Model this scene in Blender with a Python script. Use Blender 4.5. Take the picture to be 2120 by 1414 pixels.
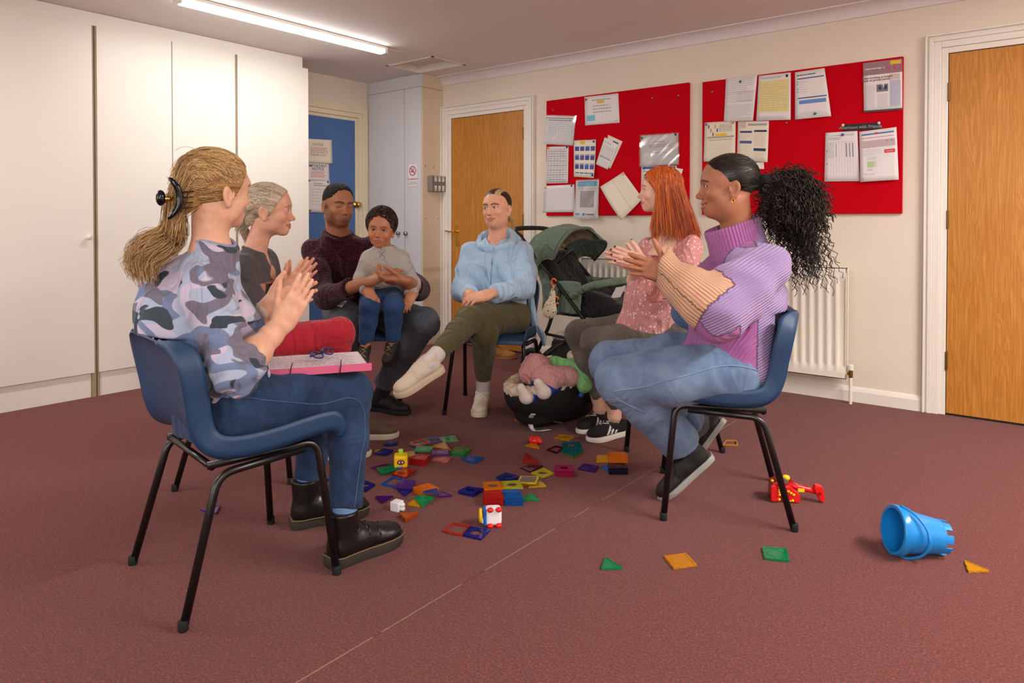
import bpy, bmesh, math, random
import numpy as np
from mathutils import Vector, Matrix
for _o in list(bpy.data.objects): bpy.data.objects.remove(_o)
SC = bpy.context.scene
COL = SC.collection
random.seed(7)
RNG = np.random.default_rng(7)
# ------------------------------------------------------------ camera
FPX, HORIZON, CAM_H = 1460.0, 460.0, 1.065
YAW, PITCH = math.radians(38.28), math.radians(0.9)
PPY = HORIZON + FPX*math.tan(PITCH)
cam_d = bpy.data.cameras.new('camera'); cam = bpy.data.objects.new('camera', cam_d); COL.objects.link(cam)
cam.location = (0, 0, CAM_H); cam.rotation_euler = (math.pi/2 - PITCH, 0, YAW)
cam_d.sensor_width = 36.0; cam_d.lens = FPX/2120*36.0
cam_d.shift_y = -(707.0-PPY)/2120.0
cam_d.clip_start = 0.05
SC.camera = cam
# ------------------------------------------------------------ world, exposure
wd = bpy.data.worlds.new('world'); SC.world = wd; wd.use_nodes = True
wd.node_tree.nodes['Background'].inputs[0].default_value = (0.75, 0.85, 1.0, 1)
wd.node_tree.nodes['Background'].inputs[1].default_value = 0.6
SC.view_settings.view_transform = 'Standard'; SC.view_settings.look = 'None'
SC.view_settings.gamma = 1.0; SC.view_settings.use_curve_mapping = False
SC.view_settings.exposure = 0.12
# light levels (each lamp's light is made in that lamp's builder; the lamps behind the camera are added)
TUBE_POWER = 30.0
TUBE_COLOR = (1.0, 0.96, 0.90)
ADDED_LAMP_POWER = 52.0
def area(name, loc, rot, sx, sy, power, color):
    d = bpy.data.lights.new(name, 'AREA'); d.shape = 'RECTANGLE'; d.size = sx; d.size_y = sy
    d.energy = power; d.color = color
    o = bpy.data.objects.new(name, d); COL.objects.link(o); o.location = loc; o.rotation_euler = rot
    return o
# added lamps at two invented windows, standing in for flash and fill light
area('window_daylight', (1.2, -2.70, 1.45), (math.radians(90), 0, 0), 1.6, 1.2, ADDED_LAMP_POWER, (1.0, 0.97, 0.95))
area('window_daylight', (-2.6, -2.70, 1.45), (math.radians(90), 0, 0), 1.6, 1.2, ADDED_LAMP_POWER*0.6, (1.0, 0.97, 0.95))
# ------------------------------------------------------------ picture -> room helpers (room axes: x along the notice-board wall, y towards it)
_R = np.array([math.cos(YAW), math.sin(YAW), 0.0]); _F = np.array([-math.sin(YAW), math.cos(YAW), 0.0]); _C = np.array([0, 0, CAM_H])
def ray(px, py):
    x = (px-1060.0)/FPX; u = -(py-PPY)/FPX
    return _R*x + _F*(math.cos(PITCH)+u*math.sin(PITCH)) + np.array([0, 0, -math.sin(PITCH)+u*math.cos(PITCH)])
def G(px, py, z=0.0):
    d = ray(px, py); return _C + d*((z-CAM_H)/d[2])
def PU(px, py, u):
    d = ray(px, py); return _C + d*(u/d[0])
def PV(px, py, v):
    d = ray(px, py); return _C + d*(v/d[1])
def D(px, py, dep):
    d = ray(px, py); return _C + d*(dep/(d@_F))
def V(*a): return np.array(a, dtype=float)
def nrm(v):
    v = np.asarray(v, float); return v/max(1e-9, np.linalg.norm(v))
def camdir(r, d, z=0.0):     # direction given as right / away / up of the photograph
    return nrm(_R*r + _F*d + V(0, 0, z))
# ------------------------------------------------------------ objects
def link(name, data, parent=None):
    o = bpy.data.objects.new(name, data); COL.objects.link(o)
    if parent is not None: o.parent = parent
    return o
def tag(o, label=None, cat=None, group=None, kind=None):
    if label: o['label'] = label
    if cat: o['category'] = cat
    if group: o['group'] = group
    if kind: o['kind'] = kind
    return o
def empty(name, loc=(0, 0, 0), rz=0.0, label=None, cat=None, group=None):
    o = link(name, None); o.location = loc; o.rotation_euler = (0, 0, rz); o.empty_display_size = 0.1
    return tag(o, label, cat, group)
def copy_tree(o, parent=None):
    c = o.copy(); COL.objects.link(c); c.parent = parent
    for ch in list(o.children): copy_tree(ch, c)
    return c
def mesh_np(name, verts, faces, mat=None, parent=None, smooth=True, attrs=None):
    """verts (N,3); faces list of int arrays (M,k)"""
    me = bpy.data.meshes.new(name)
    verts = np.asarray(verts, np.float32)
    fl = [np.asarray(f, np.int32) for f in faces if len(f)]
    me.vertices.add(len(verts)); me.vertices.foreach_set('co', verts.ravel())
    nl = sum(f.size for f in fl); npoly = sum(len(f) for f in fl)
    me.loops.add(nl); me.polygons.add(npoly)
    me.loops.foreach_set('vertex_index', np.concatenate([f.ravel() for f in fl]))
    st = []; base = 0
    for f in fl:
        st.append(base+np.arange(len(f))*f.shape[1]); base += f.size
    me.polygons.foreach_set('loop_start', np.concatenate(st).astype(np.int32))
    me.update(calc_edges=True); me.validate()
    if smooth: me.polygons.foreach_set('use_smooth', np.ones(len(me.polygons), bool))
    for an, av in (attrs or {}).items():
        av = np.asarray(av, np.float32)
        if av.ndim == 2:
            a = me.attributes.new(an, 'FLOAT_COLOR', 'POINT')
            if av.shape[1] == 3: av = np.hstack([av, np.ones((len(av), 1), np.float32)])
            a.data.foreach_set('color', np.ascontiguousarray(av).ravel())
        else:
            a = me.attributes.new(an, 'FLOAT', 'POINT'); a.data.foreach_set('value', av)
    o = link(name, me, parent)
    if mat is not None:
        for m_ in (mat if isinstance(mat, (list, tuple)) else [mat]): me.materials.append(m_)
    return o
class MB:
    """collects simple shapes into one mesh"""
    def __init__(s): s.v = []; s.f = []; s.m = []; s.mi = 0
    def add(s, vs, fs):
        b = len(s.v); s.v += [tuple(map(float, p)) for p in vs]; s.f += [tuple(b+i for i in f) for f in fs]; s.m += [s.mi]*len(fs)
        return s
    def box(s, lo, hi, M=None):
        x0, y0, z0 = lo; x1, y1, z1 = hi
        vs = [(x0,y0,z0),(x1,y0,z0),(x1,y1,z0),(x0,y1,z0),(x0,y0,z1),(x1,y0,z1),(x1,y1,z1),(x0,y1,z1)]
        if M is not None: vs = [tuple(M @ Vector(p)) for p in vs]
        return s.add(vs, [(0,3,2,1),(4,5,6,7),(0,1,5,4),(1,2,6,5),(2,3,7,6),(3,0,4,7)])
    def prism(s, poly, z0, z1, M=None):
        n = len(poly)
        vs = [(p[0],p[1],z0) for p in poly]+[(p[0],p[1],z1) for p in poly]
        if M is not None: vs = [tuple(M @ Vector(p)) for p in vs]
        return s.add(vs, [tuple(range(n-1,-1,-1)), tuple(range(n,2*n))]+[(i,(i+1)%n,n+(i+1)%n,n+i) for i in range(n)])
    def tube(s, pts, r, n=10, cap=True, closed=False):
        pts = [np.asarray(p, float) for p in pts]; N = len(pts)
        rr = [r]*N if np.isscalar(r) else list(r)
        T = []
        for i in range(N):
            if closed: t = pts[(i+1)%N]-pts[i-1]
            else: t = pts[min(i+1,N-1)]-pts[max(i-1,0)]
            T.append(nrm(t))
        ref = V(0,0,1) if abs(T[0][2])<.9 else V(1,0,0)
        u = nrm(np.cross(T[0], ref)); vs = []
        for i in range(N):
            u = nrm(u-T[i]*(u@T[i])); w = np.cross(T[i], u)
            for k in range(n):
                a = 2*math.pi*k/n; vs.append(pts[i]+(u*math.cos(a)+w*math.sin(a))*rr[i])
        fs = []
        for i in range(N if closed else N-1):
            j = (i+1)%N
            for k in range(n): fs.append((i*n+k, i*n+(k+1)%n, j*n+(k+1)%n, j*n+k))
        if cap and not closed:
            fs.append(tuple(range(n-1,-1,-1))); fs.append(tuple((N-1)*n+k for k in range(n)))
        return s.add(vs, fs)
    def lathe(s, prof, n=24, M=None, cap=False):
        vs = []; fs = []
        for (r, z) in prof:
            for k in range(n):
                a = 2*math.pi*k/n; vs.append((r*math.cos(a), r*math.sin(a), z))
        if M is not None: vs = [tuple(M @ Vector(p)) for p in vs]
        for i in range(len(prof)-1):
            for k in range(n): fs.append((i*n+k, i*n+(k+1)%n, (i+1)*n+(k+1)%n, (i+1)*n+k))
        if cap: fs.append(tuple(range(n-1,-1,-1))); fs.append(tuple((len(prof)-1)*n+k for k in range(n)))
        return s.add(vs, fs)
    def ball(s, c, r, n=12, M=None):
        r = (r,r,r) if np.isscalar(r) else r
        prof = [(max(1e-4, math.sin(math.pi*i/(n//2+2))), -math.cos(math.pi*i/(n//2+2))) for i in range(n//2+3)]
        T = Matrix.Translation(Vector(c)) @ (M if M is not None else Matrix.Identity(4)) @ Matrix.Diagonal((*r, 1))
        return s.lathe(prof, n, T, True)
    def build(s, name, mat=None, parent=None, smooth=False, bevel=0.0, seg=2, auto=None):
        me = bpy.data.meshes.new(name); me.from_pydata(s.v, [], s.f); me.update()
        mats = mat if isinstance(mat, (list, tuple)) else [mat]
        for m_ in mats:
            if m_ is not None: me.materials.append(m_)
        if len(mats) > 1:
            me.polygons.foreach_set('material_index', s.m)
        if smooth or auto is not None:
            me.polygons.foreach_set('use_smooth', [True]*len(me.polygons))
        o = link(name, me, parent)
        if auto is not None:
            try: me.set_sharp_from_angle(angle=math.radians(auto))
            except Exception: pass
        if bevel > 0:
            b = o.modifiers.new('bevel', 'BEVEL'); b.width = bevel; b.segments = seg; b.limit_method = 'ANGLE'; b.angle_limit = math.radians(40)
        return o
def arc(c, r, a0, a1, n, ax=0, ay=1):
    out = []
    for i in range(n+1):
        a = a0+(a1-a0)*i/n; p = list(c); p[ax] += r*math.cos(a); p[ay] += r*math.sin(a); out.append(tuple(p))
    return out
def smooth_path(pts, n=8):
    """Catmull-Rom through points"""
    P = [np.asarray(p, float) for p in pts]; P = [2*P[0]-P[1]]+P+[2*P[-1]-P[-2]]; out = []
    for i in range(1, len(P)-2):
        for k in range(n):
            t = k/n; a, b, c, d = P[i-1], P[i], P[i+1], P[i+2]
            out.append(0.5*((2*b)+(c-a)*t+(2*a-5*b+4*c-d)*t*t+(3*b-a-3*c+d)*t**3))
    out.append(P[-2]); return out
def frame(pos, xa, ya, za):
    M = Matrix.Identity(4)
    for i, a in enumerate((xa, ya, za)):
        for k in range(3): M[k][i] = float(a[k])
    for k in range(3): M[k][3] = float(pos[k])
    return M
# ------------------------------------------------------------ materials
MATS = {}
def lin(c):
    return tuple(((x/255.0)/12.92 if x/255.0 <= 0.04045 else ((x/255.0+0.055)/1.055)**2.4) for x in c)
class NT:
    def __init__(s, name):
        s.m = bpy.data.materials.new(name); s.m.use_nodes = True; s.t = s.m.node_tree; s.n = s.t.nodes
        s.b = s.n['Principled BSDF']; s.out = s.n['Material Output']
    def node(s, typ, **kw):
        nd = s.n.new(typ)
        for k, v in kw.items():
            if k.startswith('i_'):
                key = k[2:]; key = int(key) if key.isdigit() else key.replace('_', ' ')
                nd.inputs[key].default_value = v
            else: setattr(nd, k, v)
        return nd
    def l(s, a, b): s.t.links.new(a, b)
    def coord(s, kind='Object'): return s.node('ShaderNodeTexCoord').outputs[kind]
    def mapping(s, vec, scale=(1,1,1), rot=(0,0,0), loc=(0,0,0)):
        m = s.node('ShaderNodeMapping'); m.inputs['Scale'].default_value = scale; m.inputs['Rotation'].default_value = rot; m.inputs['Location'].default_value = loc
        s.l(vec, m.inputs['Vector']); return m.outputs['Vector']
    def noise(s, vec, scale=5, detail=2, rough=0.5, dist=0.0):
        n = s.node('ShaderNodeTexNoise'); n.inputs['Scale'].default_value = scale; n.inputs['Detail'].default_value = detail
        n.inputs['Roughness'].default_value = rough; n.inputs['Distortion'].default_value = dist
        if vec is not None: s.l(vec, n.inputs['Vector'])
        return n.outputs['Fac']
    def ramp(s, fac, stops, interp='LINEAR'):
        r = s.node('ShaderNodeValToRGB'); cr = r.color_ramp; cr.interpolation = interp
        while len(cr.elements) < len(stops): cr.elements.new(0.5)
        for e, (p, c) in zip(cr.elements, stops): e.position = p; e.color = (*c[:3], 1)
        s.l(fac, r.inputs['Fac']); return r.outputs['Color']
    def mix(s, fac, a, b, blend='MIX'):
        m = s.node('ShaderNodeMix', data_type='RGBA', blend_type=blend)
        for sock, v in ((m.inputs[0], fac), (m.inputs[6], a), (m.inputs[7], b)):
            if hasattr(v, 'links'): s.l(v, sock)
            elif isinstance(v, (int, float)): sock.default_value = v
            else: sock.default_value = (*v[:3], 1)
        return m.outputs[2]
    def math(s, op, a, b=None, c=None):
        m = s.node('ShaderNodeMath', operation=op)
        for i, v in enumerate((a, b, c)):
            if v is None: continue
            if hasattr(v, 'links'): s.l(v, m.inputs[i])
            else: m.inputs[i].default_value = v
        return m.outputs[0]
    def attr(s, name, out='Fac'):
        a = s.node('ShaderNodeAttribute'); a.attribute_name = name; return a.outputs[out]
    def bump(s, h, strength=0.3, dist=0.01):
        b = s.node('ShaderNodeBump'); b.inputs['Strength'].default_value = strength; b.inputs['Distance'].default_value = dist
        s.l(h, b.inputs['Height']); s.l(b.outputs['Normal'], s.b.inputs['Normal'])
    def folds(s, co, scale=9.0, stretch=(1, 1, .55)):
        n = s.noise(s.mapping(co, stretch, (.3, .2, .1)), scale, 1.6, .5, 1.3); r = s.math('SUBTRACT', 1.0, s.math('ABSOLUTE', s.math('SUBTRACT', s.math('MULTIPLY', n, 2.0), 1.0)))
        return s.math('POWER', r, 3.0)
    def bump2(s, h1, s1, d1, h2, s2, d2):
        a = s.node('ShaderNodeBump'); a.inputs['Strength'].default_value = s1; a.inputs['Distance'].default_value = d1; s.l(h1, a.inputs['Height'])
        b = s.node('ShaderNodeBump'); b.inputs['Strength'].default_value = s2; b.inputs['Distance'].default_value = d2; s.l(h2, b.inputs['Height']); s.l(a.outputs['Normal'], b.inputs['Normal']); s.l(b.outputs['Normal'], s.b.inputs['Normal'])
    def base(s, c):
        if hasattr(c, 'links'): s.l(c, s.b.inputs['Base Color'])
        else: s.b.inputs['Base Color'].default_value = (*c[:3], 1)
    def set(s, rough=None, metal=None, spec=None, sheen=None, trans=None, sss=None, ior=None, coat=None, alpha=None):
        I = s.b.inputs
        if rough is not None: I['Roughness'].default_value = rough
        if metal is not None: I['Metallic'].default_value = metal
        if spec is not None: I['Specular IOR Level'].default_value = spec
        if sheen is not None: I['Sheen Weight'].default_value = sheen; I['Sheen Roughness'].default_value = 0.5
        if trans is not None: I['Transmission Weight'].default_value = trans
        if ior is not None: I['IOR'].default_value = ior
        if coat is not None: I['Coat Weight'].default_value = coat
        if alpha is not None: I['Alpha'].default_value = alpha
        if sss is not None:
            I['Subsurface Weight'].default_value = sss; I['Subsurface Scale'].default_value = 0.012
            I['Subsurface Radius'].default_value = (1.0, 0.35, 0.2)
def mat(name, rgb=(128,128,128), rough=0.6, metal=0.0, var=0.06, vscale=30.0, bump=0.0, bscale=200.0, spec=0.5, **kw):
    if name in MATS: return MATS[name]
    t = NT(name); c = lin(rgb); co = t.coord()
    if var > 0:
        n = t.noise(co, vscale, 3)
        t.base(t.mix(n, tuple(x*(1-var*1.6) for x in c), tuple(min(1, x*(1+var*1.6)) for x in c)))
    else: t.base(c)
    if bump > 0: t.bump(t.noise(co, bscale, 2), bump, 0.002)
    t.set(rough=rough, metal=metal, spec=spec, **kw)
    MATS[name] = t.m; return t.m
# ------------------------------------------------------------ soft-shape modelling: blended volumes turned into one surface
_SN = np.random.default_rng(3)
_WD = _SN.normal(size=(14, 3)); _WD /= np.linalg.norm(_WD, axis=1)[:, None]; _WP = _SN.uniform(0, 6.28, 14)
def wave_noise(X, Y, Z, freq, n=7, seed=0):
    o = 0
    for i in range(n):
        k = (i+seed*3) % 14; d = _WD[k]*freq*(0.7+0.09*((i*5+seed) % 9))
        o = o + np.sin(X*d[0]+Y*d[1]+Z*d[2]+_WP[k]+seed)
    return o/(n**0.5)
class Soft:
    def __init__(s): s.ops = []; s.post = []
    def _add(s, fn, lo, hi, k, mode): s.ops.append((fn, np.minimum(lo, hi), np.maximum(lo, hi), k, mode)); return s
    def cone(s, a, b, ra, rb=None, k=0.02, mode='add', flat=None):
        a = V(*a); b = V(*b); rb = ra if rb is None else rb; ba = b-a; L2 = max(1e-12, ba@ba); r = max(ra, rb)
        if flat is not None: fn_, fs = nrm(flat[0]), flat[1]
        def fn(X, Y, Z):
            px, py, pz = X-a[0], Y-a[1], Z-a[2]
            t = np.clip((px*ba[0]+py*ba[1]+pz*ba[2])/L2, 0, 1)
            dx, dy, dz = px-ba[0]*t, py-ba[1]*t, pz-ba[2]*t
            if flat is not None:
                q = (dx*fn_[0]+dy*fn_[1]+dz*fn_[2])*(1/fs-1)
                dx, dy, dz = dx+fn_[0]*q, dy+fn_[1]*q, dz+fn_[2]*q
            return np.sqrt(dx*dx+dy*dy+dz*dz)-(ra+(rb-ra)*t)
        return s._add(fn, np.minimum(a, b)-r, np.maximum(a, b)+r, k, mode)
    def chain(s, pts, rs, k=0.02, kj=None, flat=None):
        for i in range(len(pts)-1): s.cone(pts[i], pts[i+1], rs[i], rs[i+1], k if i == 0 else (kj or k), 'add', flat)
        return s
    def ell(s, c, r, R=None, k=0.02, mode='add'):
        c = V(*c); r = V(*r); R = np.eye(3) if R is None else np.asarray(R); m = np.sqrt(((R*r[None, :])**2).sum(1))
        def fn(X, Y, Z):
            px, py, pz = X-c[0], Y-c[1], Z-c[2]; a = 0; b = 0
            for i in range(3):
                q = (px*R[0, i]+py*R[1, i]+pz*R[2, i])/r[i]; a = a+q*q; b = b+(q/r[i])**2
            a = np.sqrt(a); return a*(a-1)/np.sqrt(b+1e-12)
        return s._add(fn, c-m, c+m, k, mode)
    def slab(s, a, b, wa, wb, da, db, side, k=0.03, mode='add'):
        """tapered elliptical body: widths w along side, depths d across"""
        a = V(*a); b = V(*b); ax = nrm(b-a); L = np.linalg.norm(b-a); sd = nrm(np.asarray(side)-ax*(np.asarray(side)@ax)); fw = np.cross(ax, sd); r = max(wa, wb, da, db)
        def fn(X, Y, Z):
            px, py, pz = X-a[0], Y-a[1], Z-a[2]
            h = px*ax[0]+py*ax[1]+pz*ax[2]; t = np.clip(h/L, 0, 1); e = h-t*L
            w = wa+(wb-wa)*t; d = da+(db-da)*t; m = np.minimum(w, d)
            x = (px*sd[0]+py*sd[1]+pz*sd[2])/w; y = (px*fw[0]+py*fw[1]+pz*fw[2])/d; z = e/m
            q = np.sqrt(x*x+y*y+z*z); g = np.sqrt((x/w)**2+(y/d)**2+(z/m)**2+1e-12)
            return q*(q-1)/g
        return s._add(fn, np.minimum(a, b)-r, np.maximum(a, b)+r, k, mode)
    def box(s, c, h, R=None, r=0.01, k=0.01, mode='add'):
        c = V(*c); h = V(*h); R = np.eye(3) if R is None else np.asarray(R); m = (np.abs(R)*h[None, :]).sum(1)+r
        def fn(X, Y, Z):
            px, py, pz = X-c[0], Y-c[1], Z-c[2]; q = []
            for i in range(3): q.append(np.abs(px*R[0, i]+py*R[1, i]+pz*R[2, i])-(h[i]-r))
            o = np.sqrt(sum(np.maximum(x, 0)**2 for x in q)); return o+np.minimum(np.maximum(np.maximum(q[0], q[1]), q[2]), 0)-r
        return s._add(fn, c-m, c+m, k, mode)
    def cut(s, p, n, k=0.004, lo=None, hi=None):
        """remove everything on the side n points to (inside an optional box)"""
        p = V(*p); n = nrm(n); big = 99.0
        return s._add(lambda X, Y, Z: -((X-p[0])*n[0]+(Y-p[1])*n[1]+(Z-p[2])*n[2]), V(*(lo if lo is not None else (-big,)*3)), V(*(hi if hi is not None else (big,)*3)), k, 'sub' if lo is None else 'subbox')
    def cuff(s, p, n, r=.08, k=.004):
        p = V(*p); return s.cut(p, n, k, p-r, p+r)
    def wave(s, amp, freq, seed=0, mask=None):
        s.post.append((amp, freq, seed, mask)); return s
    def bounds(s):
        A = [o for o in s.ops if o[4] == 'add']
        return np.min([o[1] for o in A], 0), np.max([o[2] for o in A], 0)
    def eval_grid(s, lo, hi, vox):
        n = np.ceil((hi-lo)/vox).astype(int)+1
        ax = [(lo[i]+np.arange(n[i])*vox).astype(np.float32) for i in range(3)]
        F = np.full(n, 0.2, np.float32)
        for fn, l, h, k, mode in s.ops:
            mg = k*1.01+2.5*vox if mode in ('add', 'sub') else 0
            i0 = np.clip(np.floor((l-mg-lo)/vox).astype(int), 0, n); i1 = np.clip(np.ceil((h+mg-lo)/vox).astype(int)+1, 0, n)
            if np.any(i1 <= i0): continue
            sl = tuple(slice(a, b) for a, b in zip(i0, i1))
            d = fn(ax[0][sl[0]][:, None, None], ax[1][sl[1]][None, :, None], ax[2][sl[2]][None, None, :]); f = F[sl]
            k = max(k, 1e-5)
            if mode == 'add':
                hh = np.clip(0.5+0.5*(f-d)/k, 0, 1); F[sl] = f+(d-f)*hh-k*hh*(1-hh)
            else:
                d = -d; hh = np.clip(0.5-0.5*(f-d)/k, 0, 1); F[sl] = f+(d-f)*hh+k*hh*(1-hh)
        X, Y, Z = ax[0][:, None, None], ax[1][None, :, None], ax[2][None, None, :]
        for amp, freq, seed, mask in s.post:
            if isinstance(seed, tuple):
                _, a_, f_ = seed; w = np.sin((X*a_[0]+Y*a_[1]+Z*a_[2])*f_+1.5*wave_noise(X, Y, Z, 22, 4, 1))*amp
            else: w = wave_noise(X, Y, Z, freq, 7, seed)*amp
            if mask is not None: w = w*mask(X, Y, Z)
            F = F+w
        return F.astype(np.float32)
    def mesh(s, vox, lo=None, hi=None):
        l, h = s.bounds(); l = l-4*vox; h = h+4*vox
        if lo is not None: l = np.maximum(l, lo)
        if hi is not None: h = np.minimum(h, hi)
        F = s.eval_grid(l, h, vox)
        F[0], F[-1] = 0.2, 0.2; F[:, 0] = 0.2; F[:, -1] = 0.2; F[:, :, 0] = 0.2; F[:, :, -1] = 0.2
        return surface_nets(F, l, vox)
def surface_nets(F, lo, vox):
    S = F < 0
    c = S[:-1].astype(np.int8)+S[1:]; c = c[:, :-1]+c[:, 1:]; c = c[:, :, :-1]+c[:, :, 1:]
    I = np.argwhere((c > 0) & (c < 8)); n = len(I)
    vid = np.full(c.shape, -1, np.int32); vid[I[:, 0], I[:, 1], I[:, 2]] = np.arange(n)
    co = np.array([[x, y, z] for x in (0, 1) for y in (0, 1) for z in (0, 1)])
    vals = np.stack([F[I[:, 0]+a, I[:, 1]+b, I[:, 2]+d] for a, b, d in co], 1)
    acc = np.zeros((n, 3)); cnt = np.zeros(n)
    for i in range(8):
        for j in range(i+1, 8):
            if np.abs(co[i]-co[j]).sum() != 1: continue
            a, b = vals[:, i], vals[:, j]; m = (a < 0) != (b < 0)
            t = np.where(m, a/np.where(m, a-b, 1), 0)
            acc += np.where(m[:, None], co[i][None]+(co[j]-co[i])[None]*t[:, None], 0); cnt += m
    P = lo+(I+acc/np.maximum(cnt, 1)[:, None])*vox
    Q = []
    for ax in range(3):
        A = [slice(None)]*3; B = [slice(None)]*3; A[ax] = slice(0, -1); B[ax] = slice(1, None)
        a, b = S[tuple(A)], S[tuple(B)]; E = np.argwhere(a != b)
        o1, o2 = [(1, 2), (2, 0), (0, 1)][ax]
        ok = (E[:, o1] > 0) & (E[:, o2] > 0) & (E[:, o1] < S.shape[o1]-1) & (E[:, o2] < S.shape[o2]-1); E = E[ok]
        flip = a[E[:, 0], E[:, 1], E[:, 2]]
        def g(d1, d2):
            J = E.copy(); J[:, o1] -= d1; J[:, o2] -= d2; return vid[J[:, 0], J[:, 1], J[:, 2]]
        q = np.stack([g(1, 1), g(0, 1), g(0, 0), g(1, 0)], 1)
        q[~flip] = q[~flip][:, ::-1]; Q.append(q)
    Q = np.concatenate(Q); return P, Q[(Q >= 0).all(1)]
def join_np(parts):
    vs = []; fs = []; b = 0
    for v, f in parts: vs.append(v); fs.append(np.asarray(f)+b); b += len(v)
    return np.concatenate(vs), np.concatenate(fs)
def xform(M, P):
    A = np.array(M)[:3, :3]; return P@A.T+np.array(M)[:3, 3]
def inv_pt(M, p):
    A = np.array(M); return A[:3, :3].T@(np.asarray(p, float)-A[:3, 3])
def strands(name, P, R, mat_, parent, sides=4, rnd=None, flat=None):
    """P (N,n,3) curves, R (N,n) radii -> one mesh of fine tubes"""
    P = np.asarray(P, float); N, n, _ = P.shape; R = np.broadcast_to(R, (N, n))
    T = np.gradient(P, axis=1); T /= np.linalg.norm(T, axis=2, keepdims=True)+1e-9
    ref = np.broadcast_to(np.array([0.31, 0.22, 0.92]), T.shape)
    U = np.cross(T, ref); U /= np.linalg.norm(U, axis=2, keepdims=True)+1e-9; W = np.cross(T, U)
    a = np.arange(sides)*2*math.pi/sides
    Vt = P[:, :, None, :]+(U[:, :, None, :]*np.cos(a)[None, None, :, None]+W[:, :, None, :]*np.sin(a)[None, None, :, None])*R[:, :, None, None]
    idx = np.arange(N*n*sides).reshape(N, n, sides)
    q = np.stack([idx[:, :-1], np.roll(idx, -1, 2)[:, :-1], np.roll(idx, -1, 2)[:, 1:], idx[:, 1:]], -1).reshape(-1, 4)
    rv = RNG.uniform(0, 1, N) if rnd is None else rnd
    at = {'rnd': np.repeat(rv, n*sides), 'along': np.tile(np.repeat(np.linspace(0, 1, n), sides), N)}
    return mesh_np(name, Vt.reshape(-1, 3), [q], mat_, parent, True, at)
# ============================================================ THE ROOM
CZ = 2.34; UL = -5.07; UR = 2.6; VB = 4.54; VF = -2.9; WF = -4.65
def m_carpet():
    t = NT('brick_red_carpet'); co = t.coord()
    n1 = t.noise(co, 520, 3, 0.7); n2 = t.noise(co, 1.6, 4, 0.6); n3 = t.noise(co, 150, 3, 0.75); n4 = t.noise(co, 34, 3, 0.6)
    c = t.mix(t.ramp(n1, [(0.32, (0,0,0)), (0.68, (1,1,1))]), lin((86,35,34)), lin((152,74,67)))
    c = t.mix(t.ramp(n3, [(0.38, (.75,.75,.75)), (0.60, (0,0,0))]), c, lin((70,30,31)))
    c = t.mix(t.ramp(n3, [(0.52, (0,0,0)), (0.72, (.8,.8,.8))]), c, lin((164,86,77)))
    c = t.mix(t.math('MULTIPLY', t.ramp(n4, [(0.4, (0,0,0)), (0.65, (1,1,1))]), .22), c, lin((84,42,41)))
    c = t.mix(t.math('MULTIPLY', n2, 0.25), c, lin((112,54,50)))
    t.base(c); t.bump(t.math('ADD', n1, t.math('MULTIPLY', n3, 0.8)), 0.6, 0.005); t.set(rough=0.95, spec=0.1, sheen=0.15); return t.m
def m_wall(name, rgb, bump=0.12):
    t = NT(name); co = t.coord(); n = t.noise(co, 1.6, 5, 0.6); f = t.noise(co, 60, 4, 0.7); c = lin(rgb)
    t.base(t.mix(n, tuple(x*0.94 for x in c), tuple(min(1, x*1.05) for x in c))); t.bump(t.math('ADD', f, t.math('MULTIPLY', n, 2.0)), bump, 0.004); t.set(rough=0.75, spec=0.3); return t.m
def m_oak():
    t = NT('oak_veneer'); co = t.coord(); g = t.mapping(co, (11.0, 11.0, 0.7))
    n = t.noise(g, 1.3, 4, 0.55, 0.6); rings = t.math('FRACT', t.math('MULTIPLY', n, 13.0)); rings = t.math('ABSOLUTE', t.math('SUBTRACT', rings, 0.5))
    fine = t.noise(t.mapping(co, (150, 150, 3.0)), 1.0, 3, 0.6)
    c = t.mix(t.ramp(rings, [(0.05, (0,0,0)), (0.45, (1,1,1))]), lin((188,122,42)), lin((204,142,62)))
    c = t.mix(t.math('MULTIPLY', t.ramp(fine, [(0.42, (1,1,1)), (0.6, (0,0,0))]), 0.45), c, lin((164,102,36)))
    t.base(c); t.bump(fine, 0.08, 0.001); t.set(rough=0.33, spec=0.5); return t.m
M_CARPET = m_carpet(); M_CREAM = m_wall('cream_wall_paint', (232,221,205)); M_CEIL = m_wall('ceiling_paint', (236,229,226), 0.05); M_OAK = m_oak()
M_GLOSS = mat('white_gloss_paint', (236,231,222), 0.32, var=0.02, vscale=4, bump=0.05, bscale=25)
M_COVE = mat('white_coving_paint', (228,222,222), 0.6, var=0.02, vscale=3)
M_LAM = mat('white_laminate', (238,234,226), 0.42, var=0.015, vscale=2.0, bump=0.03, bscale=90)
M_LAMG = mat('cool_white_laminate', (214,214,218), 0.42, var=0.015, vscale=2.0)
M_CREAMPANEL = mat('cream_panel', (226,208,184), 0.5, var=0.02, vscale=3)
M_EDGE = mat('raw_board_edge', (165,148,122), 0.8, var=0.08)
M_BLUEDOOR = mat('blue_door_paint', (72,112,170), 0.5, var=0.03, vscale=5)
M_BRASS = mat('polished_brass', (214,172,84), 0.25, 1.0, var=0.04)
M_STEEL = mat('brushed_steel', (170,168,165), 0.35, 1.0, var=0.04)
M_BRONZE = mat('aged_brass_hinge', (122,96,58), 0.45, 1.0, var=0.1)
M_RED = mat('red_felt', (196,8,26), 0.95, var=0.05, vscale=500, bump=0.3, bscale=700, spec=0.05)
M_PAPER = mat('white_paper', (232,228,228), 0.7, var=0.01, vscale=8)
M_PAPERW = mat('warm_paper', (232,224,206), 0.7, var=0.01, vscale=8)
M_GREYP = mat('grey_plastic', (128,122,118), 0.5, var=0.03)
M_RAD = mat('radiator_enamel', (238,232,218), 0.35, var=0.01)
M_DARK = mat('dark_gap', (26,22,20), 0.9, var=0.02)
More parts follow.
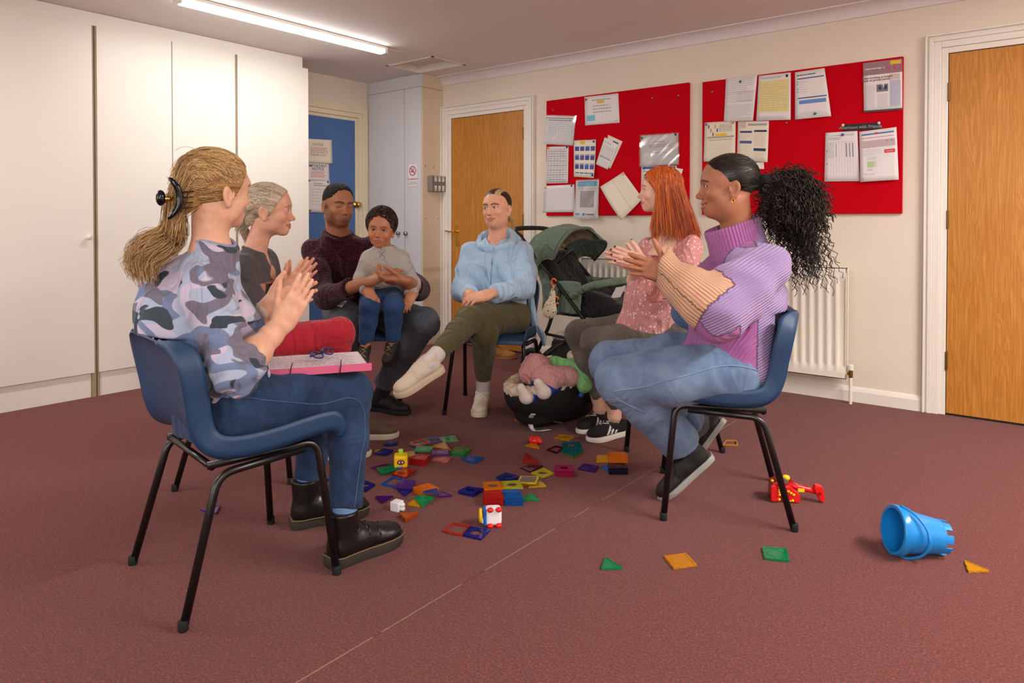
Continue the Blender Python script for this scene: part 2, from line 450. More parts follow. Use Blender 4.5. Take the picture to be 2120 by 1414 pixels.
def struct(o, cat=None, label=None):
    o['kind'] = 'structure'
    if label: o['label'] = label
    if cat: o['category'] = cat
    return o
# floor: two widths of carpet meeting in a seam
fl = MB().box((UL-.1, VF-.1, -0.06), (UR+.1, VB+.1, -0.012)).build('floor', M_EDGE); struct(fl, 'floor', 'brick red carpeted floor of the meeting room')
for a, b in ((UL, -1.3925), (-1.3895, UR)):
    MB().box((a, VF, -0.011), (b, VB, 0.0)).build('carpet_width', M_CARPET, fl)
seam = MB(); yy = VF
while yy < VB:
    L = random.uniform(.05, .5); w = random.uniform(.0008, .0020); seam.box((-1.391-w, yy, -0.011), (-1.391+w*.6, min(VB, yy+L), 0.0012)); yy += L+random.uniform(0.0, .12)
seam.build('frayed_seam', mat('carpet_backing', (150,118,106), 0.95, var=0.35, vscale=120), fl)
# ceiling with the hatch opening
HX0, HX1, HY0, HY1 = -4.375, -3.845, 3.889, 4.265
ce = MB()
for x0, x1, y0, y1 in ((UL-.1, HX0, VF-.1, VB+.1), (HX1, UR+.1, VF-.1, VB+.1), (HX0, HX1, VF-.1, HY0), (HX0, HX1, HY1, VB+.1)):
    ce.box((x0, y0, CZ), (x1, y1, CZ+.16))
ce = struct(ce.build('ceiling', M_CEIL), 'ceiling', 'plain off-white painted ceiling')
hf = MB(); tk = .02
hf.box((HX0, HY0, CZ-.004), (HX0+tk, HY1, CZ+.15)); hf.box((HX1-tk, HY0, CZ-.004), (HX1, HY1, CZ+.15)); hf.box((HX0, HY0, CZ-.004), (HX1, HY0+tk, CZ+.15)); hf.box((HX0, HY1-tk, CZ-.004), (HX1, HY1, CZ+.15))
hatch = hf.build('ceiling_hatch', M_GLOSS); tag(hatch, 'square loft hatch recessed in the ceiling above the corner cupboard', 'hatch')
MB().box((HX0+tk, HY0+tk, CZ+.055), (HX1-tk, HY1-tk, CZ+.08)).build('hatch_panel', M_CEIL, hatch)
# walls
struct(MB().box((UL, VB, 0), (UR, VB+.12, CZ)).build('wall_back', M_CREAM), 'wall', 'cream wall carrying the red notice boards')
struct(MB().box((UL-.12, VF, 0), (UL, VB+.12, CZ)).build('wall_left', M_CREAM), 'wall', 'cream wall with the blue door behind the wardrobes')
struct(MB().box((UR, VF, 0), (UR+.12, VB+.12, CZ)).build('wall_right', M_CREAM), 'wall', 'cream wall right of the oak door, outside the view')
wf = MB()
for x0, x1, z0, z1 in ((UL, -3.4, 0, CZ), (-1.8, .4, 0, CZ), (2.0, UR, 0, CZ), (-3.4, -1.8, 0, .85), (.4, 2.0, 0, .85), (-3.4, -1.8, 2.05, CZ), (.4, 2.0, 2.05, CZ)):
    wf.box((x0, VF-.12, z0), (x1, VF, z1))
struct(wf.build('wall_front', M_CREAM), 'wall', 'cream wall with two windows behind the camera')
for i, (x0, x1) in enumerate(((.4, 2.0), (-3.4, -1.8))):  # invented windows, added to go with the lamps behind the camera
    w = MB()
    for a, b, c, d in ((x0, x1, .85, .9), (x0, x1, 2.0, 2.05), (x0, x0+.05, .9, 2.0), (x1-.05, x1, .9, 2.0), ((x0+x1)/2-.03, (x0+x1)/2+.03, .9, 2.0)): w.box((a, VF-.09, c), (b, VF-.02, d))
    w = struct(w.build('window_%d' % (i+1), M_GLOSS), 'window', 'white framed window behind the camera, %s of the two' % ('right' if i == 0 else 'left'))
    g = NT('window_glass_%d' % i); g.base((1, 1, 1)); g.set(rough=0.0, trans=1.0, ior=1.02)
    MB().box((x0+.05, VF-.06, .9), (x1-.05, VF-.055, 2.0)).build('pane', g.m, w)
# coving along the notice-board wall
def profile_run(prof, u0, u1, flip=False):
    n = len(prof); m = MB(); vs = [(u0, p[0], p[1]) for p in prof]+[(u1, p[0], p[1]) for p in prof]
    m.add(vs, [tuple(range(n)), tuple(range(2*n-1, n-1, -1))]+[(i, n+i, n+(i+1) % n, (i+1) % n) for i in range(n)]); return m
cv = [(VB, CZ), (VB-.085, CZ), (VB-.085, CZ-.006)]
for i in range(9):
    a = math.pi/2*i/8; cv.append((VB-.08+.068*math.sin(a)*1.0, CZ-.008-.058*(1-math.cos(a))))
cv += [(VB-.012, CZ-.072), (VB, CZ-.072)]
struct(profile_run(cv, -4.362, UR).build('trim_1', M_COVE, smooth=False, auto=30), 'coving', 'white plaster coving above the notice boards')
def skirting(name, u0, u1, label):
    p = [(VB, 0), (VB-.018, 0), (VB-.018, .062), (VB-.012, .075), (VB-.006, .085), (VB, .088)]
    struct(profile_run(p, u0, u1).build(name, M_GLOSS), 'skirting', label)
skirting('baseboard_back', -3.352, -.634, 'white skirting board under the radiator')
skirting('baseboard_right', .385, UR, 'white skirting board right of the oak door')
# doors in the notice-board wall
def architrave(mb, u0, u1, top, jamb=.032, face=1):
    """moulded frame round an opening u0..u1, drawn as nested steps standing out from the wall"""
    for w0, w1, d in ((0, jamb, .012), (jamb, jamb+.035, .024), (jamb+.035, jamb+.058, .030), (jamb+.058, jamb+.066, .022), (jamb+.066, jamb+.078, .034)):
        mb.box((u0-w1, VB-d, 0), (u0-w0, VB, top+w1)); mb.box((u1+w0, VB-d, 0), (u1+w1, VB, top+w1)); mb.box((u0-w0, VB-d, top+w0), (u1+w0, VB, top+w1))
def oak_door(name, u0, u1, top, label, hinge_side, handle):
    a = MB(); architrave(a, u0-.004, u1+.004, top+.004); fr = struct(a.build(name, M_GLOSS, bevel=.003), 'door', label)
    MB().box((u0, VB-.006, .012), (u1, VB+.02, top)).build('door_leaf', M_OAK, fr)
    g = MB(); g.box((u0-.004, VB-.004, 0), (u0, VB, top+.004)); g.box((u1, VB-.004, 0), (u1+.004, VB, top+.004)); g.box((u0, VB-.004, top), (u1, VB, top+.004)); g.box((u0, VB-.005, 0.001), (u1, VB, .012)); g.build('shadow_gap', M_DARK, fr)
    hx = u0 if hinge_side < 0 else u1
    for hz in (1.78, 1.08, .30):
        h = MB(); h.tube([(hx, VB-.013, hz-.05), (hx, VB-.013, hz+.05)], .006, 10); h.box((hx-.004, VB-.013, hz-.05), (hx+.004, VB-.004, hz+.05))
        for zz in (-.03, -.01, .01, .03): h.lathe([(.0066, -.0008), (.0066, .0008)], 10, Matrix.Translation((hx, VB-.013, hz+zz)), True)
        h.build('hinge', M_BRONZE, fr)
    if handle:
        hx = u0+.065; h = MB(); o = []
        for i in range(25):
            t = i/24; z = .855+.19*t; w = .020+.006*math.sin(t*math.pi)*0+(.004*math.cos(t*6*math.pi) if t > .55 else 0)
            if t < .12: w = .020*math.sin(t/.12*math.pi/2)+.002
            if t > .93: w = .018*math.cos((t-.93)/.07*math.pi/2)+.002
            o.append((w, z))
        poly = [(hx+w, z) for w, z in o]+[(hx-w, z) for w, z in reversed(o)]
        Mx = Matrix(((1,0,0,0),(0,0,-1,VB-.006),(0,1,0,0),(0,0,0,1)))
        h.prism(poly, 0, .006, Mx); h.build('handle_plate', M_BRASS, fr, bevel=.0015)
        l = MB(); l.tube(smooth_path([(hx, VB-.01, .985), (hx, VB-.04, .985), (hx-.012, VB-.052, .985), (hx-.05, VB-.052, .982), (hx-.10, VB-.05, .990)], 5), [.009]*8+[.0085]*4+[.007]*9, 10); l.build('lever_handle', M_BRASS, fr, True)
    return fr
oak_door('door_2', -4.252, -3.459, 1.968, 'oak veneer door with brass lever handle behind the woman in blue', 1, True)
oak_door('door_3', -.522, .275, 1.988, 'oak veneer door with three hinges at the right edge', -1, False)
# blue door in the left wall
b = MB(); v0, v1, top = 3.34, 4.128, 1.975
for w0, w1, d in ((0, .03, .012), (.03, .07, .03), (.07, .10, .04), (.10, .135, .028)):
    b.box((UL, v0-w1, 0), (UL+d, v0-w0, top+w1)); b.box((UL, v1+w0, 0), (UL+d, v1+w1, top+w1)); b.box((UL, v0-w0, top+w0), (UL+d, v1+w0, top+w1))
bd = struct(b.build('door_1', mat('cream_gloss_paint', (232,220,192), 0.32, var=0.03, vscale=6), bevel=.003), 'door', 'blue painted door with taped notices in a cream frame')
MB().box((UL-.02, v0, .01), (UL+.006, v1, top)).build('door_leaf', M_BLUEDOOR, bd)
MB().lathe([(.001, .05), (.02, .05), (.026, .04), (.022, .03), (.012, .02), (.012, .0), (.03, 0), (.03, -.01)], 16, Matrix.Translation((UL+.02, 4.132, 1.222)) @ Matrix.Rotation(math.pi/2, 4, 'Y')).build('door_knob', M_BRASS, bd, True)
# ------------------------------------------------------------ built-in wardrobes along the left
WZ0, WZ1 = .147, 2.257
wr = empty('built_in_wardrobe', (WF, 3.292, 0), 0, 'run of white built-in wardrobes with tall flat doors along the left wall', 'wardrobe')
def wpart(mb, name, m, **k):
    mb.v = [(x-WF, y-3.292, z) for x, y, z in mb.v]; return mb.build(name, m, wr, **k)
w = MB(); w.box((UL, -.55, 0), (WF-.022, 3.292, CZ-.001)); wpart(w, 'carcass', M_LAM)
w = MB(); w.box((WF-.022, -.55, WZ1+.002), (WF-.012, 3.292, CZ-.002)); wpart(w, 'top_panel', M_CREAMPANEL if False else M_LAM)
for a, c in ((-.55, 1.772), (1.822, 3.292)):
    w = MB(); w.box((WF-.022, a, 0.0), (WF-.014, c, WZ0-.004)); wpart(w, 'plinth', M_LAM)
w = MB(); w.box((WF-.022, 1.776, 0), (WF-.004, 1.796, WZ1)); w.box((WF-.022, 1.806, 0), (WF-.008, 1.820, WZ1)); w.box((WF-.022, 2.722, WZ0), (WF-.008, 2.738, WZ1)); wpart(w, 'frame_edge', M_EDGE)
for (a, c, kn) in ((-.55, .03, None), (.036, .59, None), (.596, 1.19, None), (1.196, 1.788, 1.755), (1.815, 2.271, None), (2.277, 2.722, None), (2.742, 3.336, 2.80)):
    w = MB(); w.box((WF-.018, a, WZ0), (WF, c, WZ1)); d = wpart(w, 'wardrobe_door', M_LAM, bevel=.0015)
    if kn:
        k = MB(); k.lathe([(.001, .028), (.013, .028), (.017, .022), (.014, .014), (.008, .01), (.008, 0)], 16, Matrix.Translation((WF, kn, .974)) @ Matrix.Rotation(math.pi/2, 4, 'Y'))
        k.v = [(x-WF, y-3.292, z) for x, y, z in k.v]; k.build('knob', M_GLOSS, d, True)
# ------------------------------------------------------------ corner cupboard
CU, CVf = -4.362, 4.275
cb = empty('corner_cupboard', (CU, CVf, 0), 0, 'tall white corner cupboard with two narrow doors beside the blue door', 'cupboard')
def cpart(mb, name, m, parent=None, **k):
    mb.v = [(x-CU, y-CVf, z) for x, y, z in mb.v]; return mb.build(name, m, parent or cb, **k)
c = MB(); c.box((UL+.001, CVf+.02, 0), (CU-.012, VB, CZ-.001)); cpart(c, 'carcass', M_LAMG)
c = MB(); c.box((CU-.012, CVf+.012, 0), (CU, VB-.002, 2.225)); c.box((CU-.012, CVf+.012, 2.229), (CU, VB, CZ-.001))
sp = cpart(c, 'side_panel', M_CREAMPANEL, bevel=.001)
c = MB(); c.box((UL+.001, CVf+.004, 2.232), (CU-.004, CVf+.02, CZ-.001)); cpart(c, 'top_filler', M_LAMG)
for a, b_, kn in ((UL+.012, -4.578, -4.641), (-4.572, CU-.004, -4.545)):
    c = MB(); c.box((a, CVf, .08), (b_, CVf+.018, 2.228)); d = cpart(c, 'cupboard_door', M_LAMG, bevel=.0015)
    k = MB(); k.lathe([(.001, .034), (.012, .034), (.018, .028), (.017, .02), (.008, .012), (.007, .0), (.012, 0)], 16, Matrix.Translation((kn, CVf, .967)) @ Matrix.Rotation(math.pi/2, 4, 'X')); cpart(k, 'knob', M_STEEL, d, smooth=True)
c = MB(); c.box((UL+.012, CVf+.015, 0), (CU-.004, CVf+.03, .08)); cpart(c, 'plinth', M_LAMG)
c = MB()
for (pv, pz) in ((4.325, 1.56), (4.318, 1.545), (4.43, 1.555), (4.42, 1.54), (4.325, 1.095), (4.475, 1.095), (4.33, .52), (4.47, .52)):
    c.lathe([(.0045, .001), (.0045, -.004)], 8, Matrix.Translation((CU, pv, pz)) @ Matrix.Rotation(math.pi/2, 4, 'Y'), True)
cpart(c, 'screw_holes', M_DARK, sp)['kind'] = 'stuff'
# no smoking sign on the cupboard door
def textmesh(s, size, bold=0.0):
    cu = bpy.data.curves.new('txt', 'FONT'); cu.body = s; cu.size = size; cu.align_x = 'CENTER'; cu.offset = bold; cu.resolution_u = 2
    o = bpy.data.objects.new('txt', cu); COL.objects.link(o); bpy.context.view_layer.update()
    me = bpy.data.meshes.new_from_object(o.evaluated_get(bpy.context.evaluated_depsgraph_get()))
    vs = [tuple(v.co) for v in me.vertices]; fs = [tuple(p.vertices) for p in me.polygons]
    bpy.data.objects.remove(o); bpy.data.curves.remove(cu); bpy.data.meshes.remove(me); return vs, fs
def flat_mat(rgb, rough=0.6): return mat('ink_%d_%d_%d' % rgb, rgb, rough, var=0.0)
sgx, sgz, sw, sh = -4.468, 1.474, .128, .205
sg = MB().box((sgx-sw/2, CVf-.003, sgz-sh/2), (sgx+sw/2, CVf-.0005, sgz+sh/2)).build('no_smoking_sign', mat('sign_white', (232,232,236), .3, var=0)); tag(sg, 'small no smoking sign with red circle on the corner cupboard door', 'sign')
pm = MB(); yq = CVf-.0036
def sq(m, x0, z0, x1, z1, M=None):
    m.add([(x0, yq, z0), (x1, yq, z0), (x1, yq, z1), (x0, yq, z1)] if M is None else [tuple(M @ Vector(p)) for p in ((x0, 0, z0), (x1, 0, z0), (x1, 0, z1), (x0, 0, z1))], [(0, 1, 2, 3)])
ring = MB(); cz_ = sgz+.035
for i in range(40):
    a, b2 = 2*math.pi*i/40, 2*math.pi*(i+1)/40
    ring.add([(sgx+r*math.cos(t), yq, cz_+r*math.sin(t)) for r, t in ((.034, a), (.042, a), (.042, b2), (.034, b2))], [(0, 1, 2, 3)])
Mb = Matrix.Translation((sgx, yq-.0004, cz_)) @ Matrix.Rotation(math.radians(45), 4, 'Y'); sq(ring, -.036, -.004, .036, .004, Mb)
sq(ring, sgx-sw/2+.003, sgz-sh/2+.003, sgx-sw/2+.0045, sgz+sh/2-.003); sq(ring, sgx+sw/2-.0045, sgz-sh/2+.003, sgx+sw/2-.003, sgz+sh/2-.003); sq(ring, sgx-sw/2+.003, sgz+sh/2-.0045, sgx+sw/2-.003, sgz+sh/2-.003); sq(ring, sgx-sw/2+.003, sgz-sh/2+.003, sgx+sw/2-.003, sgz-sh/2+.0045)
def wall_text(m, s, x, z, size, bold=0.0, y=None):
    vs, fs = textmesh(s, size, bold); m.add([(x+p[0], yq if y is None else y, z+p[1]) for p in vs], fs)
wall_text(ring, 'NO SMOKING', sgx, sgz-.042, .0185, .0006); ring.build('red_print', flat_mat((196,40,48)), sg)
bl = MB(); sq(bl, sgx-.026, cz_-.009, sgx+.018, cz_-.001); 
for q in ((.002, .004, .006), (.008, .010, .007), (.012, .018, .006), (.004, .02, .005)): bl.lathe([(q[2]*.6, 0), (q[2], 0)], 12, Matrix.Translation((sgx+q[0], yq, cz_+q[1])) @ Matrix.Rotation(math.pi/2, 4, 'X'))
wall_text(bl, 'It is against the law to', sgx, sgz-.064, .0105, .0002); wall_text(bl, 'smoke in these premises', sgx, sgz-.079, .0105, .0002); bl.build('black_print', flat_mat((40,40,52)), sg)
# key panel on the cupboard side
kb = empty('switch_panel', (CU, 4.435, 1.40), 0, 'grey box with six white slots on the cupboard side panel', 'panel')
MB().box((.0, -.092, -.068), (.055, .092, .068)).build('housing', M_GREYP, kb, bevel=.006)
for r_ in (0, 1):
    for q in range(3):
        zc = .033 if r_ == 0 else -.033; yc = -.045+q*.047
        MB().box((.054, yc-.013, zc-.016), (.058, yc+.013, zc+.016)).build('slot_label', M_PAPER, kb); MB().box((.054, yc-.013, (zc+.020) if r_ == 0 else (zc-.030)), (.057, yc+.013, (zc+.030) if r_ == 0 else (zc-.020))).build('slot_label', M_PAPER, kb)
# ------------------------------------------------------------ ceiling luminaires (one in view; three unseen ones added in place of strobes and fill)
def luminaire(u, v0, v1, label, power, seen=False):
    t = empty('ceiling_tube_light', (u, (v0+v1)/2, CZ), 0, label, 'light', 'linear ceiling lights'); h = (v1-v0)/2
    MB().box((-.032, -h, -.022), (.032, h, -.0005)).build('housing', M_GLOSS, t, bevel=.004)
    e = NT('lit_diffuser'); e.b.inputs['Emission Color'].default_value = (1, .97, .93, 1); e.b.inputs['Emission Strength'].default_value = 16.0
    MB().box((-.026, -h+.01, -.055), (.026, h-.01, -.02)).build('diffuser', e.m, t, bevel=.012, seg=3)
    for s in (-1, 1): MB().box((-.034, s*h-.014, -.052), (.034, s*h+.014, -.0005)).build('end_cap', M_GLOSS, t, bevel=.004)
    lt = area('tube_light', (0, 0, -.062), (0, 0, 0), .06, 2*h-.04, TUBE_POWER*power, TUBE_COLOR); lt.parent = t
    if seen: MB().box((-.006, h, -.008), (.006, h+.2, -.0005)).build('cable_trunking', M_GLOSS, t)
    return t
luminaire(-3.925, 1.95, 3.465, 'lit linear tube light on the ceiling near the wardrobes', .45, True)
luminaire(-3.925, -1.1, .4, 'lit linear tube light on the ceiling, outside the view at the left', .9)
luminaire(1.15, 2.0, 3.5, 'lit linear tube light on the ceiling, outside the view at the right', 3.6)
luminaire(.9, -1.4, .1, 'lit linear tube light on the ceiling, behind the camera', 1.2)
# ------------------------------------------------------------ radiator
rd = empty('radiator', (-1.93, VB, 0), 0, 'white panel radiator under the notice boards', 'radiator')
RW = .915; rz0, rz1, ry0 = .145, .797, -.10
m = MB(); nx = int(2*RW/.05); N = nx*8; vs = []; pts = []
for i in range(N+1):
    x = -RW+.03+(2*RW-.06)*i/N; ph = (i % 8)/8
    rib = (0.5-0.5*math.cos(2*math.pi*ph)); d = .013*max(0, min(1, rib*2.2-.9)); pts.append((x, d))
cols = [(-RW, 0), *pts, (RW, 0)]; zz = [rz0, rz0+.03, rz0+.065, rz0+.08, rz1-.08, rz1-.065, rz1-.03, rz1]; sc_ = [0, 0, .1, 1, 1, .1, 0, 0]
for z, s in zip(zz, sc_): vs += [(x, ry0-.0+(.011-d)*s, z) for x, d in cols]
nc = len(cols); m.add(vs, [(j*nc+i, j*nc+i+1, (j+1)*nc+i+1, (j+1)*nc+i) for j in range(7) for i in range(nc-1)])
m.build('front_panel', M_RAD, rd, True)
m = MB(); m.box((-RW, ry0+.012, rz0), (RW, ry0+.022, rz1)); m.box((-RW, ry0, rz1-.004), (RW, ry0+.03, rz1)); m.box((-RW, ry0, rz0), (RW, ry0+.02, rz0+.004)); m.box((-RW, ry0, rz0), (-RW+.004, ry0+.05, rz1)); m.box((RW-.004, ry0, rz0), (RW, ry0+.05, rz1)); m.build('back_panel', M_RAD, rd)
m = MB(); m.box((-RW+.02, ry0+.02, rz0+.05), (RW-.02, ry0+.05, rz1-.04)); m.build('convector_fins', M_RAD, rd)
for s in (-.7, .7): MB().box((s-.02, ry0+.04, rz0+.05), (s+.02, -.001, rz1-.05)).build('wall_bracket', M_RAD, rd)
m = MB(); m.tube([(RW-.01, ry0+.02, .178), (RW+.012, ry0+.02, .178)], .011, 8); m.build('tail_nut', M_BRASS, rd)
m = MB(); m.lathe([(.010, .155), (.012, .16), (.012, .2), (.008, .2)], 8, Matrix.Translation((RW+.022, ry0+.02, 0)), True); m.build('valve_body', M_BRONZE, rd)
m = MB(); m.lathe([(.001, .232), (.013, .232), (.016, .226), (.016, .2), (.012, .198)], 12, Matrix.Translation((RW+.022, ry0+.02, 0))); m.build('valve_cap', M_GLOSS, rd)
m = MB(); m.tube([(RW+.022, ry0+.02, .16), (RW+.022, ry0+.02, 0.0)], .0085, 10); m.build('supply_pipe', M_RAD, rd)
# ------------------------------------------------------------ notice boards
BV = 4.515
def board(tl, br, label, pins):
    a = PV(*tl, BV); c = PV(*br, BV); o = empty('notice_board', (a[0], VB, c[2]), 0, label, 'notice board', 'red felt notice boards'); W, Hh = c[0]-a[0], a[2]-c[2]
    MB().box((0, BV-VB, 0), (W, -.0005, Hh)).build('felt_panel', M_RED, o, bevel=.003)
    for px, py in pins:
        p = PV(px, py, BV-.004)
        k = MB(); k.lathe([(.001, .007), (.006, .006), (.0075, .002), (.004, 0), (.001, -.006)], 10, Matrix.Translation((p[0]-a[0], BV-VB, p[2]-c[2])) @ Matrix.Rotation(math.pi/2, 4, 'X')); k.build('push_pin', M_STEEL, o, True)
    return o
board((1131, 209), (1425, 445), 'left red felt notice board pinned with nine papers', [(1145, 228), (1404, 198), (1351, 203)])
board((1454, 170), (1867, 442), 'right red felt notice board beside the oak door', [(1474, 190), (1628, 254)])
PAPN = [0]
def paper(name, c, label, mat_=None, off=.004, prints=(), lines=(), grids=(), pins=(), curl=.004, sleeve=False, texts=(), cat='notice', plane=None):
    """a sheet hung on a board: corner pixels TL TR BR BL give its place, prints in sheet coordinates (s right, t down)"""
    mat_ = mat_ or M_PAPER; yv = (BV-off); P = plane or (lambda px, py: PV(px, py, yv))
    Q = [P(*p) for p in c]; nv = V(0, -1, 0) if plane is None else V(1, 0, 0); rs = random.Random(len(label)*7+PAPN[0]); PAPN[0] += 1
    k1, k2 = rs.uniform(-1, 1), rs.uniform(0, 1); org = (Q[0]+Q[1]+Q[2]+Q[3])/4
    def at(s, t, lift=0.0):
        p = (Q[0]*(1-s)+Q[1]*s)*(1-t)+(Q[3]*(1-s)+Q[2]*s)*t
        bend = curl*(t**2*(.6+.4*k1*(2*s-1))+.4*k2*math.sin(s*3.1)*t+.1)
        return p+nv*(bend+lift)
    o = empty(name, tuple(org), 0, label, cat)
    N = 9; vs = []
    for j in range(N):
        for i in range(N): vs.append(at(i/(N-1), j/(N-1))-org)
    vs2 = [v-nv*.0012 for v in vs]; f = []
    for j in range(N-1):
        for i in range(N-1):
            a = j*N+i; f.append((a, a+N, a+N+1, a+1)); f.append((N*N+a, N*N+a+1, N*N+a+N+1, N*N+a+N))
    rim = [i for i in range(N)]+[j*N+N-1 for j in range(1, N)]+[(N-1)*N+i for i in range(N-2, -1, -1)]+[j*N for j in range(N-2, 0, -1)]
    for i in range(len(rim)): a, b2 = rim[i], rim[(i+1) % len(rim)]; f.append((a, b2, N*N+b2, N*N+a))
    MB().add(vs+vs2, f).build('sheet', mat_, o, True)
    by = {}
    def quad(col, s0, t0, s1, t1, lift=.0006):
        m = by.setdefault(col, MB()); n = max(1, int((s1-s0)*8)); k = max(1, int((t1-t0)*8))
        for j in range(k):
            for i in range(n):
                a, b2, c0, d0 = s0+(s1-s0)*i/n, s0+(s1-s0)*(i+1)/n, t0+(t1-t0)*j/k, t0+(t1-t0)*(j+1)/k
                m.add([at(a, c0, lift)-org, at(a, d0, lift)-org, at(b2, d0, lift)-org, at(b2, c0, lift)-org], [(0, 1, 2, 3)])
    for p in prints: quad(p[4], *p[:4], lift=.0004 if len(p) < 6 else p[5])
    for (s0, t0, s1, t1, n, col, h) in lines:     # rows of writing, broken into words
        for r_ in range(n):
            tt = t0+(t1-t0)*(r_+.5)/n; s = s0
            end = s1-(rs.uniform(.05, .4)*(s1-s0) if rs.random() < .3 else 0)
            while s < end:
                L = min(rs.uniform(.025, .085), end-s); quad(col, s, tt-h/2, s+L, tt+h/2, .0008); s += L+.014
    for (s0, t0, s1, t1, nc_, nr, col, h) in grids:
        for i in range(nc_+1): s = s0+(s1-s0)*i/nc_; quad(col, s-h/2, t0, s+h/2, t1, .0007)
        for j in range(nr+1): t = t0+(t1-t0)*j/nr; quad(col, s0, t-h/2, s1, t+h/2, .0007)
    for (st, s, t, size, col) in texts:
        m = by.setdefault(col, MB()); vs_, fs_ = textmesh(st, size, .0004); w = np.linalg.norm(Q[1]-Q[0]); hh = np.linalg.norm(Q[3]-Q[0])
        m.add([at(s+p[0]/w, t-p[1]/hh, .0009)-org for p in vs_], fs_)
    for col, m in by.items(): m.build('print', flat_mat(col), o)['kind'] = 'stuff'
    for (s, t, col) in pins:
        p = at(s, t, .001)-org; Mr = Matrix.Rotation(math.pi/2, 4, 'X') if plane is None else Matrix.Rotation(math.pi/2, 4, 'Y')
        MB().lathe([(.001, .009), (.007, .008), (.009, .004), (.006, 0)], 10, Matrix.Translation(p) @ Mr).build('push_pin', flat_mat(col, .3), o, True)
    if sleeve:
        t_ = MATS.get('clear_sleeve')
        if t_ is None:
            nt = NT('clear_sleeve'); tr = nt.node('ShaderNodeBsdfTransparent'); gl = nt.node('ShaderNodeBsdfGlossy'); gl.inputs['Roughness'].default_value = .12; fr_ = nt.node('ShaderNodeFresnel'); fr_.inputs['IOR'].default_value = 1.5
            mx = nt.node('ShaderNodeMixShader'); nt.l(nt.math('ADD', fr_.outputs[0], .06), mx.inputs[0]); nt.l(tr.outputs[0], mx.inputs[1]); nt.l(gl.outputs[0], mx.inputs[2]); nt.l(mx.outputs[0], nt.out.inputs['Surface']); MATS['clear_sleeve'] = t_ = nt.m
        N2 = 17; vs = []
        for j in range(N2):
            for i in range(N2):
                s, t = -.03+1.06*i/(N2-1), -.03+1.06*j/(N2-1); vs.append(at(s, t, .003+.0035*math.sin(s*7+t*3+k1*4)*math.sin(t*6+s*4+k2*5))-org)
        MB().add(vs, [(j*N2+i, (j+1)*N2+i, (j+1)*N2+i+1, j*N2+i+1) for j in range(N2-1) for i in range(N2-1)]).build('plastic_sleeve', t_, o, True)
    return o
GY = (150,148,156); GD = (96,94,104); BLU = (52,96,170); NAVY = (44,58,96); YEL = (232,190,40)
paper('notice', [(1210,201),(1280,193),(1283,254),(1212,260)], 'landscape notice with yellow strip at the top of the left board', lines=[(.22,.10,.78,.2,1,GY,.03),(.25,.3,.78,.62,3,GY,.03)], prints=[(.38,.18,.58,.27,YEL),(.06,.66,.3,.86,(120,190,214))], pins=[(.05,.1,(176,30,40)),(.93,.92,(210,210,214))])
paper('timetable_sheet', [(1131,239),(1192,241),(1186,301),(1125,298)], 'landscape timetable in a glossy plastic sleeve, top left of left board', off=.007, grids=[(.12,.22,.92,.9,9,10,(176,172,186),.006)], prints=[(0,0,1,.07,(236,228,230)),(0,.075,1,.095,(70,66,74))], lines=[(.1,.13,.9,.18,1,GD,.03)], sleeve=True)
paper('timetable_sheet', [(1133,304),(1177,303),(1176,379),(1130,380)], 'portrait timetable with grid of boxes at the left board edge', grids=[(.08,.07,.92,.96,6,14,(120,118,128),.010)], lines=[(.1,.08,.9,.95,20,(170,168,176),.012)], pins=[(.06,.03,(232,176,60)),(.94,.02,(40,44,70))])
paper('event_sheet', [(1188,291),(1234,289),(1233,369),(1190,366)], 'curling sheet of twelve blue pictures on the left board', M_PAPERW, off=.006, curl=.03, prints=[(.3,.02,.52,.11,YEL)]+[(.06+.24*i,.17+.245*j,.25+.24*i,.29+.245*j,[(40,66,150),(86,66,150),(36,92,168),(60,70,140)][(i*3+j*2) % 4]) for i in range(4) for j in range(3)]+[(.06+.24*i,.385+.245*j,.26+.24*i,.405+.245*j,(64,124,190)) for i in range(4) for j in range(2)]+[(.08+.23*i,.87,.28+.23*i,.90,(40,96,160)) for i in range(4)], pins=[(.92,.05,(36,60,140)),(.95,.93,(30,44,110))])
paper('leaflet', [(1259,279),(1289,293),(1264,349),(1247,343)], 'back leaflet of the tilted pair on the left board', M_PAPERW, off=.004, prints=[(.4,.1,.8,.16,(60,76,140))])
paper('leaflet', [(1252,284),(1281,300),(1258,351),(1234,340)], 'front leaflet of the tilted pair on the left board', off=.008, lines=[(.1,.22,.9,.9,14,(178,170,172),.012)], grids=[(.15,.3,.85,.62,3,1,(180,176,180),.008)], prints=[(.05,.64,.95,.67,(150,146,150)),(.1,.1,.2,.14,(206,190,60)),(.3,.1,.36,.14,GD),(.46,.1,.52,.14,GD)])
paper('notice', [(1327,281),(1404,276),(1405,340),(1326,344)], 'landscape sheet in a shiny sleeve right of the leaflets', lines=[(.35,.2,.65,.27,1,(190,150,150),.03),(.22,.3,.8,.42,2,(206,160,160),.03),(.3,.55,.7,.62,1,(206,160,160),.03)], pins=[(.03,.08,(30,130,80)),(.94,.03,(40,70,160))], sleeve=True)
paper('notice', [(1328,344),(1401,343),(1400,420),(1327,420)], 'blue headed sheet partly hidden by the orange hair', off=.003, prints=[(.06,.02,.9,.08,(52,92,170)),(.06,.13,.6,.16,GY)], lines=[(.08,.2,.9,.9,12,(180,176,184),.012)], pins=[(.07,.06,(50,110,200)),(.95,.04,(40,150,120))])
paper('notice', [(1395,347),(1414,350),(1410,366),(1396,362)], 'scrap of white paper right of the orange hair', off=.0025)
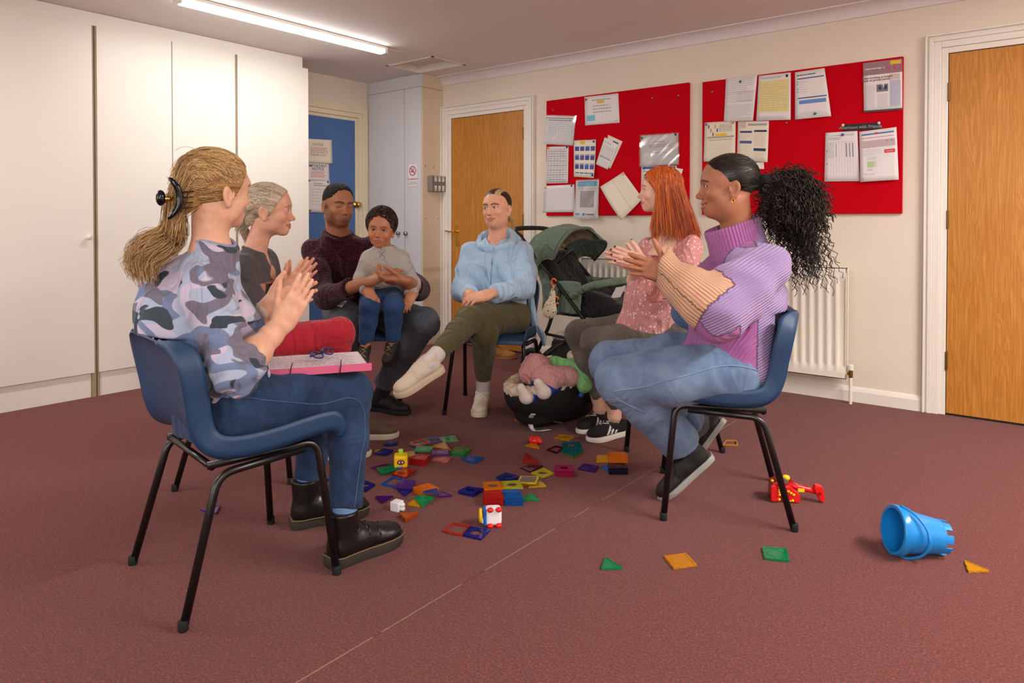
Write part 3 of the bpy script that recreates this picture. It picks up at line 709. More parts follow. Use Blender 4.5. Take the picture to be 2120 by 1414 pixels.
paper('booklet', [(1291,356),(1331,411),(1290,456),(1245,387)], 'cream open booklet hanging askew at the bottom of the left board', M_PAPERW, off=.012, curl=.035, prints=[(.0,.49,1,.505,(196,184,168))], lines=[(.08,.05,.25,.4,4,(200,192,180),.012)], pins=[(.05,.05,(220,180,120))])
paper('price_list', [(1126,385),(1189,382),(1190,439),(1124,440)], 'landscape table sheet at the bottom left corner of the left board', grids=[(.1,.12,.95,.92,14,12,(184,176,196),.006)], lines=[(.02,.2,.1,.92,14,(170,160,180),.02)], pins=[(.06,.06,(226,196,120)),(.92,.04,(60,60,64))], off=.005)
paper('poster', [(1193,374),(1240,372),(1238,454),(1189,453)], 'blue headed poster in a clear sleeve with a grey picture', off=.010, curl=.01, prints=[(.08,.03,.92,.16,(40,150,196)),(.22,.27,.82,.70,(160,156,160)),(.05,.85,.24,.90,(70,160,210)),(.36,.85,.46,.91,(40,110,180)),(.5,.865,.84,.90,(90,88,94))], lines=[(.12,.05,.8,.15,2,(150,206,230),.025),(.1,.18,.9,.25,2,GY,.012)], sleeve=True)
# right board
paper('form', [(1503,163),(1568,155),(1559,250),(1499,252)], 'grey printed form with a green pin, leftmost on the right board', off=.006, lines=[(.06,.04,.9,.4,8,(176,172,178),.010),(.06,.62,.95,.95,14,(176,172,178),.008)], grids=[(.42,.34,.92,.55,8,1,(150,148,154),.008),(.06,.34,.92,.56,1,6,(186,182,188),.006)], pins=[(.48,.11,(24,116,80))])
paper('form', [(1571,157),(1637,150),(1637,248),(1566,250)], 'yellow shaded form beside the grey form', off=.008, prints=[(.05,.13,.95,.82,(226,214,150)),(.85,.03,.92,.09,(40,38,30)),(.1,.05,.7,.09,(190,190,206)),(.4,.56,.44,.74,(230,222,190)),(.55,.56,.59,.74,(230,222,190)),(.68,.56,.72,.74,(230,222,190))], lines=[(.07,.2,.92,.8,12,(196,180,110),.008),(.1,.9,.8,.98,3,(180,176,180),.008)])
paper('assessment_sheet', [(1646,150),(1707,141),(1722,241),(1647,248)], 'white sheet with blue bars and a green pin at its foot', off=.008, curl=.018, prints=[(.08,.14,.95,.165,(70,96,150)),(.08,.55,.95,.575,(64,92,150)),(.12,.61,.92,.69,(104,140,206))]+[(.07,t,.1,t+.018,(50,54,66)) for t in (.2,.25,.36,.42)], lines=[(.07,.06,.7,.1,1,(70,80,100),.022),(.13,.2,.4,.46,5,(190,190,196),.010),(.15,.86,.9,.93,3,(190,190,196),.008)], pins=[(.58,.92,(24,140,80))])
paper('magazine_page', [(1787,131),(1868,121),(1868,227),(1789,233)], 'magazine page with pink photograph at the top right corner of the board', off=.010, prints=[(0,0,1,.26,(150,120,128)),(.08,.02,.5,.09,(206,110,130)),(.5,.1,.98,.2,(200,70,110)),(.05,.1,.55,.18,(206,196,190)),(.3,.2,.9,.25,(204,110,100)),(.7,.02,.97,.09,YEL,.0009),(.68,.4,.96,.93,(196,196,216)),(.68,.28,.94,.39,(206,190,186)),(.34,.46,.64,.61,(120,118,128)),(.40,.49,.47,.57,(50,48,76)),(.54,.49,.61,.57,(50,48,76)),(.47,.46,.54,.53,(222,216,214)),(0,.965,1,1,(70,72,84))], lines=[(.05,.46,.3,.94,26,(196,190,192),.008),(.36,.65,.63,.94,16,(196,190,192),.008),(.70,.42,.94,.9,24,(168,168,198),.008)], texts=[('Lone working at height', .36, .335, .0170, (130,60,60)), ('leads to prosecutions', .33, .385, .0170, (130,60,60))])
paper('leaflet', [(1459,254),(1523,250),(1522,330),(1457,335)], 'cream leaflet with dancing figures and yellow mark behind the dark hair', M_PAPERW, prints=[(.36,.30,.72,.37,(238,198,40)),(.1,.37,.96,.42,(176,170,160)),(.14,.45,.9,.48,(190,186,180))]+[(.12+.07*i,.07+.10*(i % 3),.16+.07*i,.16+.10*(i % 3),[(60,66,110),(206,120,80),(90,90,100),(206,160,130)][i % 4]) for i in range(5)], lines=[(.48,.07,.9,.26,5,(140,136,130),.014),(.1,.55,.85,.95,10,(200,192,180),.008)], pins=[(.06,.05,(90,110,200)),(.93,.04,(170,166,160))])
paper('leaflet', [(1528,252),(1592,250),(1590,336),(1526,332)], 'cream leaflet with navy headings behind the dark hair', M_PAPERW, curl=.012, prints=[(.08,.24,.47,.29,NAVY),(.54,.22,.94,.27,NAVY),(.08,.49,.47,.56,(70,84,130)),(.54,.67,.93,.74,NAVY),(.33,.06,.94,.11,(160,160,164)),(.08,.02,.26,.17,(206,180,180))], lines=[(.08,.31,.4,.45,3,(196,190,180),.010),(.55,.3,.92,.62,8,(190,184,176),.008),(.08,.6,.45,.95,8,(196,190,180),.008),(.55,.78,.92,.95,5,(190,184,176),.008)])
paper('notice', [(1561,336),(1581,335),(1582,350),(1562,350)], 'corner of white paper just above the curly hair', off=.0025)
tn = paper('black_strip', [(1744,258),(1823,253),(1824,268),(1744,271)], 'black label strip with white handwriting on the right board', mat('black_card', (40,40,44), .7, var=.02), off=.004, curl=.001, cat='label', texts=[('Afternoon with Friends', .47, .72, .024, (150,150,156))], pins=[(.02,.12,(230,226,216)),(.96,.12,(230,226,216))])
paper('table_sheet', [(1709,275),(1775,271),(1780,375),(1707,376)], 'white table sheet with punched holes, left of the lower pair', off=.006, prints=[(.33,.23,.355,.51,(150,150,156)),(.63,.23,.665,.51,(140,140,148)),(.73,.23,.765,.51,(140,140,148)),(.82,.23,.86,.51,(140,140,148)),(.05,.37,.075,.39,(30,30,34)),(.05,.63,.075,.65,(30,30,34)),(.1,.065,.9,.075,(150,156,190))], grids=[(.1,.2,.92,.96,10,1,(190,188,200),.006)], lines=[(.1,.1,.5,.16,3,(150,150,160),.010),(.1,.21,.28,.52,12,(176,174,180),.010)], pins=[(.55,.06,(60,90,180))])
paper('newsletter', [(1779,273),(1856,263),(1861,372),(1782,377)], 'colour newsletter with red button, right of the lower pair', off=.012, curl=.014, prints=[(.06,.06,.93,.09,(76,120,170)),(.06,.14,.93,.152,(204,110,116)),(.06,.20,.95,.34,(196,176,180)),(.3,.20,.95,.25,(150,140,176)),(.42,.24,.58,.31,(90,80,116)),(.06,.28,.4,.34,(206,120,130)),(.66,.40,.94,.47,(204,60,76)),(.42,.05,.5,.09,(206,70,60)),(.2,.62,.36,.73,(190,220,160)),(.2,.75,.34,.80,(206,204,220))], lines=[(.06,.37,.6,.5,5,(200,196,196),.008),(.2,.52,.5,.58,3,(176,176,186),.008),(.2,.6,.45,.72,6,(160,200,130),.010),(.06,.84,.4,.88,2,(190,186,190),.010),(.7,.42,.9,.455,2,(236,160,166),.010)])
# notices on the blue door
bp = lambda px, py: PU(px, py, UL+.012)
paper('notice', [(634,287),(687,290),(688,339),(634,337)], 'top notice taped on the blue door, headed notice', plane=bp, curl=.004, texts=[('NOTICE', .45, .27, .030, (150,130,120)), ('THANK YOU', .45, .70, .028, (160,140,128))], lines=[(.16,.33,.84,.58,4,(196,140,130),.03)], mat_=M_PAPERW)
paper('notice', [(634,337),(681,339),(682,375),(634,374)], 'middle notice taped on the blue door, headed important notice', plane=lambda px, py: PU(px, py, UL+.009), curl=.003, texts=[('IMPORTANT', .5, .22, .034, (60,56,58)), ('NOTICE', .5, .40, .034, (60,56,58))], lines=[(.2,.46,.85,.8,4,(214,120,110),.04)])
paper('notice', [(634,371),(683,374),(681,441),(634,439)], 'bottom notice taped on the blue door beside the man', plane=lambda px, py: PU(px, py, UL+.011), curl=.003, lines=[(.3,.08,.95,.2,2,(120,116,116),.02),(.2,.24,.95,.8,6,(170,166,164),.012)], pins=[(.1,.04,(90,80,70)),(.9,.04,(90,80,70)),(.14,.95,(90,80,70))])
# ============================================================ STACKING CHAIRS
M_SEAT = mat('blue_polypropylene', (34,66,102), 0.42, var=0.05, vscale=14, bump=0.25, bscale=900)
M_TUBE = mat('black_steel_tube', (16,16,18), 0.3, var=0.02, spec=0.6)
def make_chair():
    root = empty('stacking_chair')
    # moulded shell: profile (y forward, z up) from seat front over the bend to the back top
    prof = [(.235,.405),(.225,.428),(.19,.440),(.12,.436),(.04,.426),(-.04,.420),(-.11,.424),(-.155,.440),(-.185,.472),(-.202,.52),(-.212,.58),(-.222,.635),(-.234,.69),(-.246,.725),(-.262,.744)]
    wid = [.205,.215,.222,.226,.226,.224,.220,.214,.208,.208,.214,.220,.216,.185,.125]
    P = smooth_path([(a, b, 0) for a, b in prof], 4); W = [p[0] for p in smooth_path([(w, 0, 0) for w in wid], 4)]
    n = len(P); cross = [-1.22,-1.16,-1.05,-1,-.96,-.85,-.6,-.3,0,.3,.6,.85,.96,1,1.05,1.16,1.22]; vs = []
    for i in range(n):
        t = nrm(P[min(i+1, n-1)]-P[max(i-1, 0)]); nv = V(t[1], -t[0], 0)      # outward (down / back)
        s = i/(n-1); dish = .016*math.sin(min(1, s*1.2)*math.pi) if s < .5 else .026*math.sin((s-.3)/.7*math.pi)
        fl = (.055 if .12 < s < .9 else .055*max(.15, min(s/.12, (1-s)/.1)))
        for c in cross:
            a = abs(c); x = math.copysign(min(a, 1.0+min(.02, (a-1)*.2) if a > 1 else a), c)*W[i]
            off = dish*(1-min(1, a)**2) if a <= 1 else -0.0
            off = -dish*(min(1, a)**2)*0.9+dish*.9
            if a > 1: off = fl*(a-1)/.22
            elif a > .9: off -= .006*(a-.9)/.1
            p = P[i]+nv*off; vs.append((x, p[0], p[1]))
    k = len(cross); fs = [(i*k+j, i*k+j+1, (i+1)*k+j+1, (i+1)*k+j) for i in range(n-1) for j in range(k-1)]
    sh = MB().add(vs, fs).build('seat_shell', M_SEAT, root, True); so = sh.modifiers.new('solid', 'SOLIDIFY'); so.thickness = .006; so.offset = 0
    def bend(pts, r=.045): # rounded corner polyline
        out = [np.array(pts[0], float)]
        for i in range(1, len(pts)-1):
            a, b, c = (np.array(pts[j], float) for j in (i-1, i, i+1)); d1 = nrm(a-b); d2 = nrm(c-b); q = min(r, np.linalg.norm(a-b)*.45, np.linalg.norm(c-b)*.45)
            for j in range(7):
                t = j/6; out.append((b+d1*q)*(1-t)**2+2*b*t*(1-t)+(b+d2*q)*t*t)
        out.append(np.array(pts[-1], float)); return out
    for s in (-1, 1):
        MB().tube(bend([(s*.24, .205, .006), (s*.195, .165, .405), (s*.175, -.15, .395)]), .0115, 12).build('leg', M_TUBE, root, True)
        MB().tube(bend([(s*.24, -.235, .006), (s*.215, -.135, .378), (s*.205, .12, .392)]), .0115, 12).build('leg', M_TUBE, root, True)
    for y, z, w in ((.13, .398, .19), (-.14, .392, .185)): MB().tube([(-w, y, z), (w, y, z)], .010, 10).build('crossbar', M_TUBE, root, True)
    m_f = mat('black_rubber', (14,14,14), .8, var=.02)
    for s in (-1, 1):
        for y in (.2055, -.236): MB().lathe([(.0125, 0), (.0135, .002), (.0135, .025), (.0118, .027)], 10, Matrix.Translation((s*.2405, y, 0)), True).build('rubber_foot', m_f, root, True)
    return root
CH = dict(p1=((-2.0,1.172),(.071,.4205)), p2=((-2.79,1.69),(.67,.74)), p3=((-3.24,2.70),(.66,-.75)), p4=((-2.58,3.11),(.453,-.892)), p5=((-1.58,3.20),(-.8,-.6)), p6=((-1.05,2.61),(-.3815,-.188)))
chair_labels = dict(p1='blue plastic stacking chair nearest the camera, under the woman in camouflage', p2='blue plastic stacking chair under the woman in red trousers', p3='blue plastic stacking chair under the man holding the child', p4='blue plastic stacking chair under the woman in the blue hoodie', p5='blue plastic stacking chair under the woman with orange hair', p6='blue plastic stacking chair under the woman in the lilac jumper')
_c0 = make_chair()
for i, kk in enumerate(CH):
    o = _c0 if i == 0 else copy_tree(_c0)
    (cx_, cy_), (fx_, fy_) = CH[kk]; o.location = (cx_, cy_, 0); o.rotation_euler = (0, 0, math.atan2(-fx_, fy_)); tag(o, chair_labels[kk], 'chair', 'blue stacking chairs in the circle')
def CL(kk, x, y, z):
    """chair-local point (x right, y forward, z up) in the room"""
    (cx_, cy_), f = CH[kk]; f = nrm((f[0], f[1], 0)); r = V(f[1], -f[0], 0); return V(cx_, cy_, 0)+r*x+f*y+V(0, 0, z)
def CF(kk):
    f = CH[kk][1]; f = nrm((f[0], f[1], 0)); return f, V(f[1], -f[0], 0)
from mathutils.bvhtree import BVHTree
# ============================================================ PEOPLE: shared modelling tools
def m_skin():
    t = NT('skin'); co = t.coord(); c = t.attr('Col', 'Color'); n = t.noise(co, 45, 4, 0.6); f = t.noise(co, 420, 2, 0.5)
    t.base(t.mix(1.0, c, t.ramp(n, [(0.25, (.86,.82,.80)), (0.75, (1.08,1.06,1.05))]), 'MULTIPLY')); t.bump(f, 0.08, 0.002); t.set(rough=0.48, spec=0.4, sss=0.12); return t.m
M_SKIN = m_skin()
def m_hair(name, dark, mid, light, rough=0.42):
    t = NT(name); r = t.attr('rnd'); a = t.attr('along'); co = t.coord()
    c = t.ramp(t.math('ADD', t.math('MULTIPLY', r, .8), t.math('MULTIPLY', t.noise(co, 22, 2), .25)), [(0.12, lin(dark)), (0.5, lin(mid)), (0.88, lin(light))])
    t.base(c); t.set(rough=rough, spec=0.45); t.b.inputs['Anisotropic'].default_value = 0.5; return t.m
def m_cloth(name, rgb, rough=0.85, weave=900, amt=0.25, var=0.08, vs=12, sheen=0.15, fold=9.0):
    t = NT(name); co = t.coord(); c = lin(rgb); n = t.noise(co, vs, 4, 0.6); w = t.noise(co, weave, 2, 0.6)
    base = t.mix(n, tuple(x*(1-var*1.8) for x in c), tuple(min(1, x*(1+var*1.8)) for x in c))
    base = t.mix(t.math('MULTIPLY', w, .35), base, tuple(x*.6 for x in c))
    t.base(base); t.bump2(t.folds(co, fold), .55, .022, w, amt, 0.002); t.set(rough=rough, spec=0.2, sheen=sheen); return t.m
def m_denim(name, rgb, light, lo=0.3, hi=0.7):
    t = NT(name); co = t.coord(); n = t.noise(co, 9, 5, 0.65); w = t.noise(t.mapping(co, (1, 1, .25)), 1300, 2, 0.7); n2 = t.noise(t.mapping(co, (1, 1, .4)), 60, 3, 0.6)
    base = t.mix(t.ramp(n, [(lo, (0,0,0)), (hi, (1,1,1))]), lin(rgb), lin(light)); base = t.mix(t.math('MULTIPLY', w, .55), base, tuple(x*.45 for x in lin(rgb))); base = t.mix(t.math('MULTIPLY', n2, .22), base, lin(light))
    t.base(base); t.bump2(t.folds(co, 7.0, (1, 1, .8)), .28, .02, t.math('ADD', w, n2), 0.3, 0.002); t.set(rough=0.85, spec=0.15, sheen=0.1); return t.m
def head_shape(o):
    g = o.get; S = Soft(); jaw = g('jaw', 1.0); sm = g('smile', 0.0); fu = g('full', 1.0); ey = .031*g('eyegap', 1.0)
    S.ell((0, -.012, .034), (.0735, .094, .079), k=.01)
    S.ell((0, .026, .006), (.060*fu, .064, .086), k=.03)
    S.ell((0, .020, -.060), (.053*jaw, .058, .048), k=.03)
    S.ell((0, .064, -.093), (.021, .021, .018), k=.026)
    for s in (-1, 1):
        S.ell((s*.037, .054, -.034+.004*sm), (.023*fu, .024, .021), k=.02)
        S.ell((s*.046*jaw, .012, -.062), (.014, .026, .026), k=.025)
    S.cone((-.032, .0765, .021), (.032, .0765, .021), g('brow', .0115), k=.02)
    for s in (-1, 1): S.ell((s*ey, .0925, .000), (.016, .012, .0095), k=.012, mode='sub')
    for s in (-1, 1): S.ell((s*ey, .0715, -.0005), (.0158, .0150, .0128), k=.005)
    if g('eyes', 1.0) > 0:
        for s in (-1, 1): S.ell((s*ey, .0875, -.0012), (.0122, .010, .0046*g('eyes', 1.0)), k=.0016, mode='sub')
    ns = g('nose', 1.0)
    S.cone((0, .080, .008), (0, .0985, -.032), .0062, .0088*ns, k=.012); S.ell((0, .1035, -.0355), (.0098*ns, .0100, .0088), k=.007)
    for s in (-1, 1): S.ell((s*.0110*ns, .0945, -.0395), (.0070*ns, .0095, .0068), k=.006)
    for s in (-1, 1): S.ell((s*.0058*ns, .1005, -.0445), (.0028, .0045, .0026), k=.002, mode='sub')
    lp = g('lips', 1.0); w = .0215+.004*sm; zc = -.0665+.006*sm; op = g('open', 0.0)
    S.ell((0, .068, -.066), (.027, .022, .021), k=.016)
    up = [(-w, .0775-.002*sm, zc), (-.011, .0870, -.0632), (-.0035, .0895, -.0612), (0, .0885, -.0622), (.0035, .0895, -.0612), (.011, .0870, -.0632), (w, .0775-.002*sm, zc)]
    dn = [(-w, .0770-.002*sm, zc-.0008), (-.010, .0865, -.0722-op), (0, .0885, -.0740-op), (.010, .0865, -.0722-op), (w, .0770-.002*sm, zc-.0008)]
    S.chain(up, [.0018, .0036*lp, .0040*lp, .0036*lp, .0040*lp, .0036*lp, .0018], k=.004); S.chain(dn, [.0018, .0044*lp, .0052*lp, .0044*lp, .0018], k=.004)
    ml = [(-w, .080, zc), (-.010, .0915, -.0676-op*.4), (0, .0935, -.0672-op*.4), (.010, .0915, -.0676-op*.4), (w, .080, zc)]
    for i in range(4): S.cone(ml[i], ml[i+1], .0012+op*.45, .0012+op*.45, k=.0015, mode='sub')
    for s in (-1, 1):
        t = math.radians(14); R = np.array([[math.cos(.35*s), -math.sin(.35*s), 0], [math.sin(.35*s), math.cos(.35*s), 0], [0, 0, 1]])
        Rt = np.array([[1, 0, 0], [0, math.cos(t), -math.sin(t)], [0, math.sin(t), math.cos(t)]]); Re = R@Rt
        S.ell((s*.0735, -.012, -.016), (.0085, .0185, .031), Re, k=.006); S.ell((s*.0725, -.006, -.041), (.007, .010, .011), Re, k=.006)
        S.ell((s*.0825, -.0095, -.013), (.0075, .0105, .0190), Re, k=.003, mode='sub'); S.cone((s*.0765, .006, -.006), (s*.0765, .006, -.022), .0035, .0035, k=.003)
    return S, up, dn
def seg_dist(P, pts):
    d = np.full(len(P), 9.0)
    for a, b in zip(pts[:-1], pts[1:]):
        a = V(*a); b = V(*b); ba = b-a; t = np.clip(((P-a)@ba)/(ba@ba), 0, 1); d = np.minimum(d, np.linalg.norm(P-a-t[:, None]*ba, axis=1))
    return d
def mixc(C, w, col):
    w = np.clip(w, 0, 1)[:, None]; return C*(1-w)+np.array(col)[None]*w
def make_head(M, o, skin, extra=None, vox=.0022):
    """M: head frame (x right, y forward, z up, origin between the ears at eye height); extra(S): more volumes in head space"""
    sc = o.get('scale', 1.0); S, up, dn = head_shape(o)
    if extra: extra(S, sc)
    lo = o.get('lo', V(-.3, -.3, -.23)); P, Q = S.mesh(vox, lo=lo)
    sk = np.array(lin(skin)); C = np.tile(sk, (len(P), 1)); front = np.clip((P[:, 1]-.055)/.015, 0, 1)
    for cx_ in (-.04, .04): C = mixc(C, .35*np.exp(-(((P[:, 0]-cx_)/.022)**2+((P[:, 2]+.036)/.018)**2))*front, sk*np.array(o.get('blush', (1.05, .78, .74))))
    C = mixc(C, .3*np.exp(-((P[:, 0]/.014)**2+((P[:, 2]+.036)/.012)**2))*np.clip((P[:, 1]-.09)/.01, 0, 1), sk*np.array((1.0, .8, .76)))
    if 'stubble' in o:
        ax_ = np.abs(P[:, 0]); z = np.where(ax_ < .028, -.048, np.where(ax_ < .05, -.070+(ax_-.028)*.9, -.050+(ax_-.05)*3.0)); w = np.clip((z-P[:, 2])/.012, 0, 1)*np.clip((P[:, 1]+.012)/.02, 0, 1)*np.clip((P[:, 2]+.125)/.012, 0, 1)
        C = mixc(C, o['stubble'][1]*w, lin(o['stubble'][0]))
    d = np.minimum(seg_dist(P, up)/1.05, seg_dist(P, dn)/1.15); C = mixc(C, np.clip((.0066-d)/.0018, 0, 1)*np.clip((P[:, 1]-.074)/.004, 0, 1), lin(o.get('lipcol', (176,96,90))))
    if o.get('open', 0) > 0:
        C = mixc(C, np.clip((.004-seg_dist(P, [(-.014, .083, -.0678), (.014, .083, -.0678)]))/.002, 0, 1), lin((235,225,215)))
    bw = o.get('browth', .0032); bz = o.get('browz', 0.0)
    for s in (-1, 1):
        b = [(s*.013, .088, .0165+bz), (s*.026, .085, .0215+bz), (s*.040, .076, .0205+bz), (s*.049, .066, .0150+bz)]; bd = seg_dist(P*np.array([1, 0, 1]), [(p[0], 0, p[2]) for p in b])
        C = mixc(C, np.clip((bw-bd)/.0012, 0, 1)*.9*np.clip((P[:, 1]-.045)/.01, 0, 1), lin(o.get('browcol', (70,50,36))))
        ey = .031*o.get('eyegap', 1.0)
        e = np.abs(np.sqrt(((P[:, 0]-s*ey)/.0128)**2+((P[:, 2]+.0005)/(.0052*max(.35, o.get('eyes', 1.0))))**2)-1); w = np.clip((.30-e)/.15, 0, 1)*(P[:, 1] > .07)*(P[:, 2] > -.002)
        if o.get('eyes', 1.0) <= 0: w = np.clip((.0014-np.abs(P[:, 2]+.0065+((P[:, 0]-s*ey)/.013)**2*-.003))/.0008, 0, 1)*(np.abs(P[:, 0]-s*ey) < .0135)*(P[:, 1] > .07)
        C = mixc(C, w*o.get('liner', .8), lin((40,26,22)))
    if 'paint' in o: C = o['paint'](P, C)
    W = xform(M, P*sc); return W, Q, C
def eyeballs(M, o, parent):
    sc = o.get('scale', 1.0); ey = .031*o.get('eyegap', 1.0); gz = nrm(o.get('gaze', (0, 1, 0))); n, m = 28, 20; iris = lin(o.get('iris', (84,56,36)))
    for s in (-1, 1):
        th = np.linspace(0, math.pi, m); ph = np.linspace(0, 2*math.pi, n, endpoint=False); ref = V(0, 0, 1); a1 = nrm(np.cross(gz, ref)); a2 = np.cross(gz, a1)
        P = np.array([gz*math.cos(t)+(a1*math.cos(p)+a2*math.sin(p))*math.sin(t) for t in th for p in ph])
        deg = np.degrees(np.repeat(th, n)); C = np.tile(np.array(lin((222,214,206))), (len(P), 1)); C[deg < 31] = iris; C[deg < 14] = lin((10,8,8))
        q = np.array([(i*n+k, i*n+(k+1) % n, (i+1)*n+(k+1) % n, (i+1)*n+k) for i in range(m-1) for k in range(n)])
        mesh_np('eye', xform(M, (P*.0132+V(s*ey, .0730, -.0005))*sc), [q], M_EYE, parent, True, {'Col': C})
_t = NT('eye_surface'); _t.base(_t.attr('Col', 'Color')); _t.set(rough=.12, spec=.6); M_EYE = _t.m
def rot(axis, ang, v):
    axis = nrm(axis); c, s = math.cos(ang), math.sin(ang); v = np.asarray(v, float); return v*c+np.cross(axis, v)*s+axis*(axis@v)*(1-c)
def make_hand(elbow, wrist, d, n, side, curls=((10, 15, 10),)*4, spread=(6, 2, -2, -7), thumb=(38, 18, 12), s=1.0, re=.042, rw=.026, skin=(200,150,120), nail=None, vox=.0036, sweep=1.0):
    """side +1 right hand, -1 left; d finger direction, n back-of-hand direction; returns verts, quads, colours, frame"""
    d = nrm(d); n = nrm(np.asarray(n)-d*(np.asarray(n)@d)); x = np.cross(d, n); M = frame(wrist, x, d, n); S = Soft(); sx = -side
    el = inv_pt(M, elbow)
    S.box((0, .046*s, -.002*s), (.037*s, .046*s, .0125*s), r=.0115*s, k=.01)
    S.ell((sx*.021*s, .030*s, -.013*s), (.0155*s, .030*s, .0125*s), k=.012); S.ell((-sx*.022*s, .034*s, -.011*s), (.013*s, .034*s, .0105*s), k=.012)
    S.cone((0, -.004*s, 0), (0, .03*s, 0), rw, .031*s, k=.018, flat=((0, 0, 1), .62))
    mid = el*.62; S.cone((0, -.004, 0), el*.25, rw*.98, rw*1.10, k=.02, flat=((0, 0, 1), .8)); S.cone(el*.22, mid, rw*1.10, re*.98, k=.03); S.cone(mid, el, re*1.0, re*.92, k=.03)
    xs = [.0270, .0090, -.0090, -.0260]; ys = [.087, .091, .087, .078]; ln = [.070, .078, .072, .056]; rr = [.0086, .0088, .0084, .0075]; tips = []
    for i in range(4):
        p = V(sx*xs[i]*s, ys[i]*s, .001*s); dr = rot((0, 0, 1), math.radians(-sx*spread[i]), (0, 1, 0)); ax = rot((0, 0, 1), math.radians(-sx*spread[i]), (-1, 0, 0)); c = curls[i % len(curls)]; a = 0
        S.cone(p-V(0, .03*s, .003*s), p, .0100*s, rr[i]*1.10*s, k=.008)
        for j, fr in enumerate((.44, .31, .25)):
            a += c[j]; dd = rot(ax, math.radians(a), dr); q = p+dd*ln[i]*fr*s
            S.cone(p, q, rr[i]*s*(1.04, .97, .90)[j], rr[i]*s*(.97, .90, .76)[j], k=.003 if j == 0 else .004); p = q
        tips.append((p, rot(ax, math.radians(a), (0, 0, 1)), dd))
    a0, a1, a2 = thumb; p = V(sx*.022*s, .014*s, -.007*s); dd = nrm((sx*math.sin(math.radians(a0)), math.cos(math.radians(a0)), -math.sin(math.radians(a1)))); tax = nrm(np.cross(dd, V(0, 0, 1)))*1.0
    for j, (L, r0, r1) in enumerate(((.044, .0145, .0112), (.034, .0108, .0098), (.028, .0098, .0078))):
        q = p+dd*L*s; S.cone(p, q, r0*s, r1*s, k=.010 if j == 0 else .004); p = q; dd = rot((0, 0, 1), math.radians(sx*a2), dd)
    tips.append((p, V(0, 0, 1)*.6+V(sx, 0, 0)*.8, dd))
    P, Q = S.mesh(vox); sk = np.array(lin(skin)); C = np.tile(sk, (len(P), 1))
    palm = np.clip(-P[:, 2]/.012, 0, 1)*np.clip(P[:, 1]/.03, 0, 1); C = mixc(C, palm*.35, sk*np.array((1.12, .98, .94)))
    for (tp, tn, td) in tips:
        C = mixc(C, .3*np.clip((.016-np.linalg.norm(P-tp, axis=1))/.01, 0, 1), sk*np.array((1.02, .76, .72)))
        w = np.clip((.0068-np.linalg.norm((P-(tp-td*.001+nrm(tn)*.0055)), axis=1))/.0016, 0, 1); C = mixc(C, w*(1.0 if nail else .55), lin(nail) if nail else np.minimum(1, sk*np.array((1.25, 1.12, 1.1))))
    return xform(M, P), Q, C, M
def figure_body(parent, pieces, hidden=None):
    """pieces: (verts, quads, colours) of the visible skin; hidden: Soft of the covered rest -> one mesh"""
    V_, Q_, C_ = [], [], []; b = 0
    for p, q, c in pieces: V_.append(p); Q_.append(q+b); C_.append(c); b += len(p)
    if hidden is not None:
        p, q = hidden.mesh(.012); V_.append(p); Q_.append(q+b); C_.append(np.tile(pieces[0][2].mean(0), (len(p), 1)))
    return mesh_np('body', np.concatenate(V_), [np.concatenate(Q_)], M_SKIN, parent, True, {'Col': np.concatenate(C_)})
def soft_obj(name, S, vox, m, parent, attrs=None, lo=None, hi=None):
    P, Q = S.mesh(vox, lo, hi); return mesh_np(name, P, [Q], m, parent, True, attrs(P) if attrs else None)
def hframe(pos, fwd, up=(0, 0, 1)):
    f = nrm(fwd); r = nrm(np.cross(f, up)); u = np.cross(r, f); return frame(pos, r, f, u)
def torso(S, pel, chest, neck, shR, shL, fwd, w=(.165, .135, .155, .10), d=(.125, .105, .115, .075), k=.05, sh=.058, bust=0.0):
    """stacked elliptical volumes from pelvis to neck, shoulders sloping away from it"""
    side = nrm(shR-shL); waist = pel*.55+chest*.45; nk = neck+nrm(neck-chest)*.05
    S.slab(pel, waist, w[0], w[1], d[0], d[1], side, k=k); S.slab(waist, chest, w[1], w[2], d[1], d[2], side, k=k*.6)
    S.slab(chest, chest*.35+neck*.65, w[2]*.92, w[3]*1.05, d[2]*.95, d[3]*1.1, side, k=k*.6); S.cone(neck, nk, d[3]*.95, d[3]*.85, k=k*.6)
    for s_ in (shR, shL): S.cone(neck*.85+chest*.15+(s_-neck)*.15, s_-V(0, 0, .016), .054, sh*.82, k=.05)
    if bust > 0:
        f = nrm(np.asarray(fwd)-side*(np.asarray(fwd)@side))
        for s in (-1, 1): S.ell(chest+f*(d[2]*.55)+side*s*.072-V(0, 0, .035), (bust, bust, bust*.95), k=.04)
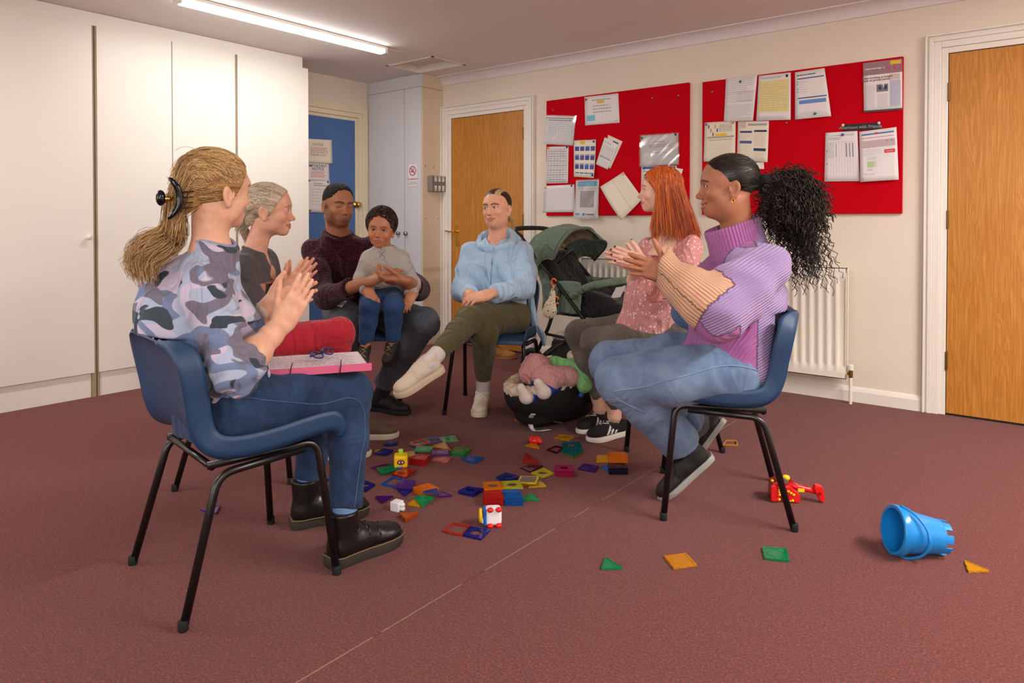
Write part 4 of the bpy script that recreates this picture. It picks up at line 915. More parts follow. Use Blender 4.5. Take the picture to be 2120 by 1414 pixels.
def shoe_part(parent, heel, toe_dir, up, L, mats, shaft=.09, rshaft=.042, side=1, wide=1.0, sole_h=.026, laces=None, stripes=None, toe_z=1.0, ankle_tilt=(0, 0), name='shoe', heel_block=0.0, cap=None, collar=None):
    """shoe standing at heel point; local y to the toe"""
    d = nrm(toe_dir); u = nrm(np.asarray(up)-d*(np.asarray(up)@d)); x = np.cross(d, u); M = frame(heel, x, d, u); k = L/.27
    out = []
    prof = [(-.0, .012), (.004, .024), (.03, .032), (.075, .031), (.115, .033), (.16, .040), (.20, .043), (.232, .038), (.256, .024), (.266, .008)]
    R_ = [(w*wide*k*(1.0 if True else 1), y*k) for y, w in prof]; poly = [(w+.004*side*math.sin(y/L*3.1), y) for w, y in R_]+[(-w+.004*side*math.sin(y/L*3.1), y) for w, y in reversed(R_)]
    S = Soft(); a = sole_h
    S.cone((0, .042*k, a+.020), (0, .10*k, a+.024), .033*wide*k, .034*wide*k, k=.01); S.cone((0, .10*k, a+.030), (0, .165*k, a+.014), .036*wide*k, .034*wide*k, k=.02, flat=((1, 0, 0), 1.05)); S.ell((0, .205*k, a+.010*toe_z), (.040*wide*k, .055*k, .030*k*toe_z), k=.02)
    S.cone((0, .052*k, a+.03), (ankle_tilt[0], .052*k+ankle_tilt[1], shaft), .036*wide*k, rshaft, k=.02)
    S.cone((0, .07*k, a+.05), (0, .13*k, a+.035), .030*k, .028*k, k=.02)
    S.cut((0, 0, a-.002), (0, 0, -1)); S.cut((ankle_tilt[0], ankle_tilt[1]+.05*k, shaft), nrm((ankle_tilt[0], ankle_tilt[1], shaft-.03)))
    P, Q = S.mesh(.0048); o = mesh_np(name, xform(M, P), [Q], mats[0], parent, True)
    so = MB(); n = len(poly)
    ring = lambda z, sc, y0=.5: [tuple(M @ Vector((p[0]*sc, (p[1]-L*y0)*(1+(sc-1)*.5)+L*y0, z+(.006*max(0, (p[1]/L-.75)/.25)**2 if z < .01 else 0)))) for p in poly]
    rs = [ring(0.0, .97), ring(.004, 1.0), ring(a-.004, 1.02), ring(a, .99)]; vs = sum(rs, []); fs = [tuple(range(n-1, -1, -1)), tuple(3*n+i for i in range(n))]+[(j*n+i, j*n+(i+1) % n, (j+1)*n+(i+1) % n, (j+1)*n+i) for j in range(3) for i in range(n)]
    so.add(vs, fs).build('sole', mats[1], o, auto=50)
    bvh = None
    if laces:
        for j in range(5):
            y = (.085+.022*j)*k; z = a+.066-.0105*j-(.004 if j > 2 else 0)
            q = [M @ Vector((sx_*.022*k, y+(.012*sx_ if j % 2 else -.012*sx_), z-abs(sx_)*.010+.006*(1-abs(sx_)))) for sx_ in (-1, -.5, 0, .5, 1)]
            if bvh is None: bvh = BVHTree.FromPolygons([tuple(v) for v in xform(M, P)], [tuple(int(i) for i in f) for f in Q])
            q2 = []
            for p in q:
                h = bvh.find_nearest(p); q2.append(np.array(h[0])+np.array(h[1])*.0012)
            MB().tube(q2, .0026*k, 6).build('lace', laces, o, True)
    if stripes:
        for j in range(3):
            for s_ in (-1, 1):
                st = MB(); pts = []
                for t in np.linspace(0, 1, 6):
                    y = (.085+.026*j+.030*t)*k; z = a+.004+.046*(1-t)-.003*j*(1-t); w = (.0375-.010*(1-t)**2)*wide*k+.0022
                    pts.append((s_*w, y, z))
                vs = []
                for p in pts: vs += [M @ Vector((p[0], p[1]-.0065*k, p[2])), M @ Vector((p[0], p[1]+.0065*k, p[2]))]
                st.add([tuple(v) for v in vs], [(2*i, 2*i+1, 2*i+3, 2*i+2) for i in range(5)]); so_ = st.build('stripe', stripes, o, True); md = so_.modifiers.new('s', 'SOLIDIFY'); md.thickness = .004; md.offset = 0
    return o, M
def ell_surface_path(a, b, n, r, bulge=0.0):
    """n directions from a to b along the skull (a, b head-space points)"""
    a = np.asarray(a, float); b = np.asarray(b, float); t = np.linspace(0, 1, n)[:, None]; return a*(1-t)+b*t
def push_out(P, c, r):
    """push points outside the ellipsoid c, r (keeps hair on the skull)"""
    q = (P-c)/r; l = np.linalg.norm(q, axis=-1, keepdims=True); return np.where(l < 1, c+q/np.maximum(l, 1e-6)*r, P)
SKC, SKR = V(0, -.012, .034), V(.0735, .094, .079)
FMC, FMR = V(0, .026, .006), V(.060, .064, .086)
def neckhole(S, neck, up, r=.056, top=.15, flare=1.5):
    S.cone(neck-up*.07, neck+up*.012, r*.92, r, k=.005, mode='sub'); S.cone(neck+up*.012, neck+up*top, r, r*flare, k=.005, mode='sub'); S.cut(neck+up*.016, up, .008, neck-.098, neck+.098)

def hx(Mh, sc, P): return xform(Mh, np.asarray(P, float)*sc)
def hair_cap(Mh, sc, root, m, cuts, grow=(1.06, 1.08, 1.06), extra=None, vox=.0062, pole=V(0, -.13, -.02), lo=0.0, hi=.6, name='hair_base', wave=None, freq=55, blend=None):
    """close-fitting hair mass; colour streaks run towards the pole"""
    S = Soft(); S.ell(SKC, SKR*np.array(grow), k=.01); S.ell(FMC, FMR*(1+(np.array(grow)-1)*.9), k=.02)
    if extra: extra(S)
    for p, n in cuts: S.cut(p, n, .006)
    if wave: S.wave(*wave)
    P, Q = S.mesh(vox); w = P-pole; az = np.arctan2(w[:, 0], w[:, 2]); r = .5+.25*np.sin(az*freq+2*np.sin(az*7))+.25*np.sin(az*freq*.37+1.0+P[:, 1]*30)
    r = lo+(hi-lo)*r
    if blend: r = blend(P, r)
    return mesh_np(name, hx(Mh, sc, P), [Q], m, root, True, {'rnd': r})
def hair_swept(Mh, sc, root, m, pole, N, ok, vol=(1.03, 1.12), gather=(.010, .006, .02), r=(.0022, .0013), seed=1, lift=.05, name='hair', rndf=None, n=8, sides=3, start=1.03, bulge=None):
    rg = np.random.default_rng(seed); roots = []
    while len(roots) < N:
        v = nrm(rg.normal(size=3)); p = SKC+v*SKR*1.03
        if ok(p): roots.append(p)
    roots = np.array(roots); t = np.linspace(0, 1, n); Pn = np.zeros((N, n, 3)); va = rg.uniform(vol[0], vol[1], N)
    for i in range(N):
        e = np.asarray(pole)+rg.normal(size=3)*np.array(gather); L = roots[i]*(1-t[:, None])+e*t[:, None]; L[:, 2] += lift*np.sin(t*math.pi)*(roots[i][2] > .02)
        q = (L-SKC)/SKR; l = np.linalg.norm(q, axis=1, keepdims=True); tg = start+(va[i]-start)*np.sin(t*math.pi)[:, None]**.6
        Pn[i] = push_out(np.where((l < tg) | (t[:, None] < .7), SKC+q/np.maximum(l, 1e-6)*SKR*tg, L), FMC, FMR*tg)
        if bulge: Pn[i] = push_out(Pn[i], V(*bulge[0]), V(*bulge[1])*(1.02+.08*rg.random()))
    for _ in range(2): Pn[:, 1:-1] = (Pn[:, :-2]+2*Pn[:, 1:-1]+Pn[:, 2:])/4
    rn = rg.uniform(0, 1, N) if rndf is None else np.clip(rndf(roots)+rg.normal(size=N)*.12, 0, 1)
    return strands(name, hx(Mh, sc, Pn.reshape(-1, 3)).reshape(N, n, 3), np.linspace(r[0], r[1], n)[None]*sc, m, root, sides, rn)
def hair_ok(cuts, g=1.03):
    def ok(p):
        q = SKC+(p-SKC)*1.04
        if any((q-V(*c))@nrm(n) > -.002 for c, n in cuts): return False
        return not (abs(p[0]) > .058 and -.034 < p[1] < .014 and p[2] < .020)
    return ok
def hair_tail(root, m, path, widths, N, seed=2, name='ponytail', r=(.0022, .0011), n=12, wav=.004, core=True, rnd=None, short=.8):
    rg = np.random.default_rng(seed); b = np.array(smooth_path(path, 4)); b = b[np.linspace(0, len(b)-1, n).round().astype(int)]; wd = np.interp(np.linspace(0, 1, n), np.linspace(0, 1, len(widths)), widths); Pn = np.zeros((N, n, 3))
    for i in range(N):
        o = nrm(rg.normal(size=3))*rg.uniform(.25, 1); idx = np.linspace(0, (n-1)*rg.uniform(short, 1), n); b2 = np.stack([np.interp(idx, np.arange(n), b[:, c]) for c in range(3)], 1); w2 = np.interp(idx, np.arange(n), wd)
        Pn[i] = b2+o[None]*w2[:, None]+wav*np.sin(np.linspace(0, 6, n)+rg.uniform(0, 6))[:, None]*rg.normal(size=3)[None]*.7
    for _ in range(2): Pn[:, 1:-1] = (Pn[:, :-2]+2*Pn[:, 1:-1]+Pn[:, 2:])/4
    o = strands(name, Pn, np.linspace(r[0], r[1], n)[None], m, root, 3, rnd)
    if core:
        S = Soft(); S.chain([tuple(b[j]) for j in range(0, n-1, 2)], [max(.004, wd[j]*.68) for j in range(0, n-1, 2)], k=.02); P, Q = S.mesh(.006); mesh_np(name+'_core', P, [Q], m, root, True, {'rnd': np.full(len(P), .15)})
    return o
def sit_cut(S, kk, back=-.195, zmax=.73, seat=.434, half=.3):
    """clothing rests on the chair: flattened against the seat and the back"""
    f, r = CF(kk); c = CL(kk, 0, 0, 0); S.cut(CL(kk, 0, back, 0), -f, .05, c-V(.55, .55, -.1), c+V(.55, .55, zmax)); S.cut((0, 0, seat), (0, 0, -1), .015, CL(kk, 0, -.02, .3)-V(half, half, 0), CL(kk, 0, -.02, .6)+V(half, half, 0))
def trousers(S, pel, legs, side, w=(.175, .155), d=(.135, .118), rad=(.098, .086, .066, .062, .050), hem=True, kj=.025, kk=None, creases=True, half=.3):
    S.slab(pel-V(0, 0, .045), pel+V(0, 0, .07), w[0], w[1], d[0], d[1], side, k=.04)
    hn = [lg[3] if len(lg) > 3 else lg[2]-lg[1] for lg in legs]; legs = [lg[:3] for lg in legs]
    for h, kn, end in legs: S.chain([h, h*.5+kn*.5, kn], list(rad[:3]), k=.04, kj=kj)
    if kk: sit_cut(S, kk, seat=.432, half=half)
    for (h, kn, end), nn in zip(legs, hn):
        S.chain([kn, kn*.6+end*.4, end], list(rad[2:]), k=kj, kj=kj)
        if hem: S.cut(end-nrm(nn)*.004, nn, .003, end-.12, end+.12)
    if creases:
        for h, kn, end in legs:      # creases behind the knee and at the groin
            for c, amp, rad_, ax in ((kn-V(0, 0, .05), .004, .085, nrm(end-kn)), (h+V(0, 0, .03), .004, .12, nrm(kn-h))):
                S.post.append((amp, 0, ('dir', ax, 190.0), (lambda X, Y, Z, c=c, rad_=rad_: np.clip(1.15-np.sqrt((X-c[0])**2+(Y-c[1])**2+(Z-c[2])**2)/rad_, 0, 1))))

def neckband(obj, neck, up, r, m, rad=.007, off=.0):
    up = nrm(up); R_ = nrm(np.cross(up, V(.13, .2, 1))); U_ = np.cross(R_, up); pts = snap([obj], [neck+up*(.014+off)+(R_*math.cos(a)+U_*math.sin(a))*r for a in np.linspace(0, 2*math.pi, 40, endpoint=False)], .0)
    for _ in range(3): pts = [(pts[i-1]+pts[i]*2+pts[(i+1) % 40])/4 for i in range(40)]
    return MB().tube(pts, rad, 8, closed=True).build('neckband', m, obj, True)
def snap(objs, pts, off=.001):
    """lay points on the surface of finished meshes"""
    out = []; trees = []
    for o in objs:
        me = o.data; trees.append(BVHTree.FromPolygons([tuple(v.co) for v in me.vertices], [tuple(p.vertices) for p in me.polygons]))
    for p in pts:
        best = None
        for t in trees:
            h = t.find_nearest(Vector(p))
            if h[0] is not None and (best is None or h[3] < best[3]): best = h
        out.append(np.array(best[0])+np.array(best[1])*off)
    return out
# ============================================================ woman in the camouflage top (nearest, left)
def person_camo():
    root = empty('person', tuple(CL('p1', 0, 0, 0)), 0, 'woman in a camouflage top and blue jeans, clapping on the nearest chair', 'person'); root.location = (0, 0, 0)
    skin = (232,184,156)
    pel = CL('p1', .0, -.05, .53); hR, hL = CL('p1', .09, -.05, .515), CL('p1', -.09, -.05, .515)
    kR, kL = CL('p1', .10, .335, .505), CL('p1', -.10, .335, .50)
    heelR, heelL = G(678, 1178), G(600, 1094); dR, dL = nrm(G(818, 1120)-heelR), nrm(G(752, 1064)-heelL)
    aR, aL = heelR+dR*.065+V(0, 0, .11), heelL+dL*.065+V(0, 0, .11)
    neck = D(438, 512, 2.09); shR, shL = D(426, 592, 1.99), D(328, 578, 2.22); chest = (shR+shL)/2*.55+pel*.45+V(0, 0, .06); fw = camdir(.85, .53)
    elR, elL = D(488, 772, 1.94), D(470, 740, 2.30); wrR, wrL = D(583, 672, 2.12), D(553, 640, 2.215)
    # body
    Mh = hframe(D(448, 392, 2.08), camdir(.56, .83, .0), camdir(.06, -.02, 1))
    ho = dict(scale=1.0, jaw=1.0, smile=.4, lipcol=(190,110,104), browcol=(120,86,56))
    def ex(S, sc):
        nb = inv_pt(Mh, neck-V(0, 0, .05)); S.cone((0, -.022, -.06), nb, .048, .054, k=.03)
        for s in (shR, shL): S.cone(inv_pt(Mh, neck-V(0, 0, .02)), inv_pt(Mh, s*.6+neck*.4-V(0, 0, .03)), .042, .045, k=.04)
    hd = make_head(Mh, ho, skin, ex, .0036)
    st = ((4, 6, 4), (4, 6, 4), (5, 7, 5), (8, 8, 6))
    h1 = make_hand(elR, wrR, camdir(.50, .16, .86), camdir(.42, -.86, -.1), 1, st, (3, 1, -1, -4), (30, 4, 4), skin=skin, re=.043, rw=.0265)
    h2 = make_hand(elL, wrL, camdir(.86, .22, .42), camdir(-.20, .95, .15), -1, ((2, 4, 3),)*4, (4, 1, -3, -8), (42, 6, 6), skin=skin, re=.042, rw=.026)
    hid = Soft(); torso(hid, pel, chest, neck-V(0, 0, .05), shR, shL, fw, w=(.13, .11, .125, .07), d=(.09, .08, .085, .05), sh=.04)
    for a, b, c in ((hR, kR, aR), (hL, kL, aL)): hid.chain([a, b, c], [.065, .045, .033], k=.03)
    for a, b in ((shR, elR), (shL, elL)): hid.cone(a, b, .038, .034)
    body = figure_body(root, [hd[:3], h1[:3], h2[:3]], hid); eyeballs(Mh, ho, body)
    # camouflage top
    S = Soft(); torso(S, pel+V(0, 0, .03), chest, neck-V(0, 0, .045), shR, shL, fw, w=(.178, .16, .172, .088), d=(.142, .138, .140, .078), sh=.066, bust=.085)
    S.ell(D(352, 640, 2.13), (.088, .088, .15), k=.06); S.ell(D(365, 720, 2.10), (.10, .10, .12), k=.06)
    S.chain([shR, shR*.45+elR*.55, elR], [.060, .066, .062], k=.03, kj=.022); S.ell(elR+(wrR-elR)*.12, (.058, .058, .058), k=.03); S.cone(elR, elR+(wrR-elR)*.30, .060, .052, k=.03)
    S.chain([shL, shL*.45+elL*.55, elL], [.068, .064, .058], k=.028, kj=.022); S.cone(elL, elL+(wrL-elL)*.55, .056, .048, k=.03)
    neckhole(S, neck+nrm(D(452, 480, 2.085)-neck)*.012, nrm(D(452, 480, 2.085)-neck), .055); S.cuff(elR+(wrR-elR)*.27, wrR-elR, .085)
    sit_cut(S, 'p1'); S.wave(.0045, 34, 1); S.post.append((.005, 0, ('dir', nrm(elR-shR), 150.0), lambda X, Y, Z: np.clip(1.2-np.sqrt((X-elR[0])**2+(Y-elR[1])**2+(Z-elR[2])**2)/.13, 0, 1))); S.wave(.0030, 75, 2, lambda X, Y, Z: np.clip(1.4-np.sqrt((X-elR[0])**2+(Y-elR[1])**2+(Z-elR[2])**2)/.10, .15, 1.4))
    t = NT('camouflage_jersey'); co = t.coord(); g = t.mapping(co, (1, 1, 1.75), (.5, .35, .2))
    def blob(seed, sc, thr): 
        n = t.noise(t.mapping(g, loc=(seed, seed*.7, seed*1.3)), sc, 1.2, .45, .7); return t.ramp(n, [(thr-.004, (0,0,0)), (thr+.004, (1,1,1))])
    c = t.mix(blob(3.1, 6.5, .50), lin((176,188,214)), lin((206,196,220))); c = t.mix(blob(9.7, 7.0, .56), c, lin((120,136,172))); c = t.mix(blob(5.3, 7.5, .58), c, lin((122,118,136))); c = t.mix(blob(14.2, 7.5, .60), c, lin((62,74,84)))
    t.base(c); t.bump2(t.folds(co, 9.0), .6, .022, t.noise(co, 1100, 2), .25, .002); t.set(rough=.9, spec=.15, sheen=.15)
    tp_ = soft_obj('camouflage_top', S, .0070, t.m, root); un = nrm(D(452, 480, 2.085)-neck); neckband(tp_, neck+un*.012, un, .060, mat('slate_neckband', (150,156,186), .9, bump=.2, bscale=900), .006)
    # jeans
    S = Soft(); trousers(S, pel, ((hR, kR, aR+V(0, 0, .055)), (hL, kL, aL+V(0, 0, .055))), nrm(hR-hL), kk='p1'); S.wave(.0024, 55, 4)
    j = soft_obj('jeans', S, .0066, m_denim('mid_blue_denim', (24,38,66), (58,84,124)), root)
    f_, r_ = CF('p1'); sm = smooth_path([CL('p1', .19, -.12, .60), CL('p1', .20, .0, .56), hR*.4+kR*.6+r_*.09, kR*.9+hR*.1+r_*.07, kR+r_*.066-V(0, 0, .06), kR*.5+aR*.5+r_*.06, aR+V(0, 0, .06)+r_*.05], 6)
    MB().tube(snap([j], sm, .0012), .0018, 6).build('side_seam', mat('blue_seam', (64,88,126), .9, var=.15), j, True)
    for an, kn in ((aR, kR), (aL, kL)):
        S2 = Soft(); S2.cone(an-nrm(an-kn)*0+V(0, 0, .02), an+V(0, 0, .07), .036, .041); soft_obj('sock', S2, .008, mat('blue_sock', (110,146,190), .95, bump=.3, bscale=500), root)
    # black ankle boots
    mb_ = (mat('black_leather', (18,17,18), .32, var=.1, vscale=20, bump=.12, bscale=130, spec=.6), mat('brown_welt_rubber', (46,40,34), .7, var=.1))
    for he, dd, sd in ((heelR, dR, 1), (heelL, dL, -1)):
        bt, Mb = shoe_part(root, he-V(0, 0, 0), dd, (0, 0, 1), .285, mb_, shaft=.165, rshaft=.050, side=sd, wide=1.12, sole_h=.034, laces=mb_[0], name='ankle_boot')
        w = MB(); prof = [(.004, .030), (.03, .040), (.075, .039), (.115, .041), (.16, .048), (.20, .051), (.232, .046), (.258, .030), (.268, .008)]
        k = .285/.27; L = [(a*1.12/1.12*k, y*k) for y, a in prof]; loop = [(a, y) for a, y in L]+[(-a, y) for a, y in reversed(L)]
        w.tube([tuple(Mb @ Vector((a, y, .0345))) for a, y in loop], .0026, 5, closed=True).build('welt_stitching', mat('tan_welt', (112,92,66), .8, var=.2, vscale=300), bt, True)
    # hair: swept back into a claw clip, tail falling on the back
    hm = m_hair('dark_blonde_hair', (112,80,46), (180,140,88), (232,198,146)); clip = V(0, -.128, -.034)
    cuts = [((0, .045, .030), nrm((0, .75, -.40))), ((0, -.03, -.062), (0, .2, -1))]; ok0 = hair_ok(cuts); ok = ok0
    hair_cap(Mh, 1, root, hm, cuts, (1.12, 1.13, 1.12), lambda S: S.ell((0, -.088, -.03), (.030, .026, .040), k=.03), pole=clip)
    hair_swept(Mh, 1, root, hm, clip, 4600, ok, (1.13, 1.18), (.010, .006, .028), (.0010, .0006), 11, .06, start=1.13, n=9)
    cw = hx(Mh, 1, clip[None])[0]
    hair_tail(root, hm, [cw, D(360, 490, 2.04), D(318, 508, 2.02), D(292, 535, 2.01), D(300, 572, 2.00)], [.020, .042, .056, .056, .040], 2500, 5, r=(.0010, .0005), wav=.009, short=.7, n=10)
    # claw clip
    mc = mat('black_glossy_plastic', (10,10,12), .12, var=0); cl = MB()
    c2 = V(0, -.150, -.030)
    cl.tube([xform(Mh, V(.018+.016*math.sin(a), -.144-.012*math.cos(a*2), -.03+.055*math.cos(a))[None])[0] for a in np.linspace(.0, math.pi, 12)], [.004+.006*math.sin(a) for a in np.linspace(0, math.pi, 12)], 8)
    o = cl.build('hair_claw_clip', mc, root, True)
    for zz in (-.045, -.03, -.015, 0.0): MB().tube([xform(Mh, V(.034, -.134, zz-.012)[None])[0], xform(Mh, V(.045, -.10, zz-.008)[None])[0]], [.003, .0015], 6).build('clip_tooth', mc, o, True)
    MB().ball(xform(Mh, V(.0, -.168, -.030)[None])[0], (.013, .013, .022), 12).build('clip_grip', mc, o, True)
    MB().tube([xform(Mh, V(.0, -.165, -.032)[None])[0], xform(Mh, V(.010, -.140, -.032)[None])[0]], .008, 8).build('clip_spring', M_BRASS, o, True)
    # watch strap on the left wrist, ring
    Mw = h2[3]; MB().lathe([(.029, -.010), (.0305, -.010), (.0305, .010), (.029, .010)], 24, Mw @ Matrix.Translation((0, -.012, 0)) @ Matrix.Rotation(math.pi/2, 4, 'X') @ Matrix.Diagonal((1.02, .80, 1, 1))).build('watch_strap', mat('beige_strap', (206,190,174), .6, var=.02), root, True)
    return root
person_camo()
# ============================================================ woman in red trousers (second from left)
def person_red():
    root = empty('person', (0, 0, 0), 0, 'grey blonde woman in charcoal top and red trousers, leaning in profile', 'person'); skin = (226,172,146)
    pel = CL('p2', 0, -.02, .53); hR, hL = CL('p2', .09, -.02, .515), CL('p2', -.09, -.02, .515)
    kR, kL = D(700, 690, 3.06), D(688, 738, 3.20)
    tR, tL = G(769, 944), G(826, 905); dR = dL = camdir(.98, .12); heR, heL = tR-dR*.265, tL-dL*.265; aR, aL = heR+dR*.065+V(0, 0, .11), heL+dL*.065+V(0, 0, .11)
    neck = D(522, 520, 3.02); shR, shL = D(500, 552, 2.90), D(548, 540, 3.18); chest = (shR+shL)/2*.55+pel*.45+V(0, 0, .06); fw = camdir(.92, .35)
    elR, elL = D(528, 662, 2.90), D(572, 655, 3.22); wrR, wrL = D(592, 606, 3.0), D(603, 600, 3.08)
    Mh = hframe(D(557, 434, 3.02), camdir(.97, .16, -.04), camdir(.16, 0, 1)); sc = .98
    ho = dict(scale=sc, jaw=.94, full=.94, smile=.5, lipcol=(186,116,106), browcol=(150,120,96), browth=.0026, lo=V(-.3, -.3, -.33), liner=.5, nose=1.08, iris=(90,110,130))
    def ex(S, s_):
        nb = inv_pt(Mh, neck-V(0, 0, .04))/sc; S.cone((0, -.022, -.06), nb, .043, .050, k=.03)
        ch = inv_pt(Mh, chest+fw*.045+V(0, 0, .05))/sc; S.cone(nb, ch, .050, .066, k=.04)
        for s in (shR, shL): S.cone(nb, inv_pt(Mh, s*.55+neck*.45-V(0, 0, .03))/sc, .040, .042, k=.04)
    hd = make_head(Mh, ho, skin, ex, .0034)
    h1 = make_hand(elR, wrR, camdir(.62, .10, .78), camdir(.35, -.9, 0), 1, ((6, 8, 6),)*4, (5, 1, -2, -6), (34, 4, 4), skin=skin, s=.96)
    h2 = make_hand(elL, wrL, camdir(.60, .16, .78), camdir(-.3, .95, 0), -1, ((4, 6, 4),)*4, (6, 2, -2, -8), (40, 6, 4), skin=skin, s=.98)
    hid = Soft(); torso(hid, pel, chest, neck-V(0, 0, .06), shR, shL, fw, w=(.12, .10, .115, .06), d=(.08, .07, .075, .04), sh=.036)
    for a, b, c in ((hR, kR, aR), (hL, kL, aL)): hid.chain([a, b, c], [.06, .042, .03], k=.03)
    for a, b in ((shR, elR), (shL, elL)): hid.cone(a, b, .034, .03)
    body = figure_body(root, [hd[:3], h1[:3], h2[:3]], hid); eyeballs(Mh, ho, body)
    S = Soft(); torso(S, pel+V(0, 0, .04), chest, neck-V(0, 0, .055), shR, shL, fw, w=(.158, .135, .148, .080), d=(.125, .115, .115, .065), sh=.055, bust=.066)
    for sh, el, wr in ((shR, elR, wrR), (shL, elL, wrL)): S.chain([sh, sh*.5+el*.5, el], [.058, .053, .048], k=.028, kj=.022); S.cone(el, el+(wr-el)*.62, .047, .040, k=.03); S.cuff(el+(wr-el)*.58, wr-el)
    up = nrm(D(545, 470, 3.02)-neck); neckhole(S, neck+up*.005, up, .052)
    vp = D(553, 560, 3.02); S.cone(neck+fw*.075+V(0, 0, .01), vp+fw*.075, .052, .022, k=.008, mode='sub')
    sit_cut(S, 'p2'); S.wave(.0040, 38, 3)
    soft_obj('charcoal_top', S, .0076, m_cloth('charcoal_jersey', (88,86,88), .9), root)
    S = Soft(); trousers(S, pel, ((hR, kR, aR+V(0, 0, .06)), (hL, kL, aL+V(0, 0, .06))), nrm(hR-hL), rad=(.096, .086, .068, .060, .048), kk='p2'); S.wave(.003, 50, 6)
    soft_obj('red_trousers', S, .0076, m_cloth('red_twill', (196,44,62), .85, var=.06), root)
    mb = (mat('brown_suede', (98,82,70), .95, var=.1, vscale=40, bump=.2, bscale=400), mat('white_sole_rubber', (214,206,190), .6, var=.04))
    for he, dd, sd in ((heR, dR, 1), (heL, dL, -1)): shoe_part(root, he, dd, (0, 0, 1), .27, mb, shaft=.15, rshaft=.046, side=sd, wide=1.05, sole_h=.028, name='chelsea_boot')
    hm = m_hair('grey_blonde_hair', (128,110,88), (190,172,146), (226,214,196)); pole = V(0, -.118, -.055)
    cuts = [((0, .050, .035), nrm((0, .75, -.42))), ((0, -.03, -.065), (0, .2, -1))]; ok0 = hair_ok(cuts); ok = ok0
    hair_cap(Mh, sc, root, hm, cuts, (1.09, 1.12, 1.09), lambda S: S.ell((0, -.075, -.045), (.036, .032, .036), k=.03), pole=pole, lo=.15, hi=.8)
    hair_swept(Mh, sc, root, hm, pole, 2600, ok, (1.08, 1.16), (.012, .008, .022), (.0012, .0007), 21, .045, start=1.095)
    pw = hx(Mh, sc, pole[None])[0]; hair_tail(root, hm, [pw, D(518, 500, 3.10), D(530, 520, 3.22), D(552, 530, 3.24), D(560, 560, 3.22)], [.016, .022, .022, .022, .014], 500, 7, name='hair_tail', r=(.0014, .0007))
    return root
person_red()
